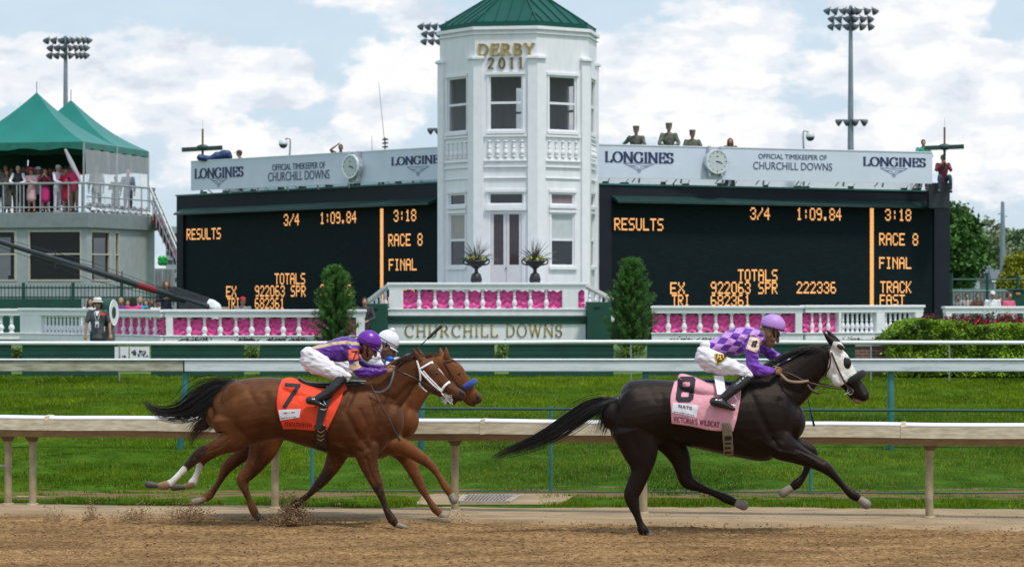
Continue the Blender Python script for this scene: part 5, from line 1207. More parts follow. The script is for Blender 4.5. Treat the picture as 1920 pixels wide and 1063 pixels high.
# roofs
for i, (a, b_, y0, y1, D, lab) in enumerate(((1822, 1872, 494, 545, 230, 'low dark roofed house with a white gable left of the pole'), (1858, 1925, 505, 550, 215, 'grey roofed shed with white trim behind the green fence'))):
    A, B_ = P(a, y0, D), P(b_, y1, D); zr = A.z; ze = H-((y0+y1)/2-HZ)*D/F; w_ = B_.x-A.x; o = root('house', lab, 'house', ((A.x+B_.x)/2, D, .5), group='distant houses at the right')
    m = MB(); m.box(A.x+.2, B_.x-.2, D, D+6, .4, ze); m.build('wall', M('grey_siding', (.20,.22,.25), .8, .1), o)
    m = MB(); m.add([(A.x, D-.4, ze), (B_.x, D-.4, ze), (B_.x, D+6.4, ze), (A.x, D+6.4, ze), (A.x+w_*.15, D+3, zr), (B_.x-w_*.15, D+3, zr)], [(0,1,5,4),(2,3,4,5),(3,0,4),(1,2,5)]); m.build('roof', M('slate_roof', (.10,.12,.15), .8, .2, 3), o)
    m = MB(); m.beam((A.x, D-.42, ze+.02), (B_.x, D-.42, ze+.02), .1, .14); m.box(A.x+.25, A.x+.7, D-.03, D-.003, ze-1.2, ze-.1); m.build('trim', WHITE, o)
    m = MB()
    for k in range(3): xx = A.x + w_*(.3+.2*k); m.box(xx, xx+w_*.1, D-.03, D-.003, ze-1.1, ze-.4)
    m.build('window', GLASSD, o)
# green fence right, with grey panels behind
gf2 = root('park_fence', 'green steel fence with rails between the scoreboard and the right edge', 'fence', P(1850, 560, 96) - Vector((0,0,1.6)), group='green fences behind the balustrades')
for y in (524, 543, 545.5): A, B_ = P(1782, y, 96), P(2040, y, 96); m = MB(); m.cyl(A, B_, .03 if y < 545 else .045, n=8); m.build('fence_rail', M('green_rail', (.02,.10,.08), .5) if y < 545 else M('pale_green_rail', (.20,.30,.29), .5), gf2)
for px in (1784, 1851, 1908, 1970): A = P(px, 512, 96); m = MB(); m.cyl((A.x, 96, .5), A, .055, n=8); m.build('post', GREEN, gf2)
m = MB(); x = P(1784,0,96).x
while x < P(2040,0,96).x: m.box(x, x+.02, 96, 96.02, .8, P(0,545,96).z); x += .13
m.build('pickets', GREEN, gf2)
A, B_ = P(1785, 548, 104), P(1900, 590, 104); m = MB(); m.box(A.x, B_.x+2, 104, 104.1, .5, A.z+.1); o = m.build('grey_screen_wall', M('corrugated_grey', (.17,.20,.21), .7, .15, 3, stretch=(6,6,.2)), at=((A.x+B_.x)/2, 104, .5)); tag(o, 'grey corrugated screen wall behind the green fence at the right', 'wall')
A, B_ = P(1899, 545, 92), P(1935, 572, 92); m = MB(); m.box(A.x, B_.x, 92, 93, .55, A.z); o = m.build('waste_bin', GREEN, at=((A.x+B_.x)/2, 92.5, .55), bevel=.05); tag(o, 'dark green bin with a small orange label at the right edge', 'bin')
m = MB(); m.box(A.x+.1, A.x+.26, 91.97, 91.997, A.z-.14, A.z-.06); m.build('label_plate', M('orange_label', (.5,.22,.03), .6), o); m = MB(); m.box(A.x-.03, B_.x+.03, 91.95, 93.05, A.z+.002, A.z+.07); m.build('lid', GREEN, o, bevel=.02)
# ================================================================== horses and jockeys
class View:
    """side-view measurements: (zx, zy) in an enlarged crop -> metres on the vertical plane of the horse"""
    def __init__(s, ox, oy, k, D): s.ox, s.oy, s.k, s.D = ox, oy, k, D; s.m = D/F/k
    def p(s, zx, zy, y=0.0): return P(s.ox + zx/s.k, s.oy + zy/s.k, s.D + y)
    def inv(s, co):
        px = CX + co[:,0]*F/co[:,1]; py = HZ - (co[:,2]-H)*F/co[:,1]
        return (px - s.ox)*s.k, (py - s.oy)*s.k
    def chain(s, mb, pts, n=16, sub=5):
        """pts: (zx, zy, r in crop px, depth ratio, y)"""
        out = []
        for q in pts:
            zx, zy, r = q[:3]; dr = q[3] if len(q) > 3 else .75; y = q[4] if len(q) > 4 else 0
            c = s.p(zx, zy, y); out.append((c.x, c.y, c.z, r*s.m, r*s.m*dr))
        mb.tube(out, n=n, sub=sub)
    def ray(s, bv, zx, zy, side=-1, off=.006):
        if side < 0: o = s.p(zx, zy, -1.5); d = (s.p(zx, zy, 1.5) - o).normalized()
        else: o = s.p(zx, zy, 1.5); d = (s.p(zx, zy, -1.5) - o).normalized()
        h = bv.ray_cast(o, d)
        if h[0] is None:
            h2 = bv.find_nearest(s.p(zx, zy, side*.05)); return h2[0] + Vector((0, side*off, 0)), h2[1]
        nn = h[1] if h[1].dot(d) < 0 else -h[1]
        return h[0] - d*off*.7 + nn*off*.6, nn
def segdist(X, Y, pl):
    d = np.full(X.shape, 1e9)
    for (a, b) in zip(pl[:-1], pl[1:]):
        vx, vy = b[0]-a[0], b[1]-a[1]; L2 = vx*vx+vy*vy+1e-9; t_ = np.clip(((X-a[0])*vx+(Y-a[1])*vy)/L2, 0, 1)
        d = np.minimum(d, np.hypot(X-a[0]-t_*vx, Y-a[1]-t_*vy))
    return d
def horse_body(V, spec, voxel=.0105):
    mb = MB(); st = spec['trunk']; pts = []
    for (x, top, bot, hw) in st:
        c = V.p(x, (top+bot)/2); pts.append((c.x, c.y, c.z, (bot-top)/2*V.m, hw))
    mb.tube(pts, n=28, sub=4)
    for ch in spec['chains']:
        if len(ch) >= 8 and ch[-1][2] < 20: ch = [(a, b, c*(.86 if i in (len(ch)-4, len(ch)-3) else 1.14 if i == len(ch)-2 else 1), d, e) for i, (a, b, c, d, e) in enumerate(ch)]
        V.chain(mb, ch)
    for (zx, zy, rx, rz, ry, y) in spec.get('blobs', []):
        for sy in ((-1, 1) if y else (1,)): mb.ell(V.p(zx, zy, sy*y), (rx*V.m, ry, rz*V.m), n=18, m=12)
    def disp(co, no):
        X, Y = V.inv(co); nyw = np.clip(np.abs(no[:,1])*1.3, 0, 1)
        for (pl, w, dep) in spec.get('grooves', []):
            a = dep*np.exp(-(segdist(X, Y, pl)/w)**2)*nyw; co = co + no*a[:, None]
        return co
    me, bv = fused(mb, voxel, 4, .5, disp)
    def col(co):
        X, Y = V.inv(co); c = np.tile(np.array(spec['coat']), (len(co), 1))
        nz_ = vnoise(X/60, Y/60, 8)*.35 + vnoise(X/17, Y/17, 9)*.2
        c = c*(1 + nz_)[:, None]
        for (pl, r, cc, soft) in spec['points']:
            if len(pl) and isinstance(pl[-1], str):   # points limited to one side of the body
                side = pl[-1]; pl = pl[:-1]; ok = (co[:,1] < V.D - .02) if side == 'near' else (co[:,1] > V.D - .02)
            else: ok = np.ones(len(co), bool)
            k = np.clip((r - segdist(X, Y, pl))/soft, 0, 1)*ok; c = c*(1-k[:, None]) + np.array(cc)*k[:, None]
        return c
    def col2(co):
        c = col(co); X, Y = V.inv(co); k = np.clip((vnoise(X/5, Y/5, 91)*.7 + vnoise(X/11, Y/9, 92)*.6 - .30 + np.clip((Y-640)/900, 0, .18))*5, 0, spec.get('dirt', 0))*(Y > 620)
        return c*(1-k[:, None]) + np.array((.20,.13,.075))*k[:, None]
    paint(me, col2); return me, bv
def hair(V, curve, spread, n, w, seed, thick=.05, hang=0, jitter=.25, steps=12):
    r = random.Random(seed); c = catmull([(a, b, 0) for a, b in curve], 5); m = MB(); L_ = len(c)
    for _ in range(n):
        o1 = r.gauss(0, .5); o2 = r.gauss(0, .5); e = r.uniform(.62, 1.0) if r.random() < .75 else r.uniform(.35, .8); ph = r.uniform(0, 6.3); hg = hang*r.random()**2
        pts = []
        s0 = r.uniform(0, .25)*(L_-1) if r.random() < .5 else 0
        for i in range(steps):
            t_ = (s0 + (e*(L_-1) - s0)*i/(steps-1)); j = int(t_); f_ = t_ - j; q = c[j]*(1-f_) + c[min(j+1, L_-1)]*f_
            k = t_/(L_-1); sp_ = np.interp(k, np.linspace(0, 1, len(spread)), spread)
            T_ = c[min(j+1, L_-1)] - c[max(j-1, 0)]; nl = math.hypot(T_[0], T_[1]) or 1; nx, ny = -T_[1]/nl, T_[0]/nl
            a_ = o1*sp_ + jitter*sp_*.3*math.sin(ph + k*5)
            pts.append(V.p(q[0] + nx*a_, q[1] + ny*a_ + hg*k*i/steps*40, o2*thick*(.5+k)))
        m.strand(pts, w)
    return m
def drape_line(V, bv, pts, r, off=.006, sub=5, side=-1, flat=.45):
    c = catmull([(a, b) for a, b in pts], sub); out = []
    for q in c:
        p, nn = V.ray(bv, q[0], q[1], side, off); out.append((p.x, p.y, p.z, r, r*flat))
    m = MB(); m.tube(out, n=6, sub=1); return m
def coons(top, bot, lef, rig, nu, nv):
    def samp(pl, n):
        c = catmull([(a, b) for a, b in pl], 8); L_ = [0]
        for a, b in zip(c[:-1], c[1:]): L_.append(L_[-1] + float(np.hypot(*(b-a))))
        t_ = np.linspace(0, L_[-1], n); return np.stack([np.interp(t_, L_, [q[i] for q in c]) for i in (0, 1)], 1)
    T_, B_, Lf, Rg = samp(top, nu), samp(bot, nu), samp(lef, nv), samp(rig, nv); g = np.zeros((nv, nu, 2))
    for j in range(nv):
        v = j/(nv-1)
        for i in range(nu):
            u = i/(nu-1)
            g[j, i] = (1-v)*T_[i] + v*B_[i] + (1-u)*Lf[j] + u*Rg[j] - ((1-u)*(1-v)*T_[0] + u*(1-v)*T_[-1] + (1-u)*v*B_[0] + u*v*B_[-1])
    return g
def drape_patch(V, bv, top, bot, lef, rig, off=.012, nu=40, nv=34, wr=.006, side=-1, seed=0):
    g = coons(top, bot, lef, rig, nu, nv); rows = []
    for j in range(nv):
        row = []
        for i in range(nu):
            x, y = g[j, i]; p, nn = V.ray(bv, x, y, side, off)
            k = vnoise(np.array(x/38+y/70), np.array(y/55-x/90), 60+seed) + .4*vnoise(np.array(x/13), np.array(y/21), 61+seed)
            row.append(p + Vector((0, side*(wr*float(k)*2 + wr*.6), 0)))
        rows.append(row)
    m = MB(); m.sheet(rows); return m
def on_cloth(V, clothbv, quads, off=.0035, div=3):
    m = MB()
    for q in quads:
        g = []
        for a in range(div+1):
            row = []
            for b_ in range(div+1):
                u, v = a/div, b_/div; x = (1-u)*((1-v)*q[0][0]+v*q[1][0]) + u*((1-v)*q[3][0]+v*q[2][0]); y = (1-u)*((1-v)*q[0][1]+v*q[1][1]) + u*((1-v)*q[3][1]+v*q[2][1])
                row.append(V.ray(clothbv, x, y, -1, off)[0])
            g.append(row)
        m.sheet(g)
    return m
def bvh_of(m): return BVHTree.FromPolygons([Vector(v) for v in m.v], m.f)
def hoof(V, a, b, r0, r1, y, mat, parent, ratio=.9):
    m = MB(); A = V.p(*a, y); B_ = V.p(*b, y); m.tube([(*A, r0*V.m, r0*V.m*ratio), (*lerp(A, B_, .8), r1*V.m, r1*V.m*ratio), (*B_, r1*V.m*.96, r1*V.m*ratio*.96)], n=12, sub=2)
    return m.build('hoof', mat, parent, smooth=True)
HOOFD = M('dark_hoof', (.06,.05,.04), .6, .2, 20); HOOFL = M('pale_hoof', (.22,.185,.15), .6, .2, 20)
LEATHER = M('black_leather', (.009,.009,.011), .25, .2, 10, spec=.6); LEATHB = M('brown_leather', (.06,.022,.016), .45, .2, 10)
WHLEA = M('white_strap', (.78,.77,.80), .5, .05); HAIRB = M('black_hair', (.010,.008,.008), .42, .3, 20, spec=.5); HAIRC = M('reddish_dark_hair', (.055,.020,.012), .5, .3, 20)
EYEM = M('dark_eye', (.008,.005,.004), .08, .1)
DD = (.012,.009,.009)

# ---- black horse, number eight
V8 = View(900, 570, 2.362, 26.6)
spec8 = dict(
 trunk=[(590,425,560,.13),(620,375,620,.215),(680,340,650,.27),(760,330,625,.275),(850,338,602,.265),(950,345,633,.285),(1050,345,658,.295),(1150,335,680,.285),(1230,325,695,.255),(1300,335,692,.23),(1350,380,660,.20),(1382,440,610,.15)],
 chains=[
  [(1240,450,110,.62),(1310,400,112,.50),(1385,345,100,.42),(1450,290,80,.40),(1505,250,66,.42),(1535,230,58,.45)],
  [(1535,225,52,.62),(1570,262,66,.55),(1600,300,56,.55),(1640,345,46,.56),(1672,380,40,.56),(1697,405,31,.66),(1703,415,24,.72)],
  [(1640,375,26,.6),(1665,415,22,.6),(1685,430,14,.7)],
  [(690,560,108,.62,-.11),(712,670,76,.55,-.14),(712,740,46,.6,-.15),(690,798,40,.6,-.15),(672,845,36,.62,-.15),(680,888,27,.75,-.15),(694,928,21,.8,-.15),(708,968,19,.85,-.15),(722,1000,21,.85,-.15),(738,1018,18,.9,-.15)],
  [(800,560,80,.6,.12),(850,620,62,.6,.14),(885,680,48,.6,.15),(900,735,37,.6,.15),(920,785,34,.6,.15),(968,810,25,.7,.15),(1030,834,18,.8,.15),(1090,860,19,.85,.15),(1128,877,18,.85,.15)],
  [(1270,560,90,.55,-.12),(1335,625,68,.55,-.14),(1400,662,46,.6,-.14),(1470,694,33,.65,-.14),(1526,722,28,.75,-.14),(1566,758,22,.8,-.14),(1606,802,17,.85,-.14),(1648,842,19,.85,-.14),(1676,860,18,.85,-.14)],
  [(1340,600,60,.6,.12),(1400,628,42,.65,.14),(1440,640,33,.7,.14),(1468,660,29,.75,.14),(1452,715,21,.8,.14),(1432,762,18,.85,.14),(1402,795,20,.85,.14),(1382,810,18,.9,.14)],
  [(1595,190,20,.9,-.05),(1555,163,17,.8,-.055),(1522,126,5,.8,-.06)], [(1590,182,18,.9,.05),(1562,150,16,.8,.055),(1538,116,5,.8,.06)]],
 blobs=[(1290,520,80,110,.08,.15),(1190,560,70,80,.06,.19),(690,470,80,100,.08,.16),(1590,330,32,34,.03,.055)],
 grooves=[([(1200,400),(1245,500),(1300,600)],18,-.016),([(1330,430),(1350,520),(1340,600)],16,-.012),([(1150,600),(1230,640),(1290,650)],14,-.010),([(800,400),(815,500),(800,580)],22,-.014),
   ([(620,480),(650,560),(700,640)],18,-.004),([(1350,370),(1420,400),(1480,340)],14,-.010),([(1400,640),(1470,670),(1520,700)],7,-.008),([(940,560),(1040,600),(1140,625)],12,-.006),([(1620,400),(1660,412),(1700,432)],4,-.009),([(960,500),(1050,560),(1140,590)],20,-.007),([(1240,600),(1320,650),(1400,665)],5,.007),([(1420,655),(1480,690)],3.5,.006),([(740,360),(780,440),(770,540)],16,-.008),([(1300,600),(1330,640)],8,-.008),([(1560,300),(1600,340),(1650,370)],6,-.005)],
 coat=(.0055,.0032,.0028),
 points=[([(680,480),(760,430)],80,(.008,.0045,.004),60),([(1660,300),(1712,408)],14,(.035,.030,.03),10),([(1650,425),(1690,436)],9,(.30,.16,.11),6),([(1708,402),(1712,408)],8,(.004,.003,.003),4),
   ([(1360,560),(1520,705)],30,(.009,.0055,.005),30)])
c8 = V8.p(1000, 0); H8 = root('racehorse', 'black racehorse in a white hood and pink number 8 cloth, leading at full gallop', 'horse', (c8.x, V8.D, 0), group='galloping racehorses')
COAT8 = M('black_coat', (1,1,1), .38, .2, 9, attr=True, bump=.3, bscale=140, spec=.30, tint=(.85,.68,.60))
me8, bv8 = horse_body(V8, spec8, .0095); place_mesh(me8, 'body', COAT8, H8)
hoof(V8, (738,1018), (775,1030), 16, 17, -.15, HOOFD, H8); hoof(V8, (1135,880), (1172,892), 18, 22, .15, HOOFL, H8); hoof(V8, (1682,865), (1714,888), 18, 22, -.14, HOOFL, H8); hoof(V8, (1380,812), (1340,838), 17, 20, .14, HOOFL, H8)
tl = hair(V8, [(598,432),(540,440),(470,470),(390,525),(290,585),(190,628),(100,660),(40,690)], [16,30,40,40,34,26,18,10], 420, .0035, 4, hang=.25); 
m = hair(V8, [(590,435),(560,460),(556,510),(540,560),(520,610)], [14,34,40,36,40], 120, .003, 5); tl.add(m.v, m.f)
V8.chain(tl, [(610,425,20,1),(560,438,17,1),(490,462,12,1),(430,500,7,1)]); tl.build('tail', HAIRB, H8, smooth=True)
mn = MB(); r = random.Random(3); cm = catmull([(1545,185,0),(1490,182,0),(1430,195,0),(1360,225,0),(1290,268,0),(1220,318,0)], 10)
for _ in range(420):
    q = cm[r.randrange(len(cm))]; x0, y0 = q[0]+r.uniform(-8,8), q[1]+r.uniform(-2,18); L_ = r.uniform(35, 95); lift = r.uniform(-26, 16); yy = r.uniform(-.05,.04)
    mn.strand([V8.p(x0 - L_*t_, y0 + 12*t_*(1 - .3*t_) + lift*t_*(1-t_) + 22*t_*t_, yy - .03*t_) for t_ in (0,.25,.5,.75,1)], .0035)
mn.build('mane', HAIRB, H8, smooth=True)
# hood: a sleeve of the head surface lifted 7 mm
def sleeve(V, me, poly, off, zlim=None):
    bm = bmesh.new(); bm.from_mesh(me); w0_ = Vector((0,0,0))
    cx = sum(p[0] for p in poly)/len(poly); cy = sum(p[1] for p in poly)/len(poly); ctr = V.p(cx, cy)
    for a, b in zip(poly, poly[1:]+poly[:1]):
        A, B_ = V.p(*a), V.p(*b); n_ = (B_-A).cross(Vector((0,1,0))).normalized()
        if n_.dot(ctr-A) > 0: n_ = -n_
        bmesh.ops.bisect_plane(bm, geom=bm.verts[:]+bm.edges[:]+bm.faces[:], plane_co=A, plane_no=n_, clear_outer=True)
    bm.normal_update()
    for v in bm.verts: v.co += v.normal*off
    m = MB(); m.add([v.co.copy() for v in bm.verts], [tuple(v.index for v in f.verts) for f in bm.faces] if not bm.verts.index_update() else []); bm.free(); return m
me8w = me8.copy(); me8w.transform(Matrix.Translation(world_loc(H8)))
hood = sleeve(V8, me8w, [(1548,205),(1560,165),(1612,172),(1648,250),(1680,296),(1612,348),(1578,366),(1534,345),(1536,290)], .008)
HOODM = M('white_hood', (.70,.67,.63), .7, .08, 14, bump=.5, bscale=30, sheen=.2); hd = hood.build('hood', HOODM, H8, smooth=True)
# ear opening of the hood and eye cup
ec = MB()
for sy in (-1, 1):
    p, nn = V8.ray(bv8, 1622, 262, sy, .004); ec.ell(p, (.050,.020,.060), n=18, m=10)
ec.build('eye_cup', M('black_eye_cup', (.008,.008,.01), .25), hd, smooth=True)
er = MB()
for sy in (-1, 1): A = V8.ray(bv8, 1596, 190, sy, .010)[0]; er.ell(A, (.040,.012,.024), Matrix.Rotation(R(32), 3, 'Y'), n=14, m=8)
er.build('ear_hole', HAIRB, hd, smooth=True)
rl = MB(); pts = []
for t_ in np.linspace(-1, 1, 15):
    a = t_*math.pi*.62; base = lerp(Vector((1622, 352)), Vector((1694, 308)), .5 + .5*math.cos(a)); q = V8.p(base[0], base[1], math.sin(a)*.082); pts.append((*q, .038, .038))
rl.tube(pts, n=12, sub=2, ref=(0,1,.3)); rl.build('shadow_roll', M('black_fleece', (.006,.006,.008), .95, .4, 60, bump=1, bscale=150, sheen=.1), H8, smooth=True)
for pl_, rr_ in (([(1545,200),(1552,260),(1535,300),(1500,340)],.008),([(1556,215),(1575,262),(1600,320),(1622,358),(1640,388)],.009),([(1612,352),(1640,372),(1650,392)],.008)):
    drape_line(V8, bv8, pl_, rr_, .016).build('bridle_strap', LEATHB, H8, smooth=True)
bt = MB(); p, _ = V8.ray(bv8, 1640, 385, -1, .02)
for k in range(16):
    a, b_ = 2*math.pi*k/16, 2*math.pi*(k+1)/16; bt.cyl(p+Vector((.03*math.cos(a),0,.03*math.sin(a))), p+Vector((.03*math.cos(b_),0,.03*math.sin(b_))), .004, n=5)
bt.cyl(p, V8.p(1612,402,-.09), .006); bt.build('bit_ring', M('bit_steel', (.4,.38,.35), .25, metal=.9), H8)
nsm = MB(); nsm.ell(V8.ray(bv8, 1704, 402, -1, -.004)[0], (.022,.012,.026)); nsm.build('nostril', M('nostril', (.004,.003,.003), .6), H8, smooth=True)

def racing_tack(V, root_, bv, cloth, clothmat, txt, girth, saddle, white_patch, nm, me=None):
    pad = MB(); L_ = len(cloth[0]); pts = []
    for i, (x, y) in enumerate(cloth[0]):
        k = math.sin(math.pi*(i+.6)/(L_+.2)); c = V.p(x + (26 if i == 0 else -10 if i == L_-1 else 0), y + 48*1.0 - 3); pts.append((*c, 48*V.m, .19 + .04*k))
    pad.tube(pts, n=24, sub=4); vs = [v.co + world_loc(root_) for v in me.vertices] ; fs = [tuple(p.vertices) for p in me.polygons]; n0 = len(vs)
    bv = BVHTree.FromPolygons(vs + [Vector(v) for v in pad.v], fs + [tuple(i+n0 for i in f) for f in pad.f])
    pad.build('saddle_pad', clothmat, root_, smooth=True)
    m = drape_patch(V, bv, *cloth, off=.014, wr=.007, seed=nm); cb = bvh_of(m); co = m.build('saddle_cloth', clothmat, root_, smooth=True, solid=.004)
    # far half of the cloth
    m2 = drape_patch(V, bv, *cloth, off=.014, wr=.004, side=1, nu=16, nv=14); m2.build('saddle_cloth_far_side', clothmat, root_, smooth=True, solid=.004)
    on_cloth(V, cb, txt, .006, 9).build('number', M('black_felt', (.022,.015,.025), .8), co)
    if white_patch:
        mp_ = on_cloth(V, cb, white_patch[0], .005, 8); po = mp_.build('label_patch', M('white_patch', (.70,.68,.74), .7, .04), co)
        on_cloth(V, cb, white_patch[1], .008, 2).build('patch_print', M('patch_ink', (.09,.07,.12), .7), po)
    return cb, co
PINKCL = M('pink_cloth_number_eight', (.72,.33,.40), .75, .10, 9, bump=.4, bscale=30, sheen=.2)
def Z6(x, y): return ((1240 + x/3.667 - 900)*2.362, (580 + y/3.667 - 570)*2.362)
def eight(c, w, h, t_, sk=0.0):
    cx, cy = c; q = []
    def tr(x, y): return (cx + x + sk*(-y), cy + y)
    o = [(-w*.36,-h/2),(w*.36,-h/2),(w*.5,-h*.40),(w*.5,-h*.08),(w*.42,0),(w*.5,h*.08),(w*.5,h*.40),(w*.36,h/2),(-w*.36,h/2),(-w*.5,h*.40),(-w*.5,h*.08),(-w*.42,0),(-w*.5,-h*.08),(-w*.5,-h*.40)]
    # two stacked rings made of bars
    def ring(y0, y1):
        cc = w*.16; x0, x1 = -w/2, w/2; O = [(x0+cc,y0),(x1-cc,y0),(x1,y0+cc),(x1,y1-cc),(x1-cc,y1),(x0+cc,y1),(x0,y1-cc),(x0,y0+cc)]
        I = [(x0+t_+cc*.3,y0+t_),(x1-t_-cc*.3,y0+t_),(x1-t_,y0+t_+cc*.3),(x1-t_,y1-t_-cc*.3),(x1-t_-cc*.3,y1-t_),(x0+t_+cc*.3,y1-t_),(x0+t_,y1-t_-cc*.3),(x0+t_,y0+t_+cc*.3)]
        for i in range(8): j = (i+1) % 8; q.append([tr(*O[i]), tr(*I[i]), tr(*I[j]), tr(*O[j])])
    ring(-h/2, h*.0+t_*.45); ring(-t_*.45, h/2); return q
def textq(txt, x0, y0, x1, y1, hgt, T=.2, tt=.13):
    segs, W = strokes(txt, T, tt, .1); out = []; ax, ay = (x1-x0)/W, (y1-y0)/W
    for q in stroke_quads(segs): out.append([(x0 + x*ax, y0 + x*ay - y*hgt) for x, y in q])
    return out
c8t = [Z6(112,452),Z6(150,448),Z6(205,462),Z6(290,488),Z6(370,500),Z6(460,520),Z6(548,560)]
c8b = [Z6(70,782),Z6(200,800),Z6(320,826),Z6(410,832),Z6(440,815),Z6(492,838)]
c8l = [Z6(112,452),Z6(84,520),Z6(62,610),Z6(66,700),Z6(70,782)]; c8r = [Z6(548,560),Z6(542,620),Z6(520,740),Z6(492,838)]
bar_ = lambda a, b, w: stroke_quads([(a, b, w)])
e8 = eight(Z6(167, 549), 78, 112, 22, .12)
pt = [[Z6(80,640),Z6(72,708),Z6(242,742),Z6(256,658)]]
def dashes(a, b, n, w, seed):
    r = random.Random(seed); out = []; t_ = 0.0
    while t_ < .96: L_ = r.uniform(.4, 1.3)/n; out += stroke_quads([(lerp(Vector(a), Vector(b), t_), lerp(Vector(a), Vector(b), min(1, t_+L_)), w*r.uniform(.5, 1))]); t_ += L_ + .35/n
    return out
pr = textq('NATS', *Z6(118,672), *Z6(210,690), 13, .2, .12) + dashes(Z6(88,702), Z6(225,728), 9, 4, 1)
e8n = textq("VICTORIA'S WILDCAT", *Z6(84,770), *Z6(398,810), 23, .2, .12)
cb8, co8 = racing_tack(V8, H8, bv8, (c8t, c8b, c8l, c8r), PINKCL, e8, None, None, (pt, pr), 1, me8)
on_cloth(V8, cb8, e8n, .005, 2).build('lettering', M('maroon_thread', (.16,.02,.05), .8), co8)
GIR = M('tan_girth', (.20,.17,.12), .6, .15, 20)
def girth(V, bv, pts, w, mat, root_, off=.02):
    for side in (-1, 1):
        rows = []
        c = catmull(pts, 6)
        for q in c: rows.append([V.ray(bv, q[0]+dx, q[1], side, off)[0] for dx in (-w/2, -w/4, 0, w/4, w/2)])
        m = MB(); m.sheet(rows); m.build('girth', mat, root_, smooth=True, solid=.006)
girth(V8, bv8, [Z6(448,780), Z6(455,880), Z6(462,960), Z6(462,1012)], 44, GIR, H8)
mk_ = MB()
for k, (yy_) in enumerate((880, 915, 945, 975)):
    for q in bar_(Z6(440,yy_), Z6(478,yy_), 8 if k else 18): mk_.sheet([[V8.ray(bv8, *q[0], -1, .027)[0], V8.ray(bv8, *q[1], -1, .027)[0]], [V8.ray(bv8, *q[3], -1, .027)[0], V8.ray(bv8, *q[2], -1, .027)[0]]])
mk_.build('girth_buckle', LEATHER, H8)
def saddle(V, root_, top, mat, trim):
    m = MB(); pts = [(*V.p(x, y, 0), r*V.m, w) for x, y, r, w in top]; m.tube(pts, n=14, sub=4); so = m.build('saddle', mat, root_, smooth=True)
    m = MB()
    for sy in (-1, 1): m.tube([(*V.p(x, y - r*.8, sy*w*.75), .006, .006) for x, y, r, w in top], n=6, sub=3)
    m.build('saddle_piping', trim, so, smooth=True)
saddle(V8, H8, [(*Z6(205,462),6,.08),(*Z6(250,486),10,.14),(*Z6(310,500),14,.17),(*Z6(370,506),16,.17),(*Z6(470,520),18,.16),(*Z6(560,520),20,.14)], M('navy_saddle', (.012,.02,.05), .3), M('blue_piping', (.10,.22,.40), .4))
def strap_leather(V, a, b, w, y0, y1, mat, root_, name):
    A = V.p(*a, y0); B_ = V.p(*b, y1); m = MB(); m.beam(A, B_, .006, w*V.m, up=(1,0,0)); return m.build(name, mat, root_)
m = MB(); A, B_ = V8.p(*Z6(395,455), -.20), V8.p(*Z6(415,585), -.315); hw_ = .048
m.add([A+Vector((-hw_,0,0)), A+Vector((hw_,0,0)), B_+Vector((hw_*.9,0,0)), B_+Vector((-hw_*.9,0,0))], [(0,1,2,3)]); m.build('stirrup_flap', WHLEA, H8, solid=.005)

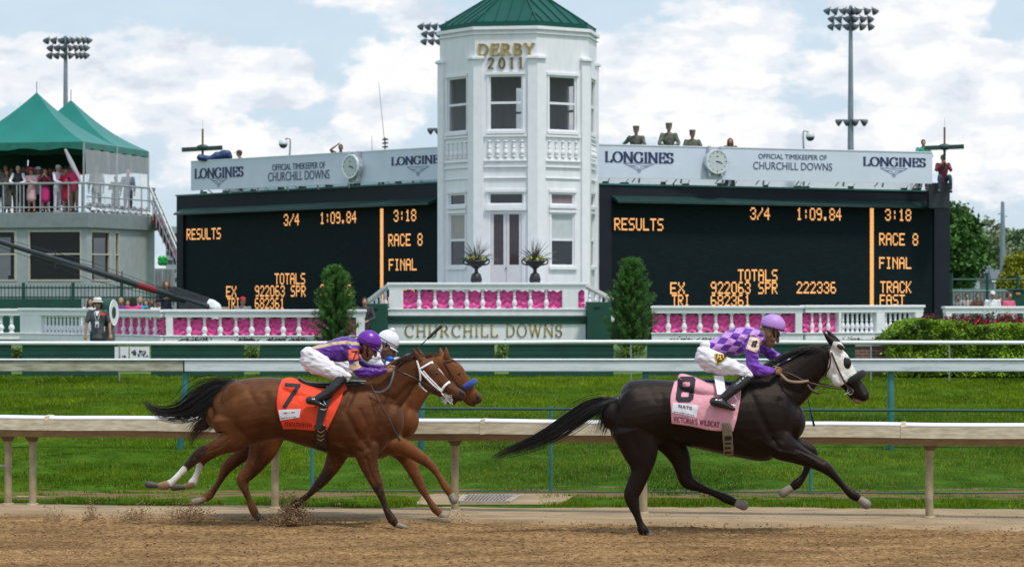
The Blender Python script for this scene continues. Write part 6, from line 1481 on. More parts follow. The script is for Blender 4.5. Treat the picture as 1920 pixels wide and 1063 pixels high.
# ---- bay horse, number seven
V7 = View(240, 580, 2.4725, 27.4)
BL = (.016,.010,.009); WS = (.66,.63,.60); DIRTC = (.26,.17,.10)
spec7 = dict(
 trunk=[(410,440,560,.12),(435,385,600,.19),(490,340,630,.255),(560,320,625,.275),(650,314,606,.27),(740,325,606,.27),(850,338,638,.285),(950,338,664,.29),(1040,335,685,.285),(1110,335,688,.25),(1170,365,665,.21),(1215,420,610,.16)],
 chains=[
  [(1090,440,115,.60),(1160,405,112,.50),(1225,350,98,.42),(1275,305,80,.40),(1320,275,66,.42),(1350,262,56,.46)],
  [(1350,262,50,.66),(1390,305,64,.56),(1430,342,55,.54),(1470,370,43,.54),(1510,390,36,.56),(1540,402,30,.64),(1548,408,24,.72)],
  [(1465,400,24,.6),(1495,422,20,.6),(1515,430,13,.7)],
  [(490,520,105,.62,-.11),(490,590,76,.55,-.14),(450,622,48,.58,-.15),(390,647,35,.62,-.15),(332,672,31,.62,-.15),(290,712,22,.72,-.15),(247,755,18,.8,-.15),(206,796,18,.85,-.15),(172,815,19,.85,-.15),(138,816,13,.85,-.15)],
  [(520,560,80,.6,.12),(460,610,52,.6,.14),(395,652,36,.6,.15),(348,690,28,.62,.15),(330,735,18,.8,.15),(313,775,17,.85,.15),(297,806,19,.85,.15),(262,822,13,.85,.15)],
  [(1060,560,95,.55,-.12),(1100,640,66,.58,-.14),(1112,705,47,.62,-.14),(1132,762,36,.65,-.14),(1157,818,28,.75,-.14),(1178,872,20,.8,-.14),(1196,922,18,.85,-.14),(1222,970,19,.85,-.14),(1242,994,16,.85,-.14)],
  [(1010,600,70,.58,.12),(975,660,54,.6,.14),(955,710,42,.62,.14),(925,762,31,.68,.14),(888,806,25,.75,.14),(850,847,18,.8,.14),(810,880,17,.85,.14),(775,903,19,.85,.14),(757,915,17,.85,.14)],
  [(1352,238,15,.8,-.045),(1336,210,13,.8,-.05),(1322,180,4,.8,-.055)], [(1368,232,14,.8,.045),(1356,206,12,.8,.05),(1345,178,4,.8,.055)]],
 blobs=[(1110,530,75,100,.08,.15),(1000,570,70,80,.06,.185),(510,440,80,100,.07,.165),(1400,350,34,34,.03,.05)],
 grooves=[([(1045,380),(1005,470),(1050,560),(1110,640)],16,-.018),([(1150,450),(1165,540),(1140,610)],15,-.015),([(1080,470),(1110,540),(1100,600)],10,-.009),([(960,610),(1040,650),(1080,660)],12,-.010),([(640,400),(655,500),(620,590)],22,-.014),
   ([(430,450),(455,540),(500,620)],18,-.005),([(560,560),(620,540),(700,560)],14,-.006),([(1180,400),(1240,420),(1310,350)],14,-.011),([(1100,690),(1125,760),(1150,810)],6,-.008),([(760,540),(850,590),(950,615)],10,-.006),([(1455,405),(1490,412),(1520,424)],4,-.008),([(1375,290),(1410,350),(1470,380)],6,-.006),([(1440,330),(1500,372)],5,.004),([(1100,700),(1118,760)],3.5,.005),([(1120,590),(1105,640),(1118,690)],5,.006),([(880,600),(960,628),(1030,650)],3.5,.004),([(700,560),(760,585),(830,612)],10,-.005),([(1405,330),(1450,350),(1495,385)],3,.004),([(560,380),(600,450),(590,540)],16,-.006),([(470,600),(420,640),(370,660)],4,-.006),([(380,640),(340,660)],6,-.006)],
 dirt=.20, coat=(.076,.0255,.0095),
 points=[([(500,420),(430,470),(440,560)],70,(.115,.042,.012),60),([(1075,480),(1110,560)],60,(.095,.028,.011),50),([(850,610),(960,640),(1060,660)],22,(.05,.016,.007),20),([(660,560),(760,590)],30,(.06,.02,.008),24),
   ([(345,650),(300,690),(250,745),'near'],30,BL,14),([(250,748),(205,797),'near'],26,WS,4),([(170,815),(138,816),'near'],26,DIRTC,6),
   ([(352,665),(330,725),'far'],30,(.05,.02,.012),14),([(328,732),(300,806),'far'],24,WS,6),([(297,815),(262,822),'far'],18,DIRTC,6),
   ([(1160,830),(1180,880),(1200,930),(1240,990),'near'],34,BL,20),([(930,760),(885,808),(810,880),(760,912),'far'],34,BL,24),
   ([(1540,372),(1552,400),(1500,425)],20,(.028,.018,.017),16),([(1553,392),(1556,396)],7,(.004,.003,.003),3),([(1440,275),(1470,305)],4,(.5,.42,.38),3)])
c7 = V7.p(850, 0); H7 = root('racehorse', 'bay racehorse with white bridle and orange number 7 cloth, nearer of the two trailing horses', 'horse', (c7.x, V7.D, 0), group='galloping racehorses')
COAT7 = M('bay_coat', (1,1,1), .40, .2, 9, attr=True, bump=.3, bscale=140, spec=.40, tint=(.95,.55,.35))
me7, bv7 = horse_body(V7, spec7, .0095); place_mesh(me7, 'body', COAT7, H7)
hoof(V7, (142,816), (90,810), 12, 17, -.15, HOOFD, H7); hoof(V7, (264,822), (208,824), 12, 16, .15, HOOFD, H7); hoof(V7, (1244,996), (1288,1010), 13, 12, -.14, HOOFL, H7); hoof(V7, (760,914), (742,934), 16, 18, .14, HOOFD, H7)
tl = hair(V7, [(485,342),(430,360),(370,395),(310,440),(240,475),(160,478),(100,452),(66,408)], [14,36,56,60,44,30,20,10], 430, .0033, 14, hang=.25)
m = hair(V7, [(440,365),(390,420),(345,470),(280,520),(230,560)], [20,40,56,50,50], 110, .003, 15); tl.add(m.v, m.f)
V7.chain(tl, [(500,340,20,1),(455,356,17,1),(400,385,11,1),(350,420,6,1)]); tl.build('tail', HAIRB, H7, smooth=True)
mn = MB(); r = random.Random(5); cm = catmull([(1345,205,0),(1300,212,0),(1250,240,0),(1190,280,0),(1130,315,0)], 10)
for _ in range(340):
    q = cm[r.randrange(len(cm))]; x0, y0 = q[0]+r.uniform(-8,8), q[1]+r.uniform(0,18); L_ = r.uniform(22, 62); lift = r.uniform(-22, 8); yy = r.uniform(-.05,.04)
    mn.strand([V7.p(x0 - L_*t_, y0 + 6*t_ + lift*t_*(1-t_) + 16*t_*t_, yy - .04*t_) for t_ in (0,.25,.5,.75,1)], .0032)
mn.build('mane', HAIRC, H7, smooth=True)
for pl_, rr_, mat_ in (([(1340,238),(1350,275),(1356,320),(1350,365),(1362,392),(1380,404)],.010,WHLEA),([(1350,278),(1378,262),(1418,240)],.011,WHLEA),([(1352,282),(1385,320),(1420,355),(1452,380)],.011,WHLEA),([(1368,285),(1405,325),(1440,360),(1460,376)],.008,WHLEA),
      ([(1450,382),(1470,352),(1504,328)],.013,WHLEA),([(1455,388),(1480,418),(1496,436)],.008,WHLEA)):
    drape_line(V7, bv7, pl_, rr_, .008).build('bridle_strap', mat_, H7, smooth=True)
ch_ = MB(); r = random.Random(2)
for k in range(26):
    p, _ = V7.ray(bv7, 1455 + r.uniform(0,45), 388 + r.uniform(0,48), -1, .012); a = r.uniform(0, 6.28)
    for j in range(6): a0, a1 = a+j*1.05, a+(j+1)*1.05; ch_.cyl(p+Vector((.012*math.cos(a0),0,.012*math.sin(a0))), p+Vector((.012*math.cos(a1),0,.012*math.sin(a1))), .003, n=4)
ch_.build('bit_chain', M('pale_bit', (.62,.60,.60), .3, metal=.3), H7)
ey = MB()
for sy in (-1, 1): ey.ell(V7.ray(bv7, 1428, 296, sy, -.006)[0], (.022,.014,.015), Matrix.Rotation(R(30), 3, 'Y'), n=14, m=8)
ey.build('eye', EYEM, H7, smooth=True)
ns = MB(); ns.ell(V7.ray(bv7, 1542, 388, -1, -.004)[0], (.020,.012,.025)); ns.build('nostril', M('nostril', (.004,.003,.003), .6), H7, smooth=True)
def Z5(x, y): return ((500 + x/4.088 - 240)*2.4725, (600 + y/4.088 - 580)*2.4725)
ORCL = M('orange_cloth_number_seven', (.82,.052,.007), .7, .10, 9, bump=.4, bscale=30, sheen=.1)
c7t = [Z5(118,462),Z5(170,446),Z5(225,458),Z5(270,490),Z5(380,520),Z5(490,525),Z5(602,470)]
c7b = [Z5(130,832),Z5(240,834),Z5(365,845),Z5(400,850),Z5(430,815),Z5(462,848)]
c7l = [Z5(118,462),Z5(90,530),Z5(76,640),Z5(92,730),Z5(130,832)]; c7r = [Z5(602,470),Z5(575,600),Z5(520,730),Z5(462,848)]
s7 = stroke_quads([(Z5(140,494), Z5(258,502), 15), (Z5(248,496), Z5(132,672), 19)], 0)
pt7 = [[Z5(90,688),Z5(104,768),Z5(250,744),Z5(262,680)]]
pr7 = dashes(Z5(130,712), Z5(225,704), 4, 4, 2) + dashes(Z5(112,750), Z5(236,738), 7, 4, 3)
cb7, co7 = racing_tack(V7, H7, bv7, (c7t, c7b, c7l, c7r), ORCL, s7, None, None, (pt7, pr7), 2, me7)
on_cloth(V7, cb7, [q for k_ in range(15) for q in stroke_quads([(Z5(145+k_*14, 778+k_*.8), Z5(145+k_*14+(k_*7 % 5)-2, 812+k_*.8), 3.2)] + ([(Z5(145+k_*14, (780, 795, 811)[k_ % 3]+k_*.8), Z5(154+k_*14, (780, 795, 811)[k_ % 3]+k_*.8), 2.4)] if k_ % 4 else []))], .005, 2).build('lettering', M('dark_red_thread', (.24,.015,.01), .8), co7)
girth(V7, bv7, [Z5(410,800), Z5(418,880), Z5(418,950), Z5(415,1005)], 52, LEATHER, H7)
mk_ = MB()
for yy_ in (850, 880, 908):
    for a, b_ in ((Z5(390,yy_-8), Z5(415,yy_+8)), (Z5(415,yy_+8), Z5(442,yy_-8))):
        for q in stroke_quads([(a, b_, 4)]): mk_.sheet([[V7.ray(bv7, *q[0], -1, .027)[0], V7.ray(bv7, *q[1], -1, .027)[0]], [V7.ray(bv7, *q[3], -1, .027)[0], V7.ray(bv7, *q[2], -1, .027)[0]]])
mk_.build('girth_buckle', M('brass_buckle', (.42,.32,.18), .4, metal=.5), H7)
saddle(V7, H7, [(*Z5(250,448),7,.08),(*Z5(290,478),9,.13),(*Z5(350,494),12,.16),(*Z5(430,500),14,.17),(*Z5(560,500),18,.15),(*Z5(660,492),20,.13),(*Z5(760,490),16,.10)], M('black_saddle', (.01,.01,.012), .35), M('grey_piping', (.35,.38,.45), .4))
m = MB(); A, B_ = V7.p(*Z5(400,680), -.31), V7.p(*Z5(470,520), -.26); C_ = V7.p(*Z5(405,840), -.33)
m.add([V7.p(*Z5(400,665), -.325), V7.p(*Z5(472,665), -.325), V7.p(*Z5(412,840), -.33), V7.p(*Z5(370,840), -.33), V7.p(*Z5(460,500), -.27), V7.p(*Z5(540,500), -.27)], [(0,1,2,3),(4,5,1,0)]); m.build('saddle_flap', LEATHER, H7, solid=.006)

# ---- chestnut horse on the far side
V3 = View(240, 580, 2.4725, 28.3)
T3 = [(a+68, b+4, c+2, d) for a, b, c, d in spec7['trunk']]
spec3 = dict(trunk=T3[:-2] + [(1250,385,640,.21),(1290,440,600,.15)],
 chains=[
  [(1180,450,112,.60),(1250,420,112,.48),(1310,365,92,.42),(1370,310,74,.40),(1425,275,64,.42),(1460,258,54,.46)],
  [(1460,255,50,.66),(1500,300,62,.56),(1535,340,52,.54),(1565,372,42,.54),(1592,396,34,.56),(1618,412,29,.64),(1628,418,23,.72)],
  [(1560,400,24,.6),(1585,428,20,.6),(1605,440,13,.7)],
  [(640,560,100,.6,-.11),(627,640,72,.58,-.14),(600,700,50,.6,-.14),(572,740,40,.6,-.14),(533,788,32,.62,-.14),(545,840,22,.75,-.14),(562,880,18,.8,-.14),(578,920,18,.85,-.14),(592,950,19,.85,-.14)],
  [(640,580,80,.6,.12),(580,640,48,.6,.14),(520,680,36,.6,.14),(462,728,30,.62,.14),(430,785,20,.8,.14),(402,830,18,.85,.14),(375,862,19,.85,.14),(345,882,17,.85,.14)],
  [(1140,560,85,.58,-.12),(1220,618,58,.6,-.14),(1290,645,38,.65,-.14),(1350,682,30,.68,-.14),(1400,718,26,.75,-.14),(1438,768,18,.8,-.14),(1468,815,17,.85,-.14),(1494,855,17,.85,-.14)],
  [(1200,600,70,.58,.12),(1265,660,42,.6,.14),(1308,720,33,.65,.14),(1338,778,27,.68,.14),(1363,830,24,.75,.14),(1393,880,17,.8,.14),(1420,920,17,.85,.14),(1446,946,18,.85,.14)],
  [(1478,225,15,.8,-.045),(1476,200,12,.8,-.05),(1474,172,4,.8,-.055)], [(1460,225,14,.8,.045),(1452,200,12,.8,.05),(1446,176,4,.8,.055)]],
 blobs=[(1180,530,75,100,.08,.15),(1505,350,34,34,.03,.05)],
 grooves=[([(1250,450),(1270,530),(1240,600)],15,-.014),([(1310,400),(1300,470)],10,-.008)],
 dirt=.25, coat=(.145,.050,.017), points=[([(620,640),(560,850)],60,(.05,.016,.008),60),([(560,650),(400,850)],40,(.06,.02,.01),30),([(350,880),(330,885)],16,(.34,.24,.15),8),([(1615,395),(1635,425),(1590,445)],18,(.045,.026,.022),14),([(1400,860),(1450,950)],20,(.12,.05,.025),16)])
c3 = V3.p(900, 0); H3 = root('racehorse', 'chestnut racehorse with blue noseband running behind the bay number 7', 'horse', (c3.x, V3.D, 0), group='galloping racehorses')
COAT3 = M('chestnut_coat', (1,1,1), .5, .2, 9, attr=True, bump=.3, bscale=140, spec=.40, tint=(.95,.55,.35))
me3, bv3 = horse_body(V3, spec3, .012); place_mesh(me3, 'body', COAT3, H3)
hoof(V3, (345,882), (302,896), 15, 18, .14, HOOFL, H3); hoof(V3, (594,953), (618,970), 17, 18, -.14, HOOFD, H3); hoof(V3, (1496,858), (1512,888), 16, 19, -.14, HOOFL, H3); hoof(V3, (1450,950), (1474,966), 17, 19, .14, HOOFL, H3)
hair(V3, [(450,430),(400,490),(370,520),(330,552),(302,592),(288,645)], [14,24,32,34,30,18], 220, .0035, 24).build('tail', HAIRC, H3, smooth=True)
mn = MB(); cm = catmull([(1450,205,0),(1400,205,0),(1350,215,0),(1290,245,0),(1240,280,0)], 10); r = random.Random(8)
for _ in range(260):
    q = cm[r.randrange(len(cm))]; x0, y0 = q[0]+r.uniform(-8,8), q[1]+r.uniform(0,16); L_ = r.uniform(22, 60)
    mn.strand([V3.p(x0 - L_*t_, y0 - 8*t_*(1-t_) + 18*t_*t_, r.uniform(-.04,.04)) for t_ in (0,.3,.6,1)], .0032)
mn.build('mane', M('chestnut_mane', (.17,.06,.025), .5, .3, 20), H3, smooth=True)
rl = MB(); pts = []
for t_ in np.linspace(-1, 1, 13):
    a = t_*math.pi*.6; base = lerp(Vector((1542, 372)), Vector((1604, 334)), .5 + .5*math.cos(a)); q = V3.p(base[0], base[1], math.sin(a)*.075); pts.append((*q, .034, .034))
rl.tube(pts, n=12, sub=2, ref=(0,1,.3)); rl.build('noseband_roll', M('blue_fleece', (.005,.06,.40), .95, .3, 60, bump=1, bscale=150, sheen=.3), H3, smooth=True)
for pl_ in ([(1465,245),(1500,238),(1535,226)], [(1470,250),(1500,300),(1540,360),(1560,385)], [(1560,385),(1580,430)]):
    drape_line(V3, bv3, pl_, .008, .008).build('bridle_strap', LEATHB, H3, smooth=True)
ey = MB()
for sy in (-1, 1): ey.ell(V3.ray(bv3, 1533, 298, sy, -.006)[0], (.022,.014,.015), Matrix.Rotation(R(35), 3, 'Y'), n=14, m=8)
ey.build('eye', EYEM, H3, smooth=True)
ns = MB(); ns.ell(V3.ray(bv3, 1620, 408, -1, -.004)[0], (.020,.012,.024)); ns.build('nostril', M('nostril', (.004,.003,.003), .6), H3, smooth=True)
# ================================================================== jockeys
SKIN = M('skin', (.42,.22,.15), .5, .1, 20); SKIND = M('tanned_shaded_skin', (.24,.115,.07), .5, .1, 20)
def hand_tubes(mb, w, fwd, up, s=1.0, thick=(0,1,0)):
    """a closed hand on the reins: palm, four unequal bent fingers, thumb from the side of the palm"""
    w = Vector(w); f = Vector(fwd).normalized(); u = Vector(up).normalized(); t_ = Vector(thick)
    mb.tube([(*(w), .026*s, .018*s), (*(w+f*.045*s), .034*s, .017*s), (*(w+f*.085*s), .036*s, .016*s)], n=10, sub=3, ref=tuple(t_))
    for k, (o, L_) in enumerate(((.029,.9),(.010,1.0),(-.010,.95),(-.028,.78))):
        b = w + f*.088*s + u*o*s; pts = [b, b + (f*.030 + t_*.004)*s*L_, b + (f*.040 + t_*.026)*s*L_, b + (f*.022 + t_*.044)*s*L_]
        mb.tube([(*p, r_*s, r_*s) for p, r_ in zip(pts, (.0105,.010,.009,.008))], n=8, sub=3, ref=(0,.3,1))
    b = w + f*.03*s + u*.030*s; mb.tube([(*p, r_*s, r_*s) for p, r_ in zip((b, b + (f*.03+u*.016)*s, b + (f*.058+u*.014+t_*.012)*s), (.013,.011,.009))], n=8, sub=3, ref=(0,.3,1))
def head_tubes(mb, c, ang, s=1.0, face=(1,0,0)):
    """skull, jaw, nose, lips, brow, ears; ang tips the face down, looking towards +X"""
    c = Vector(c); rot = Matrix.Rotation(ang, 3, 'Y'); q = lambda x, y, z: c + rot @ (Vector((x, y, z))*s)
    mb.ell(c, (.098*s,.076*s,.115*s), rot, 18, 12); mb.ell(q(.035,0,-.075), (.058*s,.052*s,.060*s), rot, 16, 10); mb.ell(q(.070,0,-.112), (.022*s,.026*s,.020*s), rot)
    mb.tube([(*q(.088,0,.012), .012*s, .012*s), (*q(.112,0,-.022), .013*s, .014*s), (*q(.112,0,-.036), .012*s, .020*s)], n=8, sub=3)
    mb.ell(q(.088,0,-.070), (.014*s,.026*s,.009*s), rot); mb.ell(q(.086,0,-.084), (.013*s,.022*s,.009*s), rot); mb.ell(q(.078,0,.026), (.020*s,.052*s,.012*s), rot)
    for sy in (-1, 1): mb.ell(q(-.005, sy*.078, -.012), (.020*s,.010*s,.032*s), rot); mb.ell(q(.055, sy*.045, -.035), (.030*s,.022*s,.026*s), rot)
    return q, rot
def cloth_mesh(V, chains, voxel, wr=.004, paintfn=None, seed=0, sm=2, extra=None):
    mb = MB()
    for ch in chains: V.chain(mb, ch)
    if extra: extra(mb)
    def disp(co, no):
        X, Y = V.inv(co); f = 1.3*vnoise(X/55+Y/30, Y/24-X/40, 70+seed) + .35*vnoise(X/22-Y/14, Y/30, 71+seed)
        return co + no*(f*wr*2)[:, None]
    me, bv = fused(mb, voxel, sm, .5, disp)
    if paintfn: paint(me, paintfn)
    return me, bv
def boot(V, pts, foot, mat, parent, name='boot'):
    m = MB(); V.chain(m, pts); V.chain(m, foot); me, _ = fused(m, .007, 3, .5, lambda co, no: co + no*(.003*vnoise(co[:,0]*60, co[:,2]*45, 77))[:, None]); return place_mesh(me, name, mat, parent)
def jockey(V, label, sp):
    c = V.p(*sp['hip']); o = root('person', label, 'person', (c.x, V.D, V.p(*sp['foot'][0][0][:2]).z), group='jockeys riding in the race')
    # one continuous body
    mb = MB()
    for ch in sp['body']: V.chain(mb, ch)
    q, rot = head_tubes(mb, V.p(*sp['head'][:2]), R(sp['head'][2]), sp['head'][3])
    for (w, to, up, th) in sp['hands']:
        W, T_, U_ = V.p(*w), V.p(*to), Vector(up); hand_tubes(mb, W, T_-W, U_, .95, th)
    me, bv = fused(mb, .0062, 2); place_mesh(me, 'body', sp['skin'], o)
    for nm, chains, mat, kw in sp['clothes']:
        me, b_ = cloth_mesh(V, chains, kw.get('voxel', .008), kw.get('wr', .004), kw.get('paint'), kw.get('seed', 0)); part = place_mesh(me, nm, mat, o)
        for (cn, fn) in kw.get('marks', []): fn(V, b_, part)
    for pts, ft in zip(sp['boots'], sp['foot']): boot(V, pts, ft, LEATHER, o)
    # helmet: shell, peak, strap, goggles
    hs = sp['helmet']; hc = V.p(*hs['c']); hr = Matrix.Rotation(R(hs['a']), 3, 'Y'); a_, b2, c2 = hs['r']
    m = MB(); n_, k_ = 26, 12; vs = []
    for j in range(k_+1):
        p = math.pi*.60*j/k_
        for i in range(n_):
            t_ = 2*math.pi*i/n_; vs.append(hc + hr @ Vector((a_*math.sin(p)*math.cos(t_), b2*math.sin(p)*math.sin(t_), c2*math.cos(p))))
    m.add(vs, [(j*n_+i, (j+1)*n_+i, (j+1)*n_+(i+1) % n_, j*n_+(i+1) % n_) for j in range(k_) for i in range(n_)])
    ho = m.build('helmet', hs['mat'], o, smooth=True, solid=.006)
    g = []
    for rr_, dz in ((1.0,-.30),(1.16,-.34),(1.34,-.42)):
        g.append([hc + hr @ Vector((a_*.97*rr_*math.cos(t_), b2*.95*(1+(rr_-1)*.4)*math.sin(t_), c2*dz - .006)) for t_ in np.linspace(-1.15, 1.15, 15)])
    m = MB(); m.sheet(g); m.build('peak', hs['peak'], ho, smooth=True, solid=.005)
    if hs.get('bobble'): m = MB(); m.ell(V.p(*hs['bobble']), (.030,.030,.030), n=14); m.build('bobble', hs['mat'], ho, smooth=True)
    m = MB(); m.tube([(*(hc + hr @ Vector((0.01, s_*b2*.99, -c2*.25 if s_ < 0 else -c2*.25))), .008, .003) if False else (*(hc + hr @ Vector((x_, y_, z_))), .009, .004) for s_ in (1,) for (x_, y_, z_) in ((0,-b2,-c2*.2),(.02,-b2*.85,-c2*.75),(.045,-b2*.45,-c2*1.25),(.055,0,-c2*1.35),(.045,b2*.45,-c2*1.25),(.02,b2*.85,-c2*.75),(0,b2,-c2*.2))], n=6, sub=3); m.build('chin_strap', LEATHER, ho, smooth=True)
    m = MB(); ring_ = [(hc + hr @ Vector((a_*1.02*math.cos(t_), b2*1.02*math.sin(t_), c2*(.10 if not hs.get('gz') else hs['gz']) ))) for t_ in np.linspace(0, 2*math.pi, 31)]
    m.tube([(*p, .011, .003) for p in ring_], n=6, sub=1, ref=(0,0,1)); m.build('goggle_strap', LEATHER, ho, smooth=True)
    gq = hs['goggles']; m = MB()
    for sy in (-1, 1): m.ell(V.p(gq[0], gq[1], sy*.038), (.018,.032,.022), Matrix.Rotation(R(gq[2]), 3, 'Y'), n=14, m=8)
    go = m.build('goggles', gq[3], ho, smooth=True)
    e = MB()
    for sy in (-1, 1): e.ell(q(.086, sy*.033, .004), (.012,.014,.011))
    e.build('eye', EYEM, o, smooth=True)
    if 'hair' in sp: m = MB(); m.ell(V.p(*sp['hair'][:2]), sp['hair'][2], Matrix.Rotation(R(sp['hair'][3]), 3, 'Y')); m.build('hair', sp['hair'][4], o, smooth=True)
    return o, bv

BREECH = M('white_breeches', (.70,.67,.72), .6, .07, 10, bump=.7, bscale=16, stretch=(1,1,2))
SILK = M('racing_silk', (1,1,1), .38, .14, 12, attr=True, bump=.7, bscale=18, sheen=.2)
PUR, GLD = np.array((.085,.006,.24)), np.array((.55,.40,.22))
# ---- number seven
J7 = View(500, 600, 4.088, 27.4)
def paint7(co):
    X, Y = J7.inv(co); c = np.tile(PUR, (len(co), 1))
    st = segdist(X, Y, [(330,215),(420,200),(520,178),(600,170),(700,182)]) < 12
    cuff = segdist(X, Y, [(640,372),(735,325)]) < 26
    cu2 = (segdist(X, Y, [(590,300),(625,330)]) < 20) & (co[:,1] < J7.D - .12)
    c[(st & (Y < 235)) | (cuff & (co[:,1] < J7.D - .1))] = GLD; return c
def mark_quads(name, quads, mat, off, poly=None, div=3):
    def fn(V, bv, part):
        m = MB()
        for q in quads:
            g = [[V.ray(bv, (1-u)*((1-v)*q[0][0]+v*q[1][0])+u*((1-v)*q[3][0]+v*q[2][0]), (1-u)*((1-v)*q[0][1]+v*q[1][1])+u*((1-v)*q[3][1]+v*q[2][1]), -1, off)[0] for v in np.linspace(0,1,div+1)] for u in np.linspace(0,1,div+1)]
            m.sheet(g)
        m.build(name, mat, part, smooth=True)
    return (name, fn)
torso7 = [(372,262,62,1.9,0),(430,250,70,1.75,0),(500,240,84,1.6,0),(570,230,98,1.5,0),(630,215,90,1.55,0),(672,205,66,1.5,0)]
arm7n = [(640,205,58,.95,-.15),(655,262,48,.95,-.19),(665,320,42,1,-.21),(690,372,42,1,-.21),(740,398,44,.95,-.20),(800,402,38,.9,-.19),(860,396,28,.9,-.18),(905,390,21,.9,-.17)]
arm7f = [(640,205,58,.95,.15),(670,280,46,.95,.19),(710,340,42,1,.20),(780,372,36,1,.18),(850,372,28,.9,.15),(915,362,20,.9,.12)]
thigh7n = [(352,300,98,.85,-.07),(400,335,90,.85,-.12),(460,370,72,.9,-.18),(530,405,56,.9,-.23),(590,425,44,.9,-.25),(618,440,36,.9,-.25)]
calf7n = [(585,440,42,.8,-.26),(550,478,40,.8,-.285),(500,530,38,.8,-.32),(440,575,34,.8,-.345),(395,600,30,.85,-.355),(375,612,27,.85,-.36)]
foot7n = [(325,615,31,1.05,-.36),(360,622,31,1.05,-.36),(400,640,18,1.3,-.36),(440,655,14,1.6,-.36),(466,664,11,1.6,-.36)]
mir = lambda ch: [(a,b,c_,d,-y) for a,b,c_,d,y in ch]
thin = lambda ch, k=.72: [(a,b,c_*k,d,y) for a,b,c_,d,y in ch]
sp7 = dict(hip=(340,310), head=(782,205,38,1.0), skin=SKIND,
 body=[thin(torso7,.8), [(650,205,40,1,0),(700,205,34,1,0),(745,205,34,1,0)], thin(arm7n,.66), thin(arm7f,.66), thin(thigh7n,.8), thin(mir(thigh7n),.8), thin(calf7n,.75), thin(mir(calf7n),.75)],
 hands=[((900,392,-.17),(1000,365,-.10),(.2,0,.98),(.1,.9,-.2)), ((915,362,.12),(1005,345,.06),(.2,0,.98),(.1,-.9,-.2))],
 clothes=[('jersey', [torso7, arm7n, arm7f], SILK, dict(paint=paint7, seed=1, wr=.007, marks=[
     mark_quads('armband', [[(628,225),(632,305),(712,300),(708,222)]], M('orange_armband', (.80,.10,.04), .6), .009, div=14),
     mark_quads('armband_number', stroke_quads([((652,242),(690,240),9),((686,240),(668,292),10)], .6), M('black_felt', (.022,.015,.025), .8), .015, div=8)])),
   ('breeches', [[(322,262,66,1.5,0),(330,300,82,1.35,0)], thigh7n, mir(thigh7n)], BREECH, dict(seed=2, wr=.0065))],
 boots=[calf7n, mir(calf7n)], foot=[foot7n, mir(foot7n)],
 helmet=dict(c=(785,168), a=22, r=(.128,.098,.118), mat=M('purple_cap', (.14,.010,.33), .32, .06, 5), peak=M('purple_peak', (.09,.01,.20), .3), goggles=(846,214,40,M('amber_goggles', (.10,.08,.05), .15)), gz=.02),
 hair=(738,215,(.055,.07,.07),20,HAIRB))
jk7, jb7 = jockey(J7, 'jockey in purple silks and purple cap with orange armband 7, crouched on the bay horse', sp7)
# ---- number eight
J8 = View(1240, 580, 3.667, 26.6)
LIL = np.array((.52,.24,.62)); PU8 = np.array((.10,.012,.32))
def paint8(co):
    X, Y = J8.inv(co); u = (40*X + 31*Y)/2408 - 9.774; v = (-8*X + 54*Y)/2408 - 2.445
    k = (np.floor(u+.5) + np.floor(v+.5)) % 2; c = np.where(k[:, None] < .5, LIL, PU8)
    sleeve_ = ((segdist(X, Y, [(612,270),(622,400),(760,432)]) < 62) & (co[:,1] < J8.D-.10)) | ((segdist(X, Y, [(690,280),(830,330)]) < 50) & (co[:,1] > J8.D+.02))
    c[sleeve_] = np.array((.17,.03,.44)); return c
torso8 = [(352,262,52,2.1,0),(400,255,66,1.8,0),(460,235,82,1.6,0),(530,220,94,1.5,0),(600,205,90,1.5,0),(648,195,72,1.4,0)]
arm8n = [(615,205,62,.95,-.15),(622,265,54,.95,-.20),(622,330,46,1,-.22),(635,395,46,1,-.22),(690,418,36,.95,-.20),(735,425,30,.9,-.18),(762,427,26,.9,-.17)]
arm8f = [(620,205,60,.95,.15),(680,262,46,.95,.20),(740,302,38,1,.20),(800,330,30,1,.17),(850,365,24,.9,.12)]
thigh8n = [(300,322,76,1.0,-.07),(345,352,84,.95,-.12),(405,378,72,.9,-.17),(470,395,60,.9,-.22),(540,418,46,.9,-.25),(590,440,38,.9,-.25),(606,456,32,.9,-.25)]
calf8n = [(590,470,38,.8,-.26),(548,505,40,.8,-.29),(500,545,37,.8,-.33),(455,585,32,.85,-.345),(425,610,30,.85,-.35)]
foot8n = [(360,634,32,1.05,-.355),(395,642,34,1.05,-.355),(432,656,28,1.2,-.355),(470,675,18,1.6,-.355),(500,686,13,1.6,-.355)]
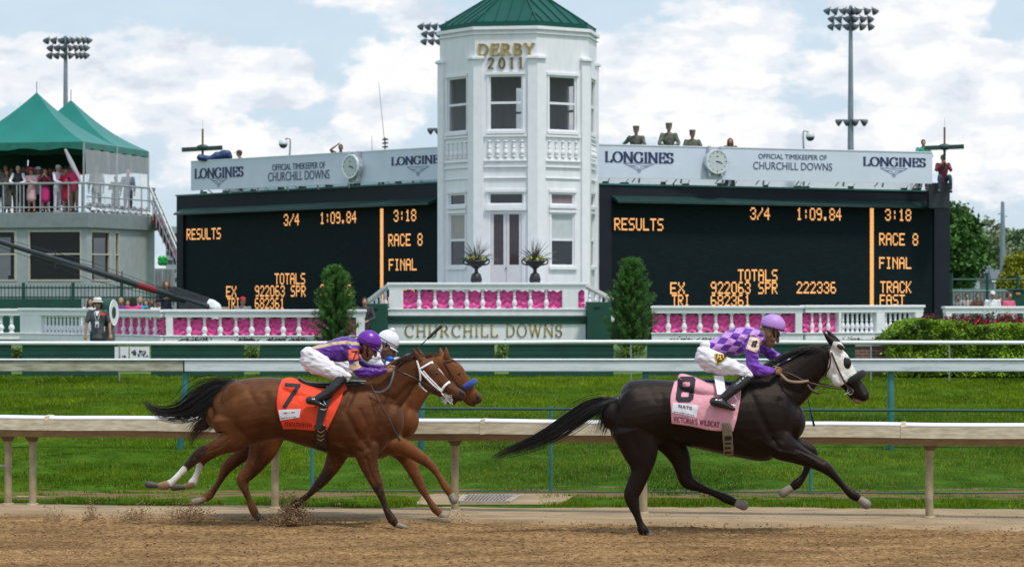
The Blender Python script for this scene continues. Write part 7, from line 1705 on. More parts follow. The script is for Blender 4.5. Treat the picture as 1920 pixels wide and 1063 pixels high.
sp8 = dict(hip=(310,330), head=(745,165,30,1.0), skin=SKIND,  # darker skin colour carries the shade on this face
 body=[thin(torso8,.8), [(640,180,38,1,0),(690,165,32,1,0),(715,160,32,1,0)], thin(arm8n,.66), thin(arm8f,.66), thin(thigh8n,.8), thin(mir(thigh8n),.8), thin(calf8n,.75), thin(mir(calf8n),.75)],
 hands=[((765,425,-.17),(838,428,-.08),(.1,0,1),(.1,.9,-.2)), ((850,365,.12),(900,400,.05),(.2,0,.98),(.1,-.9,-.2))],
 clothes=[('jersey', [torso8, arm8n, arm8f], SILK, dict(paint=paint8, seed=3, wr=.008, voxel=.0065, marks=[
     mark_quads('armband', [[(612,180),(583,270),(655,298),(692,215)]], M('cream_armband', (.68,.52,.42), .6), .009, div=14),
     mark_quads('armband_number', eight((638,240), 30, 46, 9, .25), M('black_felt', (.022,.015,.025), .8), .016, div=4)])),
   ('breeches', [[(318,268,62,1.5,0),(305,312,72,1.4,0)], thigh8n, mir(thigh8n)], BREECH, dict(seed=4, wr=.0065, marks=[
     mark_quads('thigh_emblem', [[(364,302),(382,384),(425,354),(470,318)]], M('yellow_edge', (.70,.42,.03), .6), .008, div=12),
     mark_quads('emblem_field', [[(372,309),(386,374),(424,348),(460,320)]], M('black_field', (.02,.015,.012), .7), .012, div=12),
     mark_quads('emblem_mark', stroke_quads([((390,318),(384,344),7),((384,338),(404,326),6),((404,322),(412,348),7),((424,320),(428,336),7),((396,346),(418,344),5)]), M('yellow_mark', (.70,.42,.03), .6), .017, div=4)]))],
 boots=[calf8n, mir(calf8n)], foot=[foot8n, mir(foot8n)],
 helmet=dict(c=(768,108), a=14, r=(.122,.096,.108), mat=M('lilac_cap', (.40,.20,.66), .5, .12, 3, col2=(.50,.27,.66)), peak=M('lilac_peak', (.45,.26,.55), .5), goggles=(804,178,25,M('dark_goggles', (.02,.025,.02), .1)), gz=-.30),
 hair=(700,170,(.05,.075,.085),10,M('fair_hair', (.22,.17,.10), .7, .3, 40, bump=.5, bscale=60)))
jk8, jb8 = jockey(J8, 'jockey in lilac and purple checkered silks with lilac cap, crouched on the black horse', sp8)
m = MB(); V8b = J8; m.tube([(*J8.p(735,428,-.17),.034,.034),(*J8.p(768,430,-.17),.032,.032)], n=12, sub=2, cap=True); m.build('wrist_guard', LEATHER, jk8, smooth=True)
m = MB(); m.tube([(*J7.p(872,394,-.175),.026,.026),(*J7.p(905,390,-.17),.024,.024)], n=12, sub=2); m.build('wristband', M('grey_wristband', (.10,.10,.12), .7), jk7, smooth=True)
# ---- third jockey, white
J3 = View(500, 600, 4.088, 28.3)
dx = 170; sh = lambda ch: [(a+dx, b-8, c_, d, y) for a, b, c_, d, y in ch]
arm3n = [(800,215,54,.95,-.15),(830,270,46,.95,-.19),(820,318,42,1,-.19),(870,335,36,.95,-.17),(930,345,27,.9,-.15),(960,345,20,.9,-.14)]
arm3f = [(800,215,54,.95,.15),(850,280,44,.95,.19),(920,315,34,1,.16),(990,310,25,.95,.13),(1040,302,20,.9,.10)]
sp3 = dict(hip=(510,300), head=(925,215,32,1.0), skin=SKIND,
 body=[thin(sh(torso7),.8), [(820,200,38,1,0),(870,198,32,1,0),(895,200,32,1,0)], thin(arm3n,.66), thin(arm3f,.66), thin(sh(thigh7n),.8), thin(mir(sh(thigh7n)),.8), thin(sh(calf7n),.75), thin(mir(sh(calf7n)),.75)],
 hands=[((955,345,-.14),(1030,335,-.08),(.2,0,.98),(.1,.9,-.2)), ((1040,302,.10),(1110,285,.05),(.2,0,.98),(.1,-.9,-.2))],
 clothes=[('jersey', [sh(torso7), arm3n, arm3f], M('white_silk', (.72,.71,.76), .45, .05, bump=.3, bscale=35), dict(seed=5, wr=.005)), ('breeches', [sh([(322,262,66,1.5,0),(330,300,82,1.35,0)]), sh(thigh7n), mir(sh(thigh7n))], BREECH, dict(seed=6, wr=.006))],
 boots=[sh(calf7n), mir(sh(calf7n))], foot=[sh(foot7n), mir(sh(foot7n))],
 helmet=dict(c=(932,158), a=30, r=(.118,.094,.112), mat=M('white_cap', (.74,.74,.80), .5, .04), peak=WHLEA, goggles=(990,196,40,M('clear_goggles', (.32,.33,.40), .1)), gz=-.05, bobble=(965,80)))
jk3, jb3 = jockey(J3, 'jockey in white silks and white cap with a bobble, hidden behind the purple jockey', sp3)
m = MB(); m.tube([(*J3.p(893,318,-.17),.034,.034),(*J3.p(900,352,-.17),.034,.034)], n=12, sub=2); m.build('sleeve_band', NAVY, jk3, smooth=True)
m = MB(); m.ell(J3.p(945,298,-.10), (.045,.03,.03), n=14); m.build('blue_collar', M('blue_silk', (.005,.09,.50), .5), jk3, smooth=True)

# irons
for nm, V_, a, root_ in (('n7', J7, (440,668), H7), ('n8', J8, (505,640), H8)):
    m = MB(); y_ = -.36
    m.tube([(*V_.p(a[0]-30, a[1]+12, y_),.005,.02),(*V_.p(a[0]+12, a[1]+18, y_),.005,.02),(*V_.p(a[0]+16, a[1]-12, y_),.005,.008),(*V_.p(a[0]-10, a[1]-60, y_+.02),.005,.008)], n=6, sub=5); m.build('stirrup_iron', M('iron', (.55,.53,.52), .3, metal=.8), root_, smooth=True)
# reins
def rein(V, pts, r_, mat, parent):
    m = MB(); m.tube([(*V.p(x, y, yy_), r_, r_*.5) for x, y, yy_ in pts], n=6, sub=5); m.build('rein', mat, parent, smooth=True)
rein(J7, [(985,380,-.13),(1060,412,-.15),(1160,462,-.155),(1260,520,-.13),(1330,552,-.10)], .008, LEATHER, H7)
rein(J7, [(975,390,-.14),(960,455,-.19),(930,520,-.21),(870,555,-.215),(800,545,-.215)], .012, M('grey_rubber_rein', (.07,.075,.085), .6), H7)
rein(J7, [(800,500,-.22),(830,570,-.24),(890,680,-.27),(960,800,-.255)], .008, LEATHB, H7)
rein(J7, [(1000,360,.10),(1100,420,.14),(1330,550,.10)], .008, LEATHER, H7)
rein(J8, [(835,430,-.10),(900,450,-.13),(980,490,-.14),(1060,515,-.13),(1150,532,-.12),(1240,548,-.10)], .009, LEATHB, H8)
rein(J8, [(820,445,-.12),(870,490,-.16),(940,500,-.17),(1010,492,-.15)], .014, M('webbing_rein', (.26,.20,.13), .8, bump=.4), H8)
rein(J8, [(1005,520,-.15),(1040,560,-.17),(1085,575,-.17)], .014, LEATHB, H8)
rein(J8, [(870,400,.08),(1000,480,.14),(1240,548,.10)], .009, LEATHB, H8)
# whips are held, so they are things of their own
m = MB(); a, b_ = J7.p(1010,350,-.07), J7.p(1340,45,-.02); m.tube([(*a,.009,.009),(*lerp(a,b_,.55),.006,.006),(*lerp(a,b_,.68),.005,.005),(*lerp(a,b_,.70),.014,.006),(*b_,.016,.005)], n=8, sub=3)
o = m.build('whip', LEATHER, at=a, smooth=True); tag(o, 'black riding whip pointing up in front of the gold lettering', 'whip', 'riding whips')
m = MB(); a, b_ = J7.p(930,755,-.29), J7.p(1022,925,-.30); m.tube([(*a,.010,.010),(*lerp(a,b_,.4),.007,.007),(*b_,.011,.005)], n=8, sub=3)
o = m.build('strap_end', LEATHER, H7, smooth=True)
m = MB(); a, b_ = J8.p(1000,575,.16), J8.p(1050,800,.20); m.tube([(*a,.006,.006),(*lerp(a,b_,.5),.005,.005),(*lerp(a,b_,.8),.010,.005),(*b_,.012,.005)], n=8, sub=3)
o = m.build('whip', LEATHER, at=a, smooth=True); tag(o, 'black riding whip hanging down below the neck of the black horse', 'whip', 'riding whips')
# ================================================================== spectators
def fab(name, col): return M(name, col, .8, .15, 14, bump=.25, bscale=40)
FM = {}
def F_(nm, col):
    if nm not in FM: FM[nm] = fab(nm, col)
    return FM[nm]
HAIRS = dict(brown=F_('brown_hair', (.07,.035,.02)), dark=F_('dark_hair', (.015,.012,.012)), grey=F_('grey_hair', (.35,.34,.33)), fair=F_('blond_hair', (.35,.24,.12)), red=F_('auburn_hair', (.13,.045,.02)))
def person(label, px, D, zfoot, h=1.75, yaw=0, top=('grey_cloth', (.2,.2,.2)), legs=('dark_trousers', (.03,.03,.04)), skirt=None, pose='rail', skin=None, hair='brown', longhair=False, hat=None, vest=None, shoes=(.03,.02,.02), vox=.020, lean=0.0, group='spectators', grip=None, sleeves=None, brim=.0, seat=False, extras=None):
    x = (px-CX)*D/F; k = h/1.75; o = root('person', label, 'person', (x, D, zfoot), R(yaw), group=group); skin = skin or SKIN
    fine = vox < .015
    le = lean
    def S(pts): return [tuple(np.array(p[:3])*k) + tuple(q*k for q in p[3:]) for p in pts]
    # joints; the person faces -Y
    sh = [(s*.185, -le*.9, 1.43) for s in (-1, 1)]; 
    poses = {'down': [((s*.25,-.02,1.14),(s*.26,-.10,.88)) for s in (-1, 1)], 'rail': [((s*.27,-.14-le,1.16),(s*.10,-.36-le,1.08)) for s in (-1, 1)],
             'chest': [((s*.27,-.08,1.16),(s*.04,-.26,1.22)) for s in (-1, 1)], 'phone': [((s*.25,-.16,1.22),(s*.06,-.26,1.46)) for s in (-1, 1)],
             'hip': [((-.38,.05,1.20),(-.24,-.10,1.02)), ((.26,-.16-le,1.16),(.10,-.36-le,1.08))], 'wave': [((-.36,-.05,1.55),(-.12,-.12,1.72)), ((.26,-.14,1.18),(.10,-.32,1.10))],
             'side': [((-.26,-.02,1.14),(-.28,-.06,.90)), ((.28,.02,1.16),(.30,-.05,.92))], 'lap': [((s*.30,-.12,1.14),(s*.06,-.34,1.20)) for s in (-1, 1)]}
    arms = [[sh[i], poses[pose][i][0], poses[pose][i][1]] for i in (0, 1)]
    if seat: legj = [[(s*.10, 0, .93), (s*.17,-.42,1.0), (s*.20,-.40,.55), (s*.20,-.50,.50)] for s in (-1, 1)]
    else: legj = [[(s*.09, 0, .93), (s*.105, .0, .50), (s*.11, .03, .09), (s*.115,-.13,.035)] for s in (-1, 1)]
    torso = [(0,0,.92,.155,.105),(0,-le*.2,1.10,.135,.10),(0,-le*.6,1.28,.165,.11),(0,-le*.85,1.41,.165,.085),(0,-le*.9,1.455,.09,.07)]
    mb = MB(); mb.tube(S([(a,b,c,d*.93,e*.93) for a,b,c,d,e in torso]), n=14, sub=3)
    hc = np.array((0, -.03-le*1.15, 1.635))
    mb.tube(S([(0,-le*.9,1.44,.052,.055),(0,-.01-le*1.05,1.54,.048,.052)]), n=10, sub=2)
    mb.ell(Vector(hc)*k, (.074*k,.094*k,.110*k)); mb.ell(Vector(hc+np.array((0,-.035,-.06)))*k, (.052*k,.050*k,.058*k)); mb.tube(S([(0,hc[1]-.088,hc[2]+.01,.012,.012),(0,hc[1]-.110,hc[2]-.028,.018,.014)]), n=6, sub=2)
    if fine: mb.ell(Vector(hc+np.array((0,-.082,-.066)))*k, (.024*k,.012*k,.009*k)); mb.ell(Vector(hc+np.array((0,-.078,.026)))*k, (.05*k,.018*k,.010*k))
    for s in (-1, 1): mb.ell(Vector(hc+np.array((s*.076,.005,-.01)))*k, (.010*k,.018*k,.030*k), n=8, m=6)
    for a in arms:
        mb.tube(S([(*a[0],.052),(*lerp(np.array(a[0]),np.array(a[1]),.5),.045),(*a[1],.038),(*lerp(np.array(a[1]),np.array(a[2]),.45),.037),(*a[2],.026)]), n=8, sub=2, ref=(0,1,.01))
        e, w = Vector(a[1]), Vector(a[2]); d = (w-e).normalized()
        if fine: hand_tubes(mb, w*k, d, (1,0,0) if abs(d.x) < .7 else (0,0,1), k, (0,.8,.1))
        else:
            mb.tube(S([(*w,.030,.022),(*(w+d*.09),.034,.02)]), n=8, sub=2)
            for q_ in (-.024,-.008,.008,.024): mb.tube(S([(*(w+d*.09+Vector((q_,0,q_*.3))),.011),(*(w+d*.15+Vector((q_,.015,-.01))),.010)]), n=5, sub=1)
    for l in legj:
        l = [np.array(q) for q in l]; mb.tube(S([(*l[0],.080),(*lerp(l[0],l[1],.5),.070),(*l[1],.050),(*lerp(l[1],l[2],.35),.052),(*l[2],.036),]), n=10, sub=2, ref=(0,1,.01) if not seat else (1,0,0)); mb.tube(S([(*l[2],.036),(*l[3],.036)]), n=8, sub=2, ref=(1,0,0))
    me, _ = fused(mb, vox*k, 2); place_mesh(me, 'body', skin, o) if False else None
    me.name = 'body'; me.materials.clear(); me.materials.append(skin); bo = bpy.data.objects.new('body', me); COL.objects.link(bo); bo.parent = o
    def garment(nm, chains, mat, vx=None):
        m = MB()
        for ch, ref in chains: m.tube(S(ch), n=12, sub=3, ref=ref)
        me, _ = fused(m, (vx or vox)*k, 2, .5, lambda co, no: co + no*(.012*vnoise(co[:,0]*13+co[:,1]*9, co[:,2]*11, px % 97))[:, None]); me.name = nm; me.materials.clear(); me.materials.append(mat); g = bpy.data.objects.new(nm, me); COL.objects.link(g); g.parent = o; return g
    V_ = (0,1,.01)
    tm_ = F_(*top); slm = sleeves if sleeves is not None else 1.0
    ch = [([(a,b,c if i else c-.10,d*1.12,e*1.18) for i,(a,b,c,d,e) in enumerate(torso[:-1])], V_)]
    if not vest:
        for a in arms:
            A0, A1, A2 = map(np.array, a); end = lerp(A1, A2, .82) if slm >= 1 else lerp(A0, A1, .75)
            ch.append(([(*A0,.070),(*lerp(A0,A1,.5),.060),(*(A1 if slm >= 1 else end),.055)] + ([(*end,.042)] if slm >= 1 else []), V_))
    garment('jacket' if slm >= 1 and not vest else 'shirt' if not vest else 'vest', ch, tm_)
    if vest:
        garment('shirt', [([(*map(float, np.array(a[0])),.068),(*lerp(np.array(a[0]),np.array(a[1]),.5),.060),(*a[1],.052),(*lerp(np.array(a[1]),np.array(a[2]),.85),.040)], V_) for a in arms], F_(*vest))
    if skirt:
        m = MB(); m.tube(S([(0,0,1.02,.145,.11),(0,0,.92,.185,.13),(0,0,.72,.20,.14),(0,0,skirt[2],.20,.15)]), n=16, sub=3); me = m.mesh('skirt'); g = bpy.data.objects.new('skirt', me); me.materials.append(F_(skirt[0], skirt[1])); COL.objects.link(g); g.parent = o; me.polygons.foreach_set('use_smooth', [True]*len(me.polygons))
    else:
        ch = [([(0,0,.90,.15,.11),(0,0,1.0,.145,.105)], V_)]
        for l in legj:
            l = [np.array(q) for q in l]; ch.append(([(*l[0],.095),(*lerp(l[0],l[1],.5),.085),(*l[1],.068),(*lerp(l[1],l[2],.9),.056)], V_ if not seat else (1,0,0)))
        garment('trousers', ch, F_(*legs))
    m = MB()
    for l in legj: m.tube(S([(*(np.array(l[2])+np.array((0,.03,-.04))),.045,.05),(*np.array(l[3]),.045,.042),(*(np.array(l[3])+np.array((0,-.07,-.005))),.035,.03)]), n=8, sub=2, ref=(1,0,0))
    me = m.mesh('shoes'); me.materials.append(F_('shoe_%d' % int(shoes[0]*100), shoes)); g = bpy.data.objects.new('shoes', me); COL.objects.link(g); g.parent = o
    H_ = Vector(hc)*k
    m = MB(); m.ell(H_ + Vector((0,.016,.016))*k, (.084*k,.098*k,.108*k))
    if longhair:
        m.tube(S([(0,hc[1]+.05,hc[2]+.02,.09,.06),(0,hc[1]+.07,hc[2]-.12,.11,.05),(0,hc[1]+.07,hc[2]-.27,.10,.04)]), n=12, sub=3, ref=(0,1,0))
        for s in (-1, 1): m.tube(S([(s*.070,hc[1]-.01,hc[2]+.04,.03,.04),(s*.088,hc[1]+.0,hc[2]-.10,.03,.04),(s*.095,hc[1]-.01,hc[2]-.24,.025,.03)]), n=8, sub=3, ref=(0,1,0))
    me = m.mesh('hair')
    co = np.array([v.co[:] for v in me.vertices])
    # hair sits back from the face
    if True:
        for v in me.vertices:
            if v.co.y < H_.y - .055*k and v.co.z < H_.z + .045*k and not (longhair and abs(v.co.x) > .06*k): v.co.y = H_.y - .02*k
    me.materials.append(HAIRS[hair]); me.polygons.foreach_set('use_smooth', [True]*len(me.polygons)); g = bpy.data.objects.new('hair', me); COL.objects.link(g); g.parent = o
    if hat:
        kind, hcol, band = hat; m = MB(); c = H_ + Vector((0,.005,.055))*k
        if kind == 'wide': m.lathe([(.22*k,.015*k),(.20*k,.0),(.098*k,.010*k),(.10*k,.06*k),(.085*k,.10*k),(.03*k,.115*k)], c, n=20)
        elif kind == 'sun': m.lathe([(.150*k,-.01*k),(.145*k,-.016*k),(.096*k,.012*k),(.098*k,.07*k),(.07*k,.095*k)], c, n=18)
        elif kind == 'cap': m.ell(c+Vector((0,.0,.0)), (.088*k,.104*k,.075*k)); m.ell(c+Vector((0,-.115,-.02))*k, (.062*k,.065*k,.012*k), Matrix.Rotation(R(12),3,'X'))
        elif kind == 'patrol': m.lathe([(.088*k,-.01*k),(.092*k,.03*k),(.098*k,.075*k),(.09*k,.08*k)], c, n=16); m.ell(c+Vector((0,-.105,-.01))*k, (.062*k,.06*k,.011*k), Matrix.Rotation(R(14),3,'X'))
        g = m.build('hat', F_(band, hcol), None, smooth=True); g.parent = o
        if kind in ('sun',): m = MB(); m.lathe([(.101*k,.006*k),(.103*k,.03*k)], c, n=18); q = m.build('hat_band', F_('dark_band', (.02,.02,.02)), None, smooth=True); q.parent = g
    if fine:
        m = MB()
        for s in (-1, 1): m.ell(Vector(hc+np.array((s*.032,-.084,.006)))*k, (.013*k,.009*k,.010*k))
        g = m.build('eye', EYEM, None, smooth=True); g.parent = o
    if extras: extras(o, k, H_)
    return o
def sunglasses(o, k, H_):
    m = MB()
    for s in (-1, 1): m.ell(H_ + Vector((s*.034,-.094,.006))*k, (.028*k,.010*k,.018*k), n=12, m=6)
    m.tube([(*(H_+Vector((-.078,0,.01))*k),.004,.004),(*(H_+Vector((-.06,-.085,.01))*k),.004,.004),(*(H_+Vector((.06,-.085,.01))*k),.004,.004),(*(H_+Vector((.078,0,.01))*k),.004,.004)], n=5, sub=1, ref=(0,0,1))
    g = m.build('sunglasses', DARKM, None, smooth=True); g.parent = o
def official(o, k, H_):
    sunglasses(o, k, H_)
    m = MB()
    for s in (-1, 1): m.tube([(s*.07*k,-.075*k,1.45*k,.005,.003),(s*.05*k,-.14*k,1.34*k,.005,.003),(s*.015*k,-.150*k,1.22*k,.005,.003)], n=5, sub=3)
    g = m.build('lanyard', WHITE, None); g.parent = o
    m = MB(); m.box(-.045*k,.045*k,-.165*k,-.158*k,1.07*k,1.21*k); g = m.build('badge', WHITE, None, bevel=.004); g.parent = o
    m = MB(); m.box(-.028*k,.028*k,-.170*k,-.166*k,1.05*k,1.15*k); q = m.build('badge_print', F_('badge_grey', (.12,.13,.15)), None); q.parent = g
    m = MB(); m.add([(-.05*k,-.115*k,1.46*k),(.05*k,-.115*k,1.46*k),(.015*k,-.150*k,1.35*k),(-.015*k,-.150*k,1.35*k)], [(0,1,2,3)]); g = m.build('collar_opening', WHITE, None); g.parent = o
person('man in grey polo, white hat and sunglasses before the white balustrade', 183, 64.2, .50, 1.77, 4, ('grey_polo', (.075,.08,.09)), ('dark_trousers', (.03,.03,.035)), pose='side', skin=SKIN, hair='dark', hat=('sun', (.70,.69,.63), 'cream_hat'), sleeves=.5, vox=.0105, group='people near the left balustrade', extras=official)
RZ = RZ1 + .004
def bal(label, px, dback, **kw):
    u = plBF.u(px); D = plBF.dist(px) + dback; kw.setdefault('group', 'guests on the roof terrace under the tents'); return person(label, px, D, RZ, **kw)
bal('tall balding man in a grey suit at the far left of the roof terrace', 11, 1.3, h=1.86, top=('grey_suit', (.13,.15,.15)), pose='down', hair='brown')
bal('woman in a brown grey dress bending over her phone at the railing end', 13, .45, h=1.62, top=('taupe_dress', (.10,.09,.08)), skirt=('taupe_dress', (.10,.09,.08), .30), pose='chest', hair='brown', longhair=True)
bal('white haired man in a navy vest and white sleeves leaning on the railing', 34, .45, h=1.78, top=('navy_vest', (.018,.018,.03)), vest=('white_shirt', (.68,.68,.72)), legs=('charcoal_trousers', (.03,.035,.035)), hair='grey', pose='rail', skin=M('pink_skin', (.55,.27,.20), .5))
bal('man in a dark suit standing behind the white haired man', 45, 1.3, h=1.80, top=('black_suit', (.02,.02,.022)), hair='dark', pose='down', skin=SKIND)
bal('woman in a pale pink suit and magenta hat holding a small bag', 59, .5, h=1.68, yaw=-15, top=('pale_pink_suit', (.68,.42,.45)), skirt=('pale_pink_suit', (.68,.42,.45), .55), pose='chest', hair='dark', hat=('wide', (.45,.02,.13), 'magenta_hat'))
bal('woman with a white hat and white jacket half hidden behind the pink suit', 72, 1.1, h=1.72, top=('white_jacket', (.62,.60,.64)), pose='down', hair='dark', hat=('wide', (.62,.62,.64), 'white_hat'))
bal('woman in a dark red top and magenta skirt, hands raised to her face', 85, .5, h=1.66, top=('wine_top', (.18,.02,.05)), skirt=('magenta_skirt', (.52,.02,.18), .52), pose='phone', hair='brown', longhair=True)
bal('man in a dark jacket in the shade behind the magenta skirt', 94, 1.5, h=1.76, top=('black_suit', (.02,.02,.022)), hair='dark', pose='down', skin=SKIND)
bal('man in an all white suit and pale cap turned sideways at the railing', 108, .55, h=1.80, yaw=55, top=('white_suit', (.66,.64,.72)), legs=('white_suit', (.66,.64,.72)), pose='rail', hair='grey', hat=('cap', (.55,.45,.42), 'pale_cap'), shoes=(.6,.6,.62))
bal('woman in a red dress with a black hat beside the man in magenta', 125, .6, h=1.70, yaw=10, top=('red_dress', (.45,.01,.05)), skirt=('red_dress', (.45,.01,.05), .56), pose='chest', hair='fair', longhair=True, hat=('wide', (.015,.015,.02), 'black_hat'))
bal('man in a bright magenta shirt leaning at the right end of the railing', 139, .5, h=1.80, yaw=-20, top=('magenta_shirt', (.55,.03,.13)), legs=('tan_trousers', (.20,.13,.09)), pose='rail', hair='brown')
for px, db, hh, lab, tp, hr, sk in ((3,2.2,1.8,'man in a navy blazer in the shade at the very left of the terrace',('navy_blazer',(.02,.025,.06)),'dark',0),
    (22,1.9,1.78,'man in an olive jacket between the grey suit and the white haired man',('olive_jacket',(.08,.08,.04)),'brown',0),(52,2.1,1.84,'tall man in a light blue shirt behind the pink suit',('light_blue_shirt',(.25,.35,.5)),'brown',0),
    (66,2.4,1.80,'man in a black jacket and pink tie behind the white jacketed woman',('black_suit',(.02,.02,.022)),'grey',0),(101,2.0,1.76,'man in a burgundy blazer behind the all white suit',('burgundy_blazer',(.10,.015,.02)),'dark',0),
    (116,1.7,1.74,'woman in a lilac dress between the white suit and the red dress',('lilac_dress',(.35,.25,.42)),'fair',1),(132,2.1,1.82,'man in a brown jacket behind the magenta shirt',('brown_jacket',(.10,.06,.035)),'grey',0),
    (78,3.0,1.78,'woman in a teal dress far back under the tent',('teal_dress',(.02,.12,.12)),'dark',1),(38,3.2,1.82,'man in a charcoal suit far back under the tent',('charcoal_suit',(.03,.03,.035)),'brown',0)):
    bal(lab, px, db, h=hh, top=tp, skirt=(tp[0], tp[1], .45) if sk else None, longhair=bool(sk), hair=hr, pose='down', skin=SKIND if px % 2 else SKIN)
def inside(label, px, D, **kw): kw.setdefault('group', 'guests behind the clear plastic curtain'); return person(label, px, D, RZ, **kw)
inside('man in a beige jacket and red tie behind the clear plastic', 181, 101.8+.9, h=1.86, top=('beige_jacket', (.42,.36,.32)), legs=('dark_trousers', (.03,.03,.04)), pose='down', hair='grey', skin=SKIN)
inside('man in a blue grey jacket behind the right part of the clear plastic', 240, 104.6, h=1.80, top=('blue_grey_jacket', (.15,.18,.24)), legs=('navy_trousers', (.03,.03,.06)), pose='down', hair='grey')
inside('short woman in a grey dress between the two men behind the plastic', 217, 104.5, h=1.55, top=('grey_dress', (.12,.14,.18)), skirt=('grey_dress', (.12,.14,.18), .5), pose='chest', hair='dark')
# on the boards
CAMO = M('camouflage', (.085,.10,.078), .85, .35, 9, col2=(.15,.16,.125))
FM['camouflage'] = CAMO
def onboard(label, px, pyh, D, h=1.76, **kw):      # pyh = row of the top of the head
    zt4 = H - (pyh-HZ)*D/F; kw.setdefault('group', 'people on the walkway behind the sponsor boards'); return person(label, px, D, zt4 - h*1.0, h, **kw)
onboard('soldier in grey green camouflage with hand on hip, leftmost of the three soldiers', 1193, 238, 86.4, h=1.94, top=('camouflage', 0), legs=('camouflage', 0), pose='hip', hair='dark', hat=('patrol', 0, 'camouflage'), yaw=-5, lean=.08)
onboard('soldier in grey green camouflage leaning with folded arms, tallest and middle of the three', 1254, 232, 86.7, h=2.0, top=('camouflage', 0), legs=('camouflage', 0), pose='rail', hair='dark', hat=('patrol', 0, 'camouflage'))
onboard('soldier in grey green camouflage nearest to the clock, lowest of the three', 1298, 245, 87.0, h=1.92, top=('camouflage', 0), legs=('camouflage', 0), pose='lap', hair='dark', hat=('patrol', 0, 'camouflage'), yaw=8)
onboard('woman with long dark red hair peeping over the right board beside the clock', 1369, 259, 87.2, h=1.66, top=('black_suit', 0), pose='down', hair='red', longhair=True, skin=SKIN)
onboard('dark haired person in a teal shirt at the right end of the sponsor board', 1731, 262, 90.0, h=1.7, top=('teal_shirt', (.03,.30,.22)), pose='rail', hair='dark', skin=SKIN)
onboard('man in a dark cap seen from the side behind the left board', 450, 282, 93.0, h=1.72, top=('dark_shirt', (.05,.05,.06)), pose='down', hair='brown', hat=('cap', (.06,.06,.07), 'dark_cap'), yaw=-75)
onboard('bare armed person shading the eyes behind the left board beside the clock', 639, 271, 90.0, h=1.72, top=('brown_top', (.12,.05,.03)), pose='wave', hair='brown', sleeves=.5, skin=SKIND)
def camera_held(o, k, H_):
    m = MB(); m.box(-.06,.06,-.42,-.30,1.50*k,1.60*k); m.cyl((0,-.42,1.55*k),(0,-.58,1.55*k),.045); m.cyl((0,-.58,1.55*k),(0,-.60,1.55*k),.052); g = m.build('camera_strap_rig', DARKM, None); g.parent = o
pp = onboard('seated photographer in a dark red checked shirt beside the right scoreboard top', 1768, 291, 89.2, h=1.74, top=('maroon_check', (.16,.03,.045)), legs=('denim', (.03,.05,.10)), pose='phone', hair='dark', seat=True, hat=('cap', (.12,.13,.11), 'dark_olive_cap'))
# seat and walkway that carry them
zw_ = H - (291-HZ)*89.2/F - 1.74 + .85
m = MB(); c = P(1768, 300, 89.3); m.box(c.x-.5, c.x+.2, 89.1, 89.6, zw_-.9, zw_-.04); o = m.build('equipment_case', DARKM, at=(c.x-.15, 89.35, zw_-.9), bevel=.02); tag(o, 'dark equipment case the photographer sits on', 'case')
for pl, lab in ((plL_ if False else pl1, 'left'), (pl2, 'right')):
    w_ = root('walkway', f'steel walkway behind the {lab} sponsor board', 'walkway', pl.w(pl.L/2, 5.3, -1.8)); m = MB(); pl.box(m, .3, pl.L+.6, -3.2, -1.3, 5.20, 5.28); m.build('deck', STEEL, w_)
    m = MB(); pl.box(m, .2, pl.L+.3, -1.25, -1.22, 5.85, 6.35); m.build('kick_board', WHITE2, w_)
    m = MB()
    for k in range(6): q = pl.w(.6+(pl.L-.6)*k/5, .55, -2.4); m.beam(q, (q[0], q[1], 5.2), .12)
    m.build('support', STEEL, w_)
# behind the left balustrade
def behind(label, px, pyh, D=80, h=1.7, **kw):
    zt4 = H - (pyh-HZ)*D/F; kw.setdefault('group', 'people behind the balustrades'); return person(label, px, D, max(.55, zt4 - h), h=min(h, zt4-.55) if zt4-.55 < h else h, **kw)
behind('brown haired woman in white half hidden behind the man in the grey shirt', 170, 559, 70.5 if False else 76, top=('white_shirt', (.68,.68,.72)), hair='brown', longhair=True, pose='down')
behind('fair haired woman in a purple top right of the green drum', 227, 558, top=('purple_top', (.16,.02,.28)), hair='fair', pose='down')
behind('person in a teal top in the group behind the angled pink balustrade', 240, 562, 81, top=('teal_top', (.02,.25,.22)), hair='brown', pose='down')
behind('woman with long black hair in a pink top facing away behind the balustrade', 250, 556, 79, top=('hot_pink_top', (.65,.05,.25)), hair='dark', longhair=True, pose='down', yaw=180)
behind('person in a bright blue shirt behind the angled pink balustrade', 263, 557, 80, top=('bright_blue_shirt', (.02,.30,.55)), hair='fair', pose='down')
behind('person in an olive top in the group behind the balustrade', 274, 562, 81, top=('olive_top', (.12,.11,.05)), hair='brown', longhair=True, pose='down')
behind('person in a dark grey shirt left of the white shirted one', 285, 560, 79.5, top=('dark_grey_shirt', (.04,.05,.06)), hair='brown', pose='down', skin=SKIND)
behind('person in a white blouse beside the woman in the dark blue coat', 296, 560, 79.5, top=('white_blouse', (.66,.66,.70)), hair='dark', pose='down', yaw=15)
behind('tall brown haired woman in a dark blue coat standing by the camera boom', 312, 526, 79, h=1.78, top=('dark_blue_coat', (.012,.014,.035)), hair='red', longhair=True, pose='chest', yaw=10)
m = MB(); c = P(312, 560, 79); zf = H-(526-HZ)*79/F-1.78; m.box(c.x-.6, c.x+1.3, 78.6, 79.6, .5, zf); o = m.build('platform', F_('platform_grey', (.12,.12,.13)), at=(c.x, 79, .5), bevel=.02); tag(o, 'low grey platform under the woman in the dark blue coat', 'platform')
behind('person in a red cap behind the long pink balustrade in front of the scoreboard', 455, 557, 74.5, top=('grey_top', (.2,.2,.22)), hair='dark', pose='down', hat=('cap', (.45,.012,.03), 'red_cap'), yaw=15)
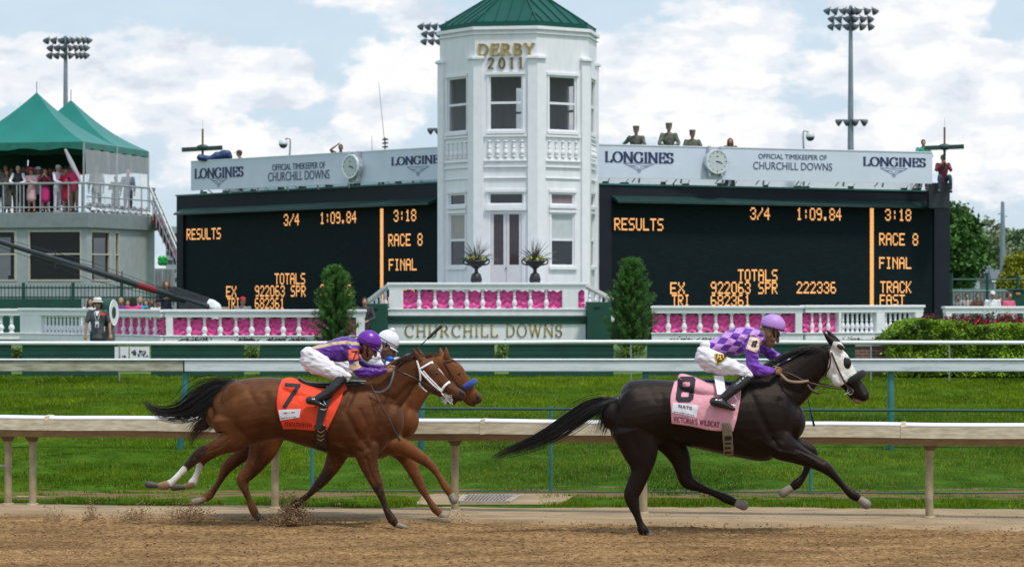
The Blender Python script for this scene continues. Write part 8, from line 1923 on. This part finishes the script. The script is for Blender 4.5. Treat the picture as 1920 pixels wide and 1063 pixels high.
behind('person with a bare arm looking over the balustrade beside the left green box', 684, 558, 74.5, top=('dark_top', (.03,.03,.04)), hair='brown', pose='rail', skin=SKIN)
# right edge
behind('person in a white shirt and white cap behind the right balustrade', 1861, 546, 82, top=('white_shirt', (.68,.68,.72)), legs=('denim', (.03,.05,.10)), hair='grey', pose='down', hat=('cap', (.66,.66,.68), 'white_cap_cloth'))
behind('person with brown hair and a tan top beside the white capped one', 1875, 556, 83, top=('tan_top', (.30,.15,.10)), hair='brown', longhair=True, pose='chest')
behind('person in a pink dress behind the right balustrade', 1891, 548, 83, top=('rose_dress', (.60,.10,.20)), skirt=('rose_dress', (.60,.10,.20), .35), hair='brown', pose='down', yaw=30)
behind('dark haired person in mottled grey behind the right green fence', 1796, 553, 99, top=('mottled_grey', (.22,.22,.24)), hair='dark', pose='down')
behind('person with dark hair in pale clothes further along the green fence', 1812, 550, 101, top=('pale_top', (.40,.36,.36)), hair='dark', pose='down')
behind('person in a brown top beside the grey screen wall', 1832, 550, 101, top=('brown_top', (.12,.05,.03)), hair='brown', pose='rail')

# ------------------------------------------------------------------ dirt thrown up by the hooves
def spray(label, px, py, D, w_, h_, n, seed, skew=0.0):
    r = random.Random(seed); c = P(px, py, D); mbx = MB()
    for _ in range(n):
        a = r.gauss(0, .36); b_ = abs(r.gauss(0, .42)); x = c.x + a*w_*(1-.25*b_) - skew*b_*h_; z = max(.0, c.z) + b_*h_*(1+.8*r.random()**4); y = D + r.gauss(0, .10)
        s = .0028 + .009*r.random()**3
        vs = [Vector(v)*s*(.7+.6*r.random()) + Vector((x, y, z)) for v in ((1,0,0),(-1,0,0),(0,1,0),(0,-1,0),(0,0,.8),(0,0,-.8))]
        mbx.add(vs, [(0,2,4),(2,1,4),(1,3,4),(3,0,4),(2,0,5),(1,2,5),(3,1,5),(0,3,5)])
    o = mbx.build('dirt_spray', CLOD, at=(c.x, D, 0)); tag(o, label, 'dirt spray', 'sprays of dirt behind the hooves', 'stuff')
spray('dense puff of dirt at the planted dark foreleg of the bay horse', 548, 982, 27.5, .26, .24, 4200, 1)
spray('low trail of dirt left of the planted foreleg of the bay horse', 515, 985, 27.5, .30, .08, 900, 2)
spray('loose dirt flying off the chestnut hind hoof', 355, 972, 28.3, .42, .17, 1500, 3)
spray('long low scatter of dirt behind the galloping pair', 255, 975, 28.2, .30, .15, 800, 4)
spray('small upright puff of dirt well behind the galloping pair', 172, 977, 28.2, .11, .22, 420, 5)
spray('faint scatter of dirt furthest behind the galloping pair', 100, 980, 28.1, .22, .14, 360, 6)
spray('small crumbs of dirt ahead of the chestnut forelegs', 850, 985, 27.9, .25, .14, 130, 7)
spray('faint dirt at the planted hind hoof of the black horse', 1240, 1003, 26.5, .35, .06, 300, 8)
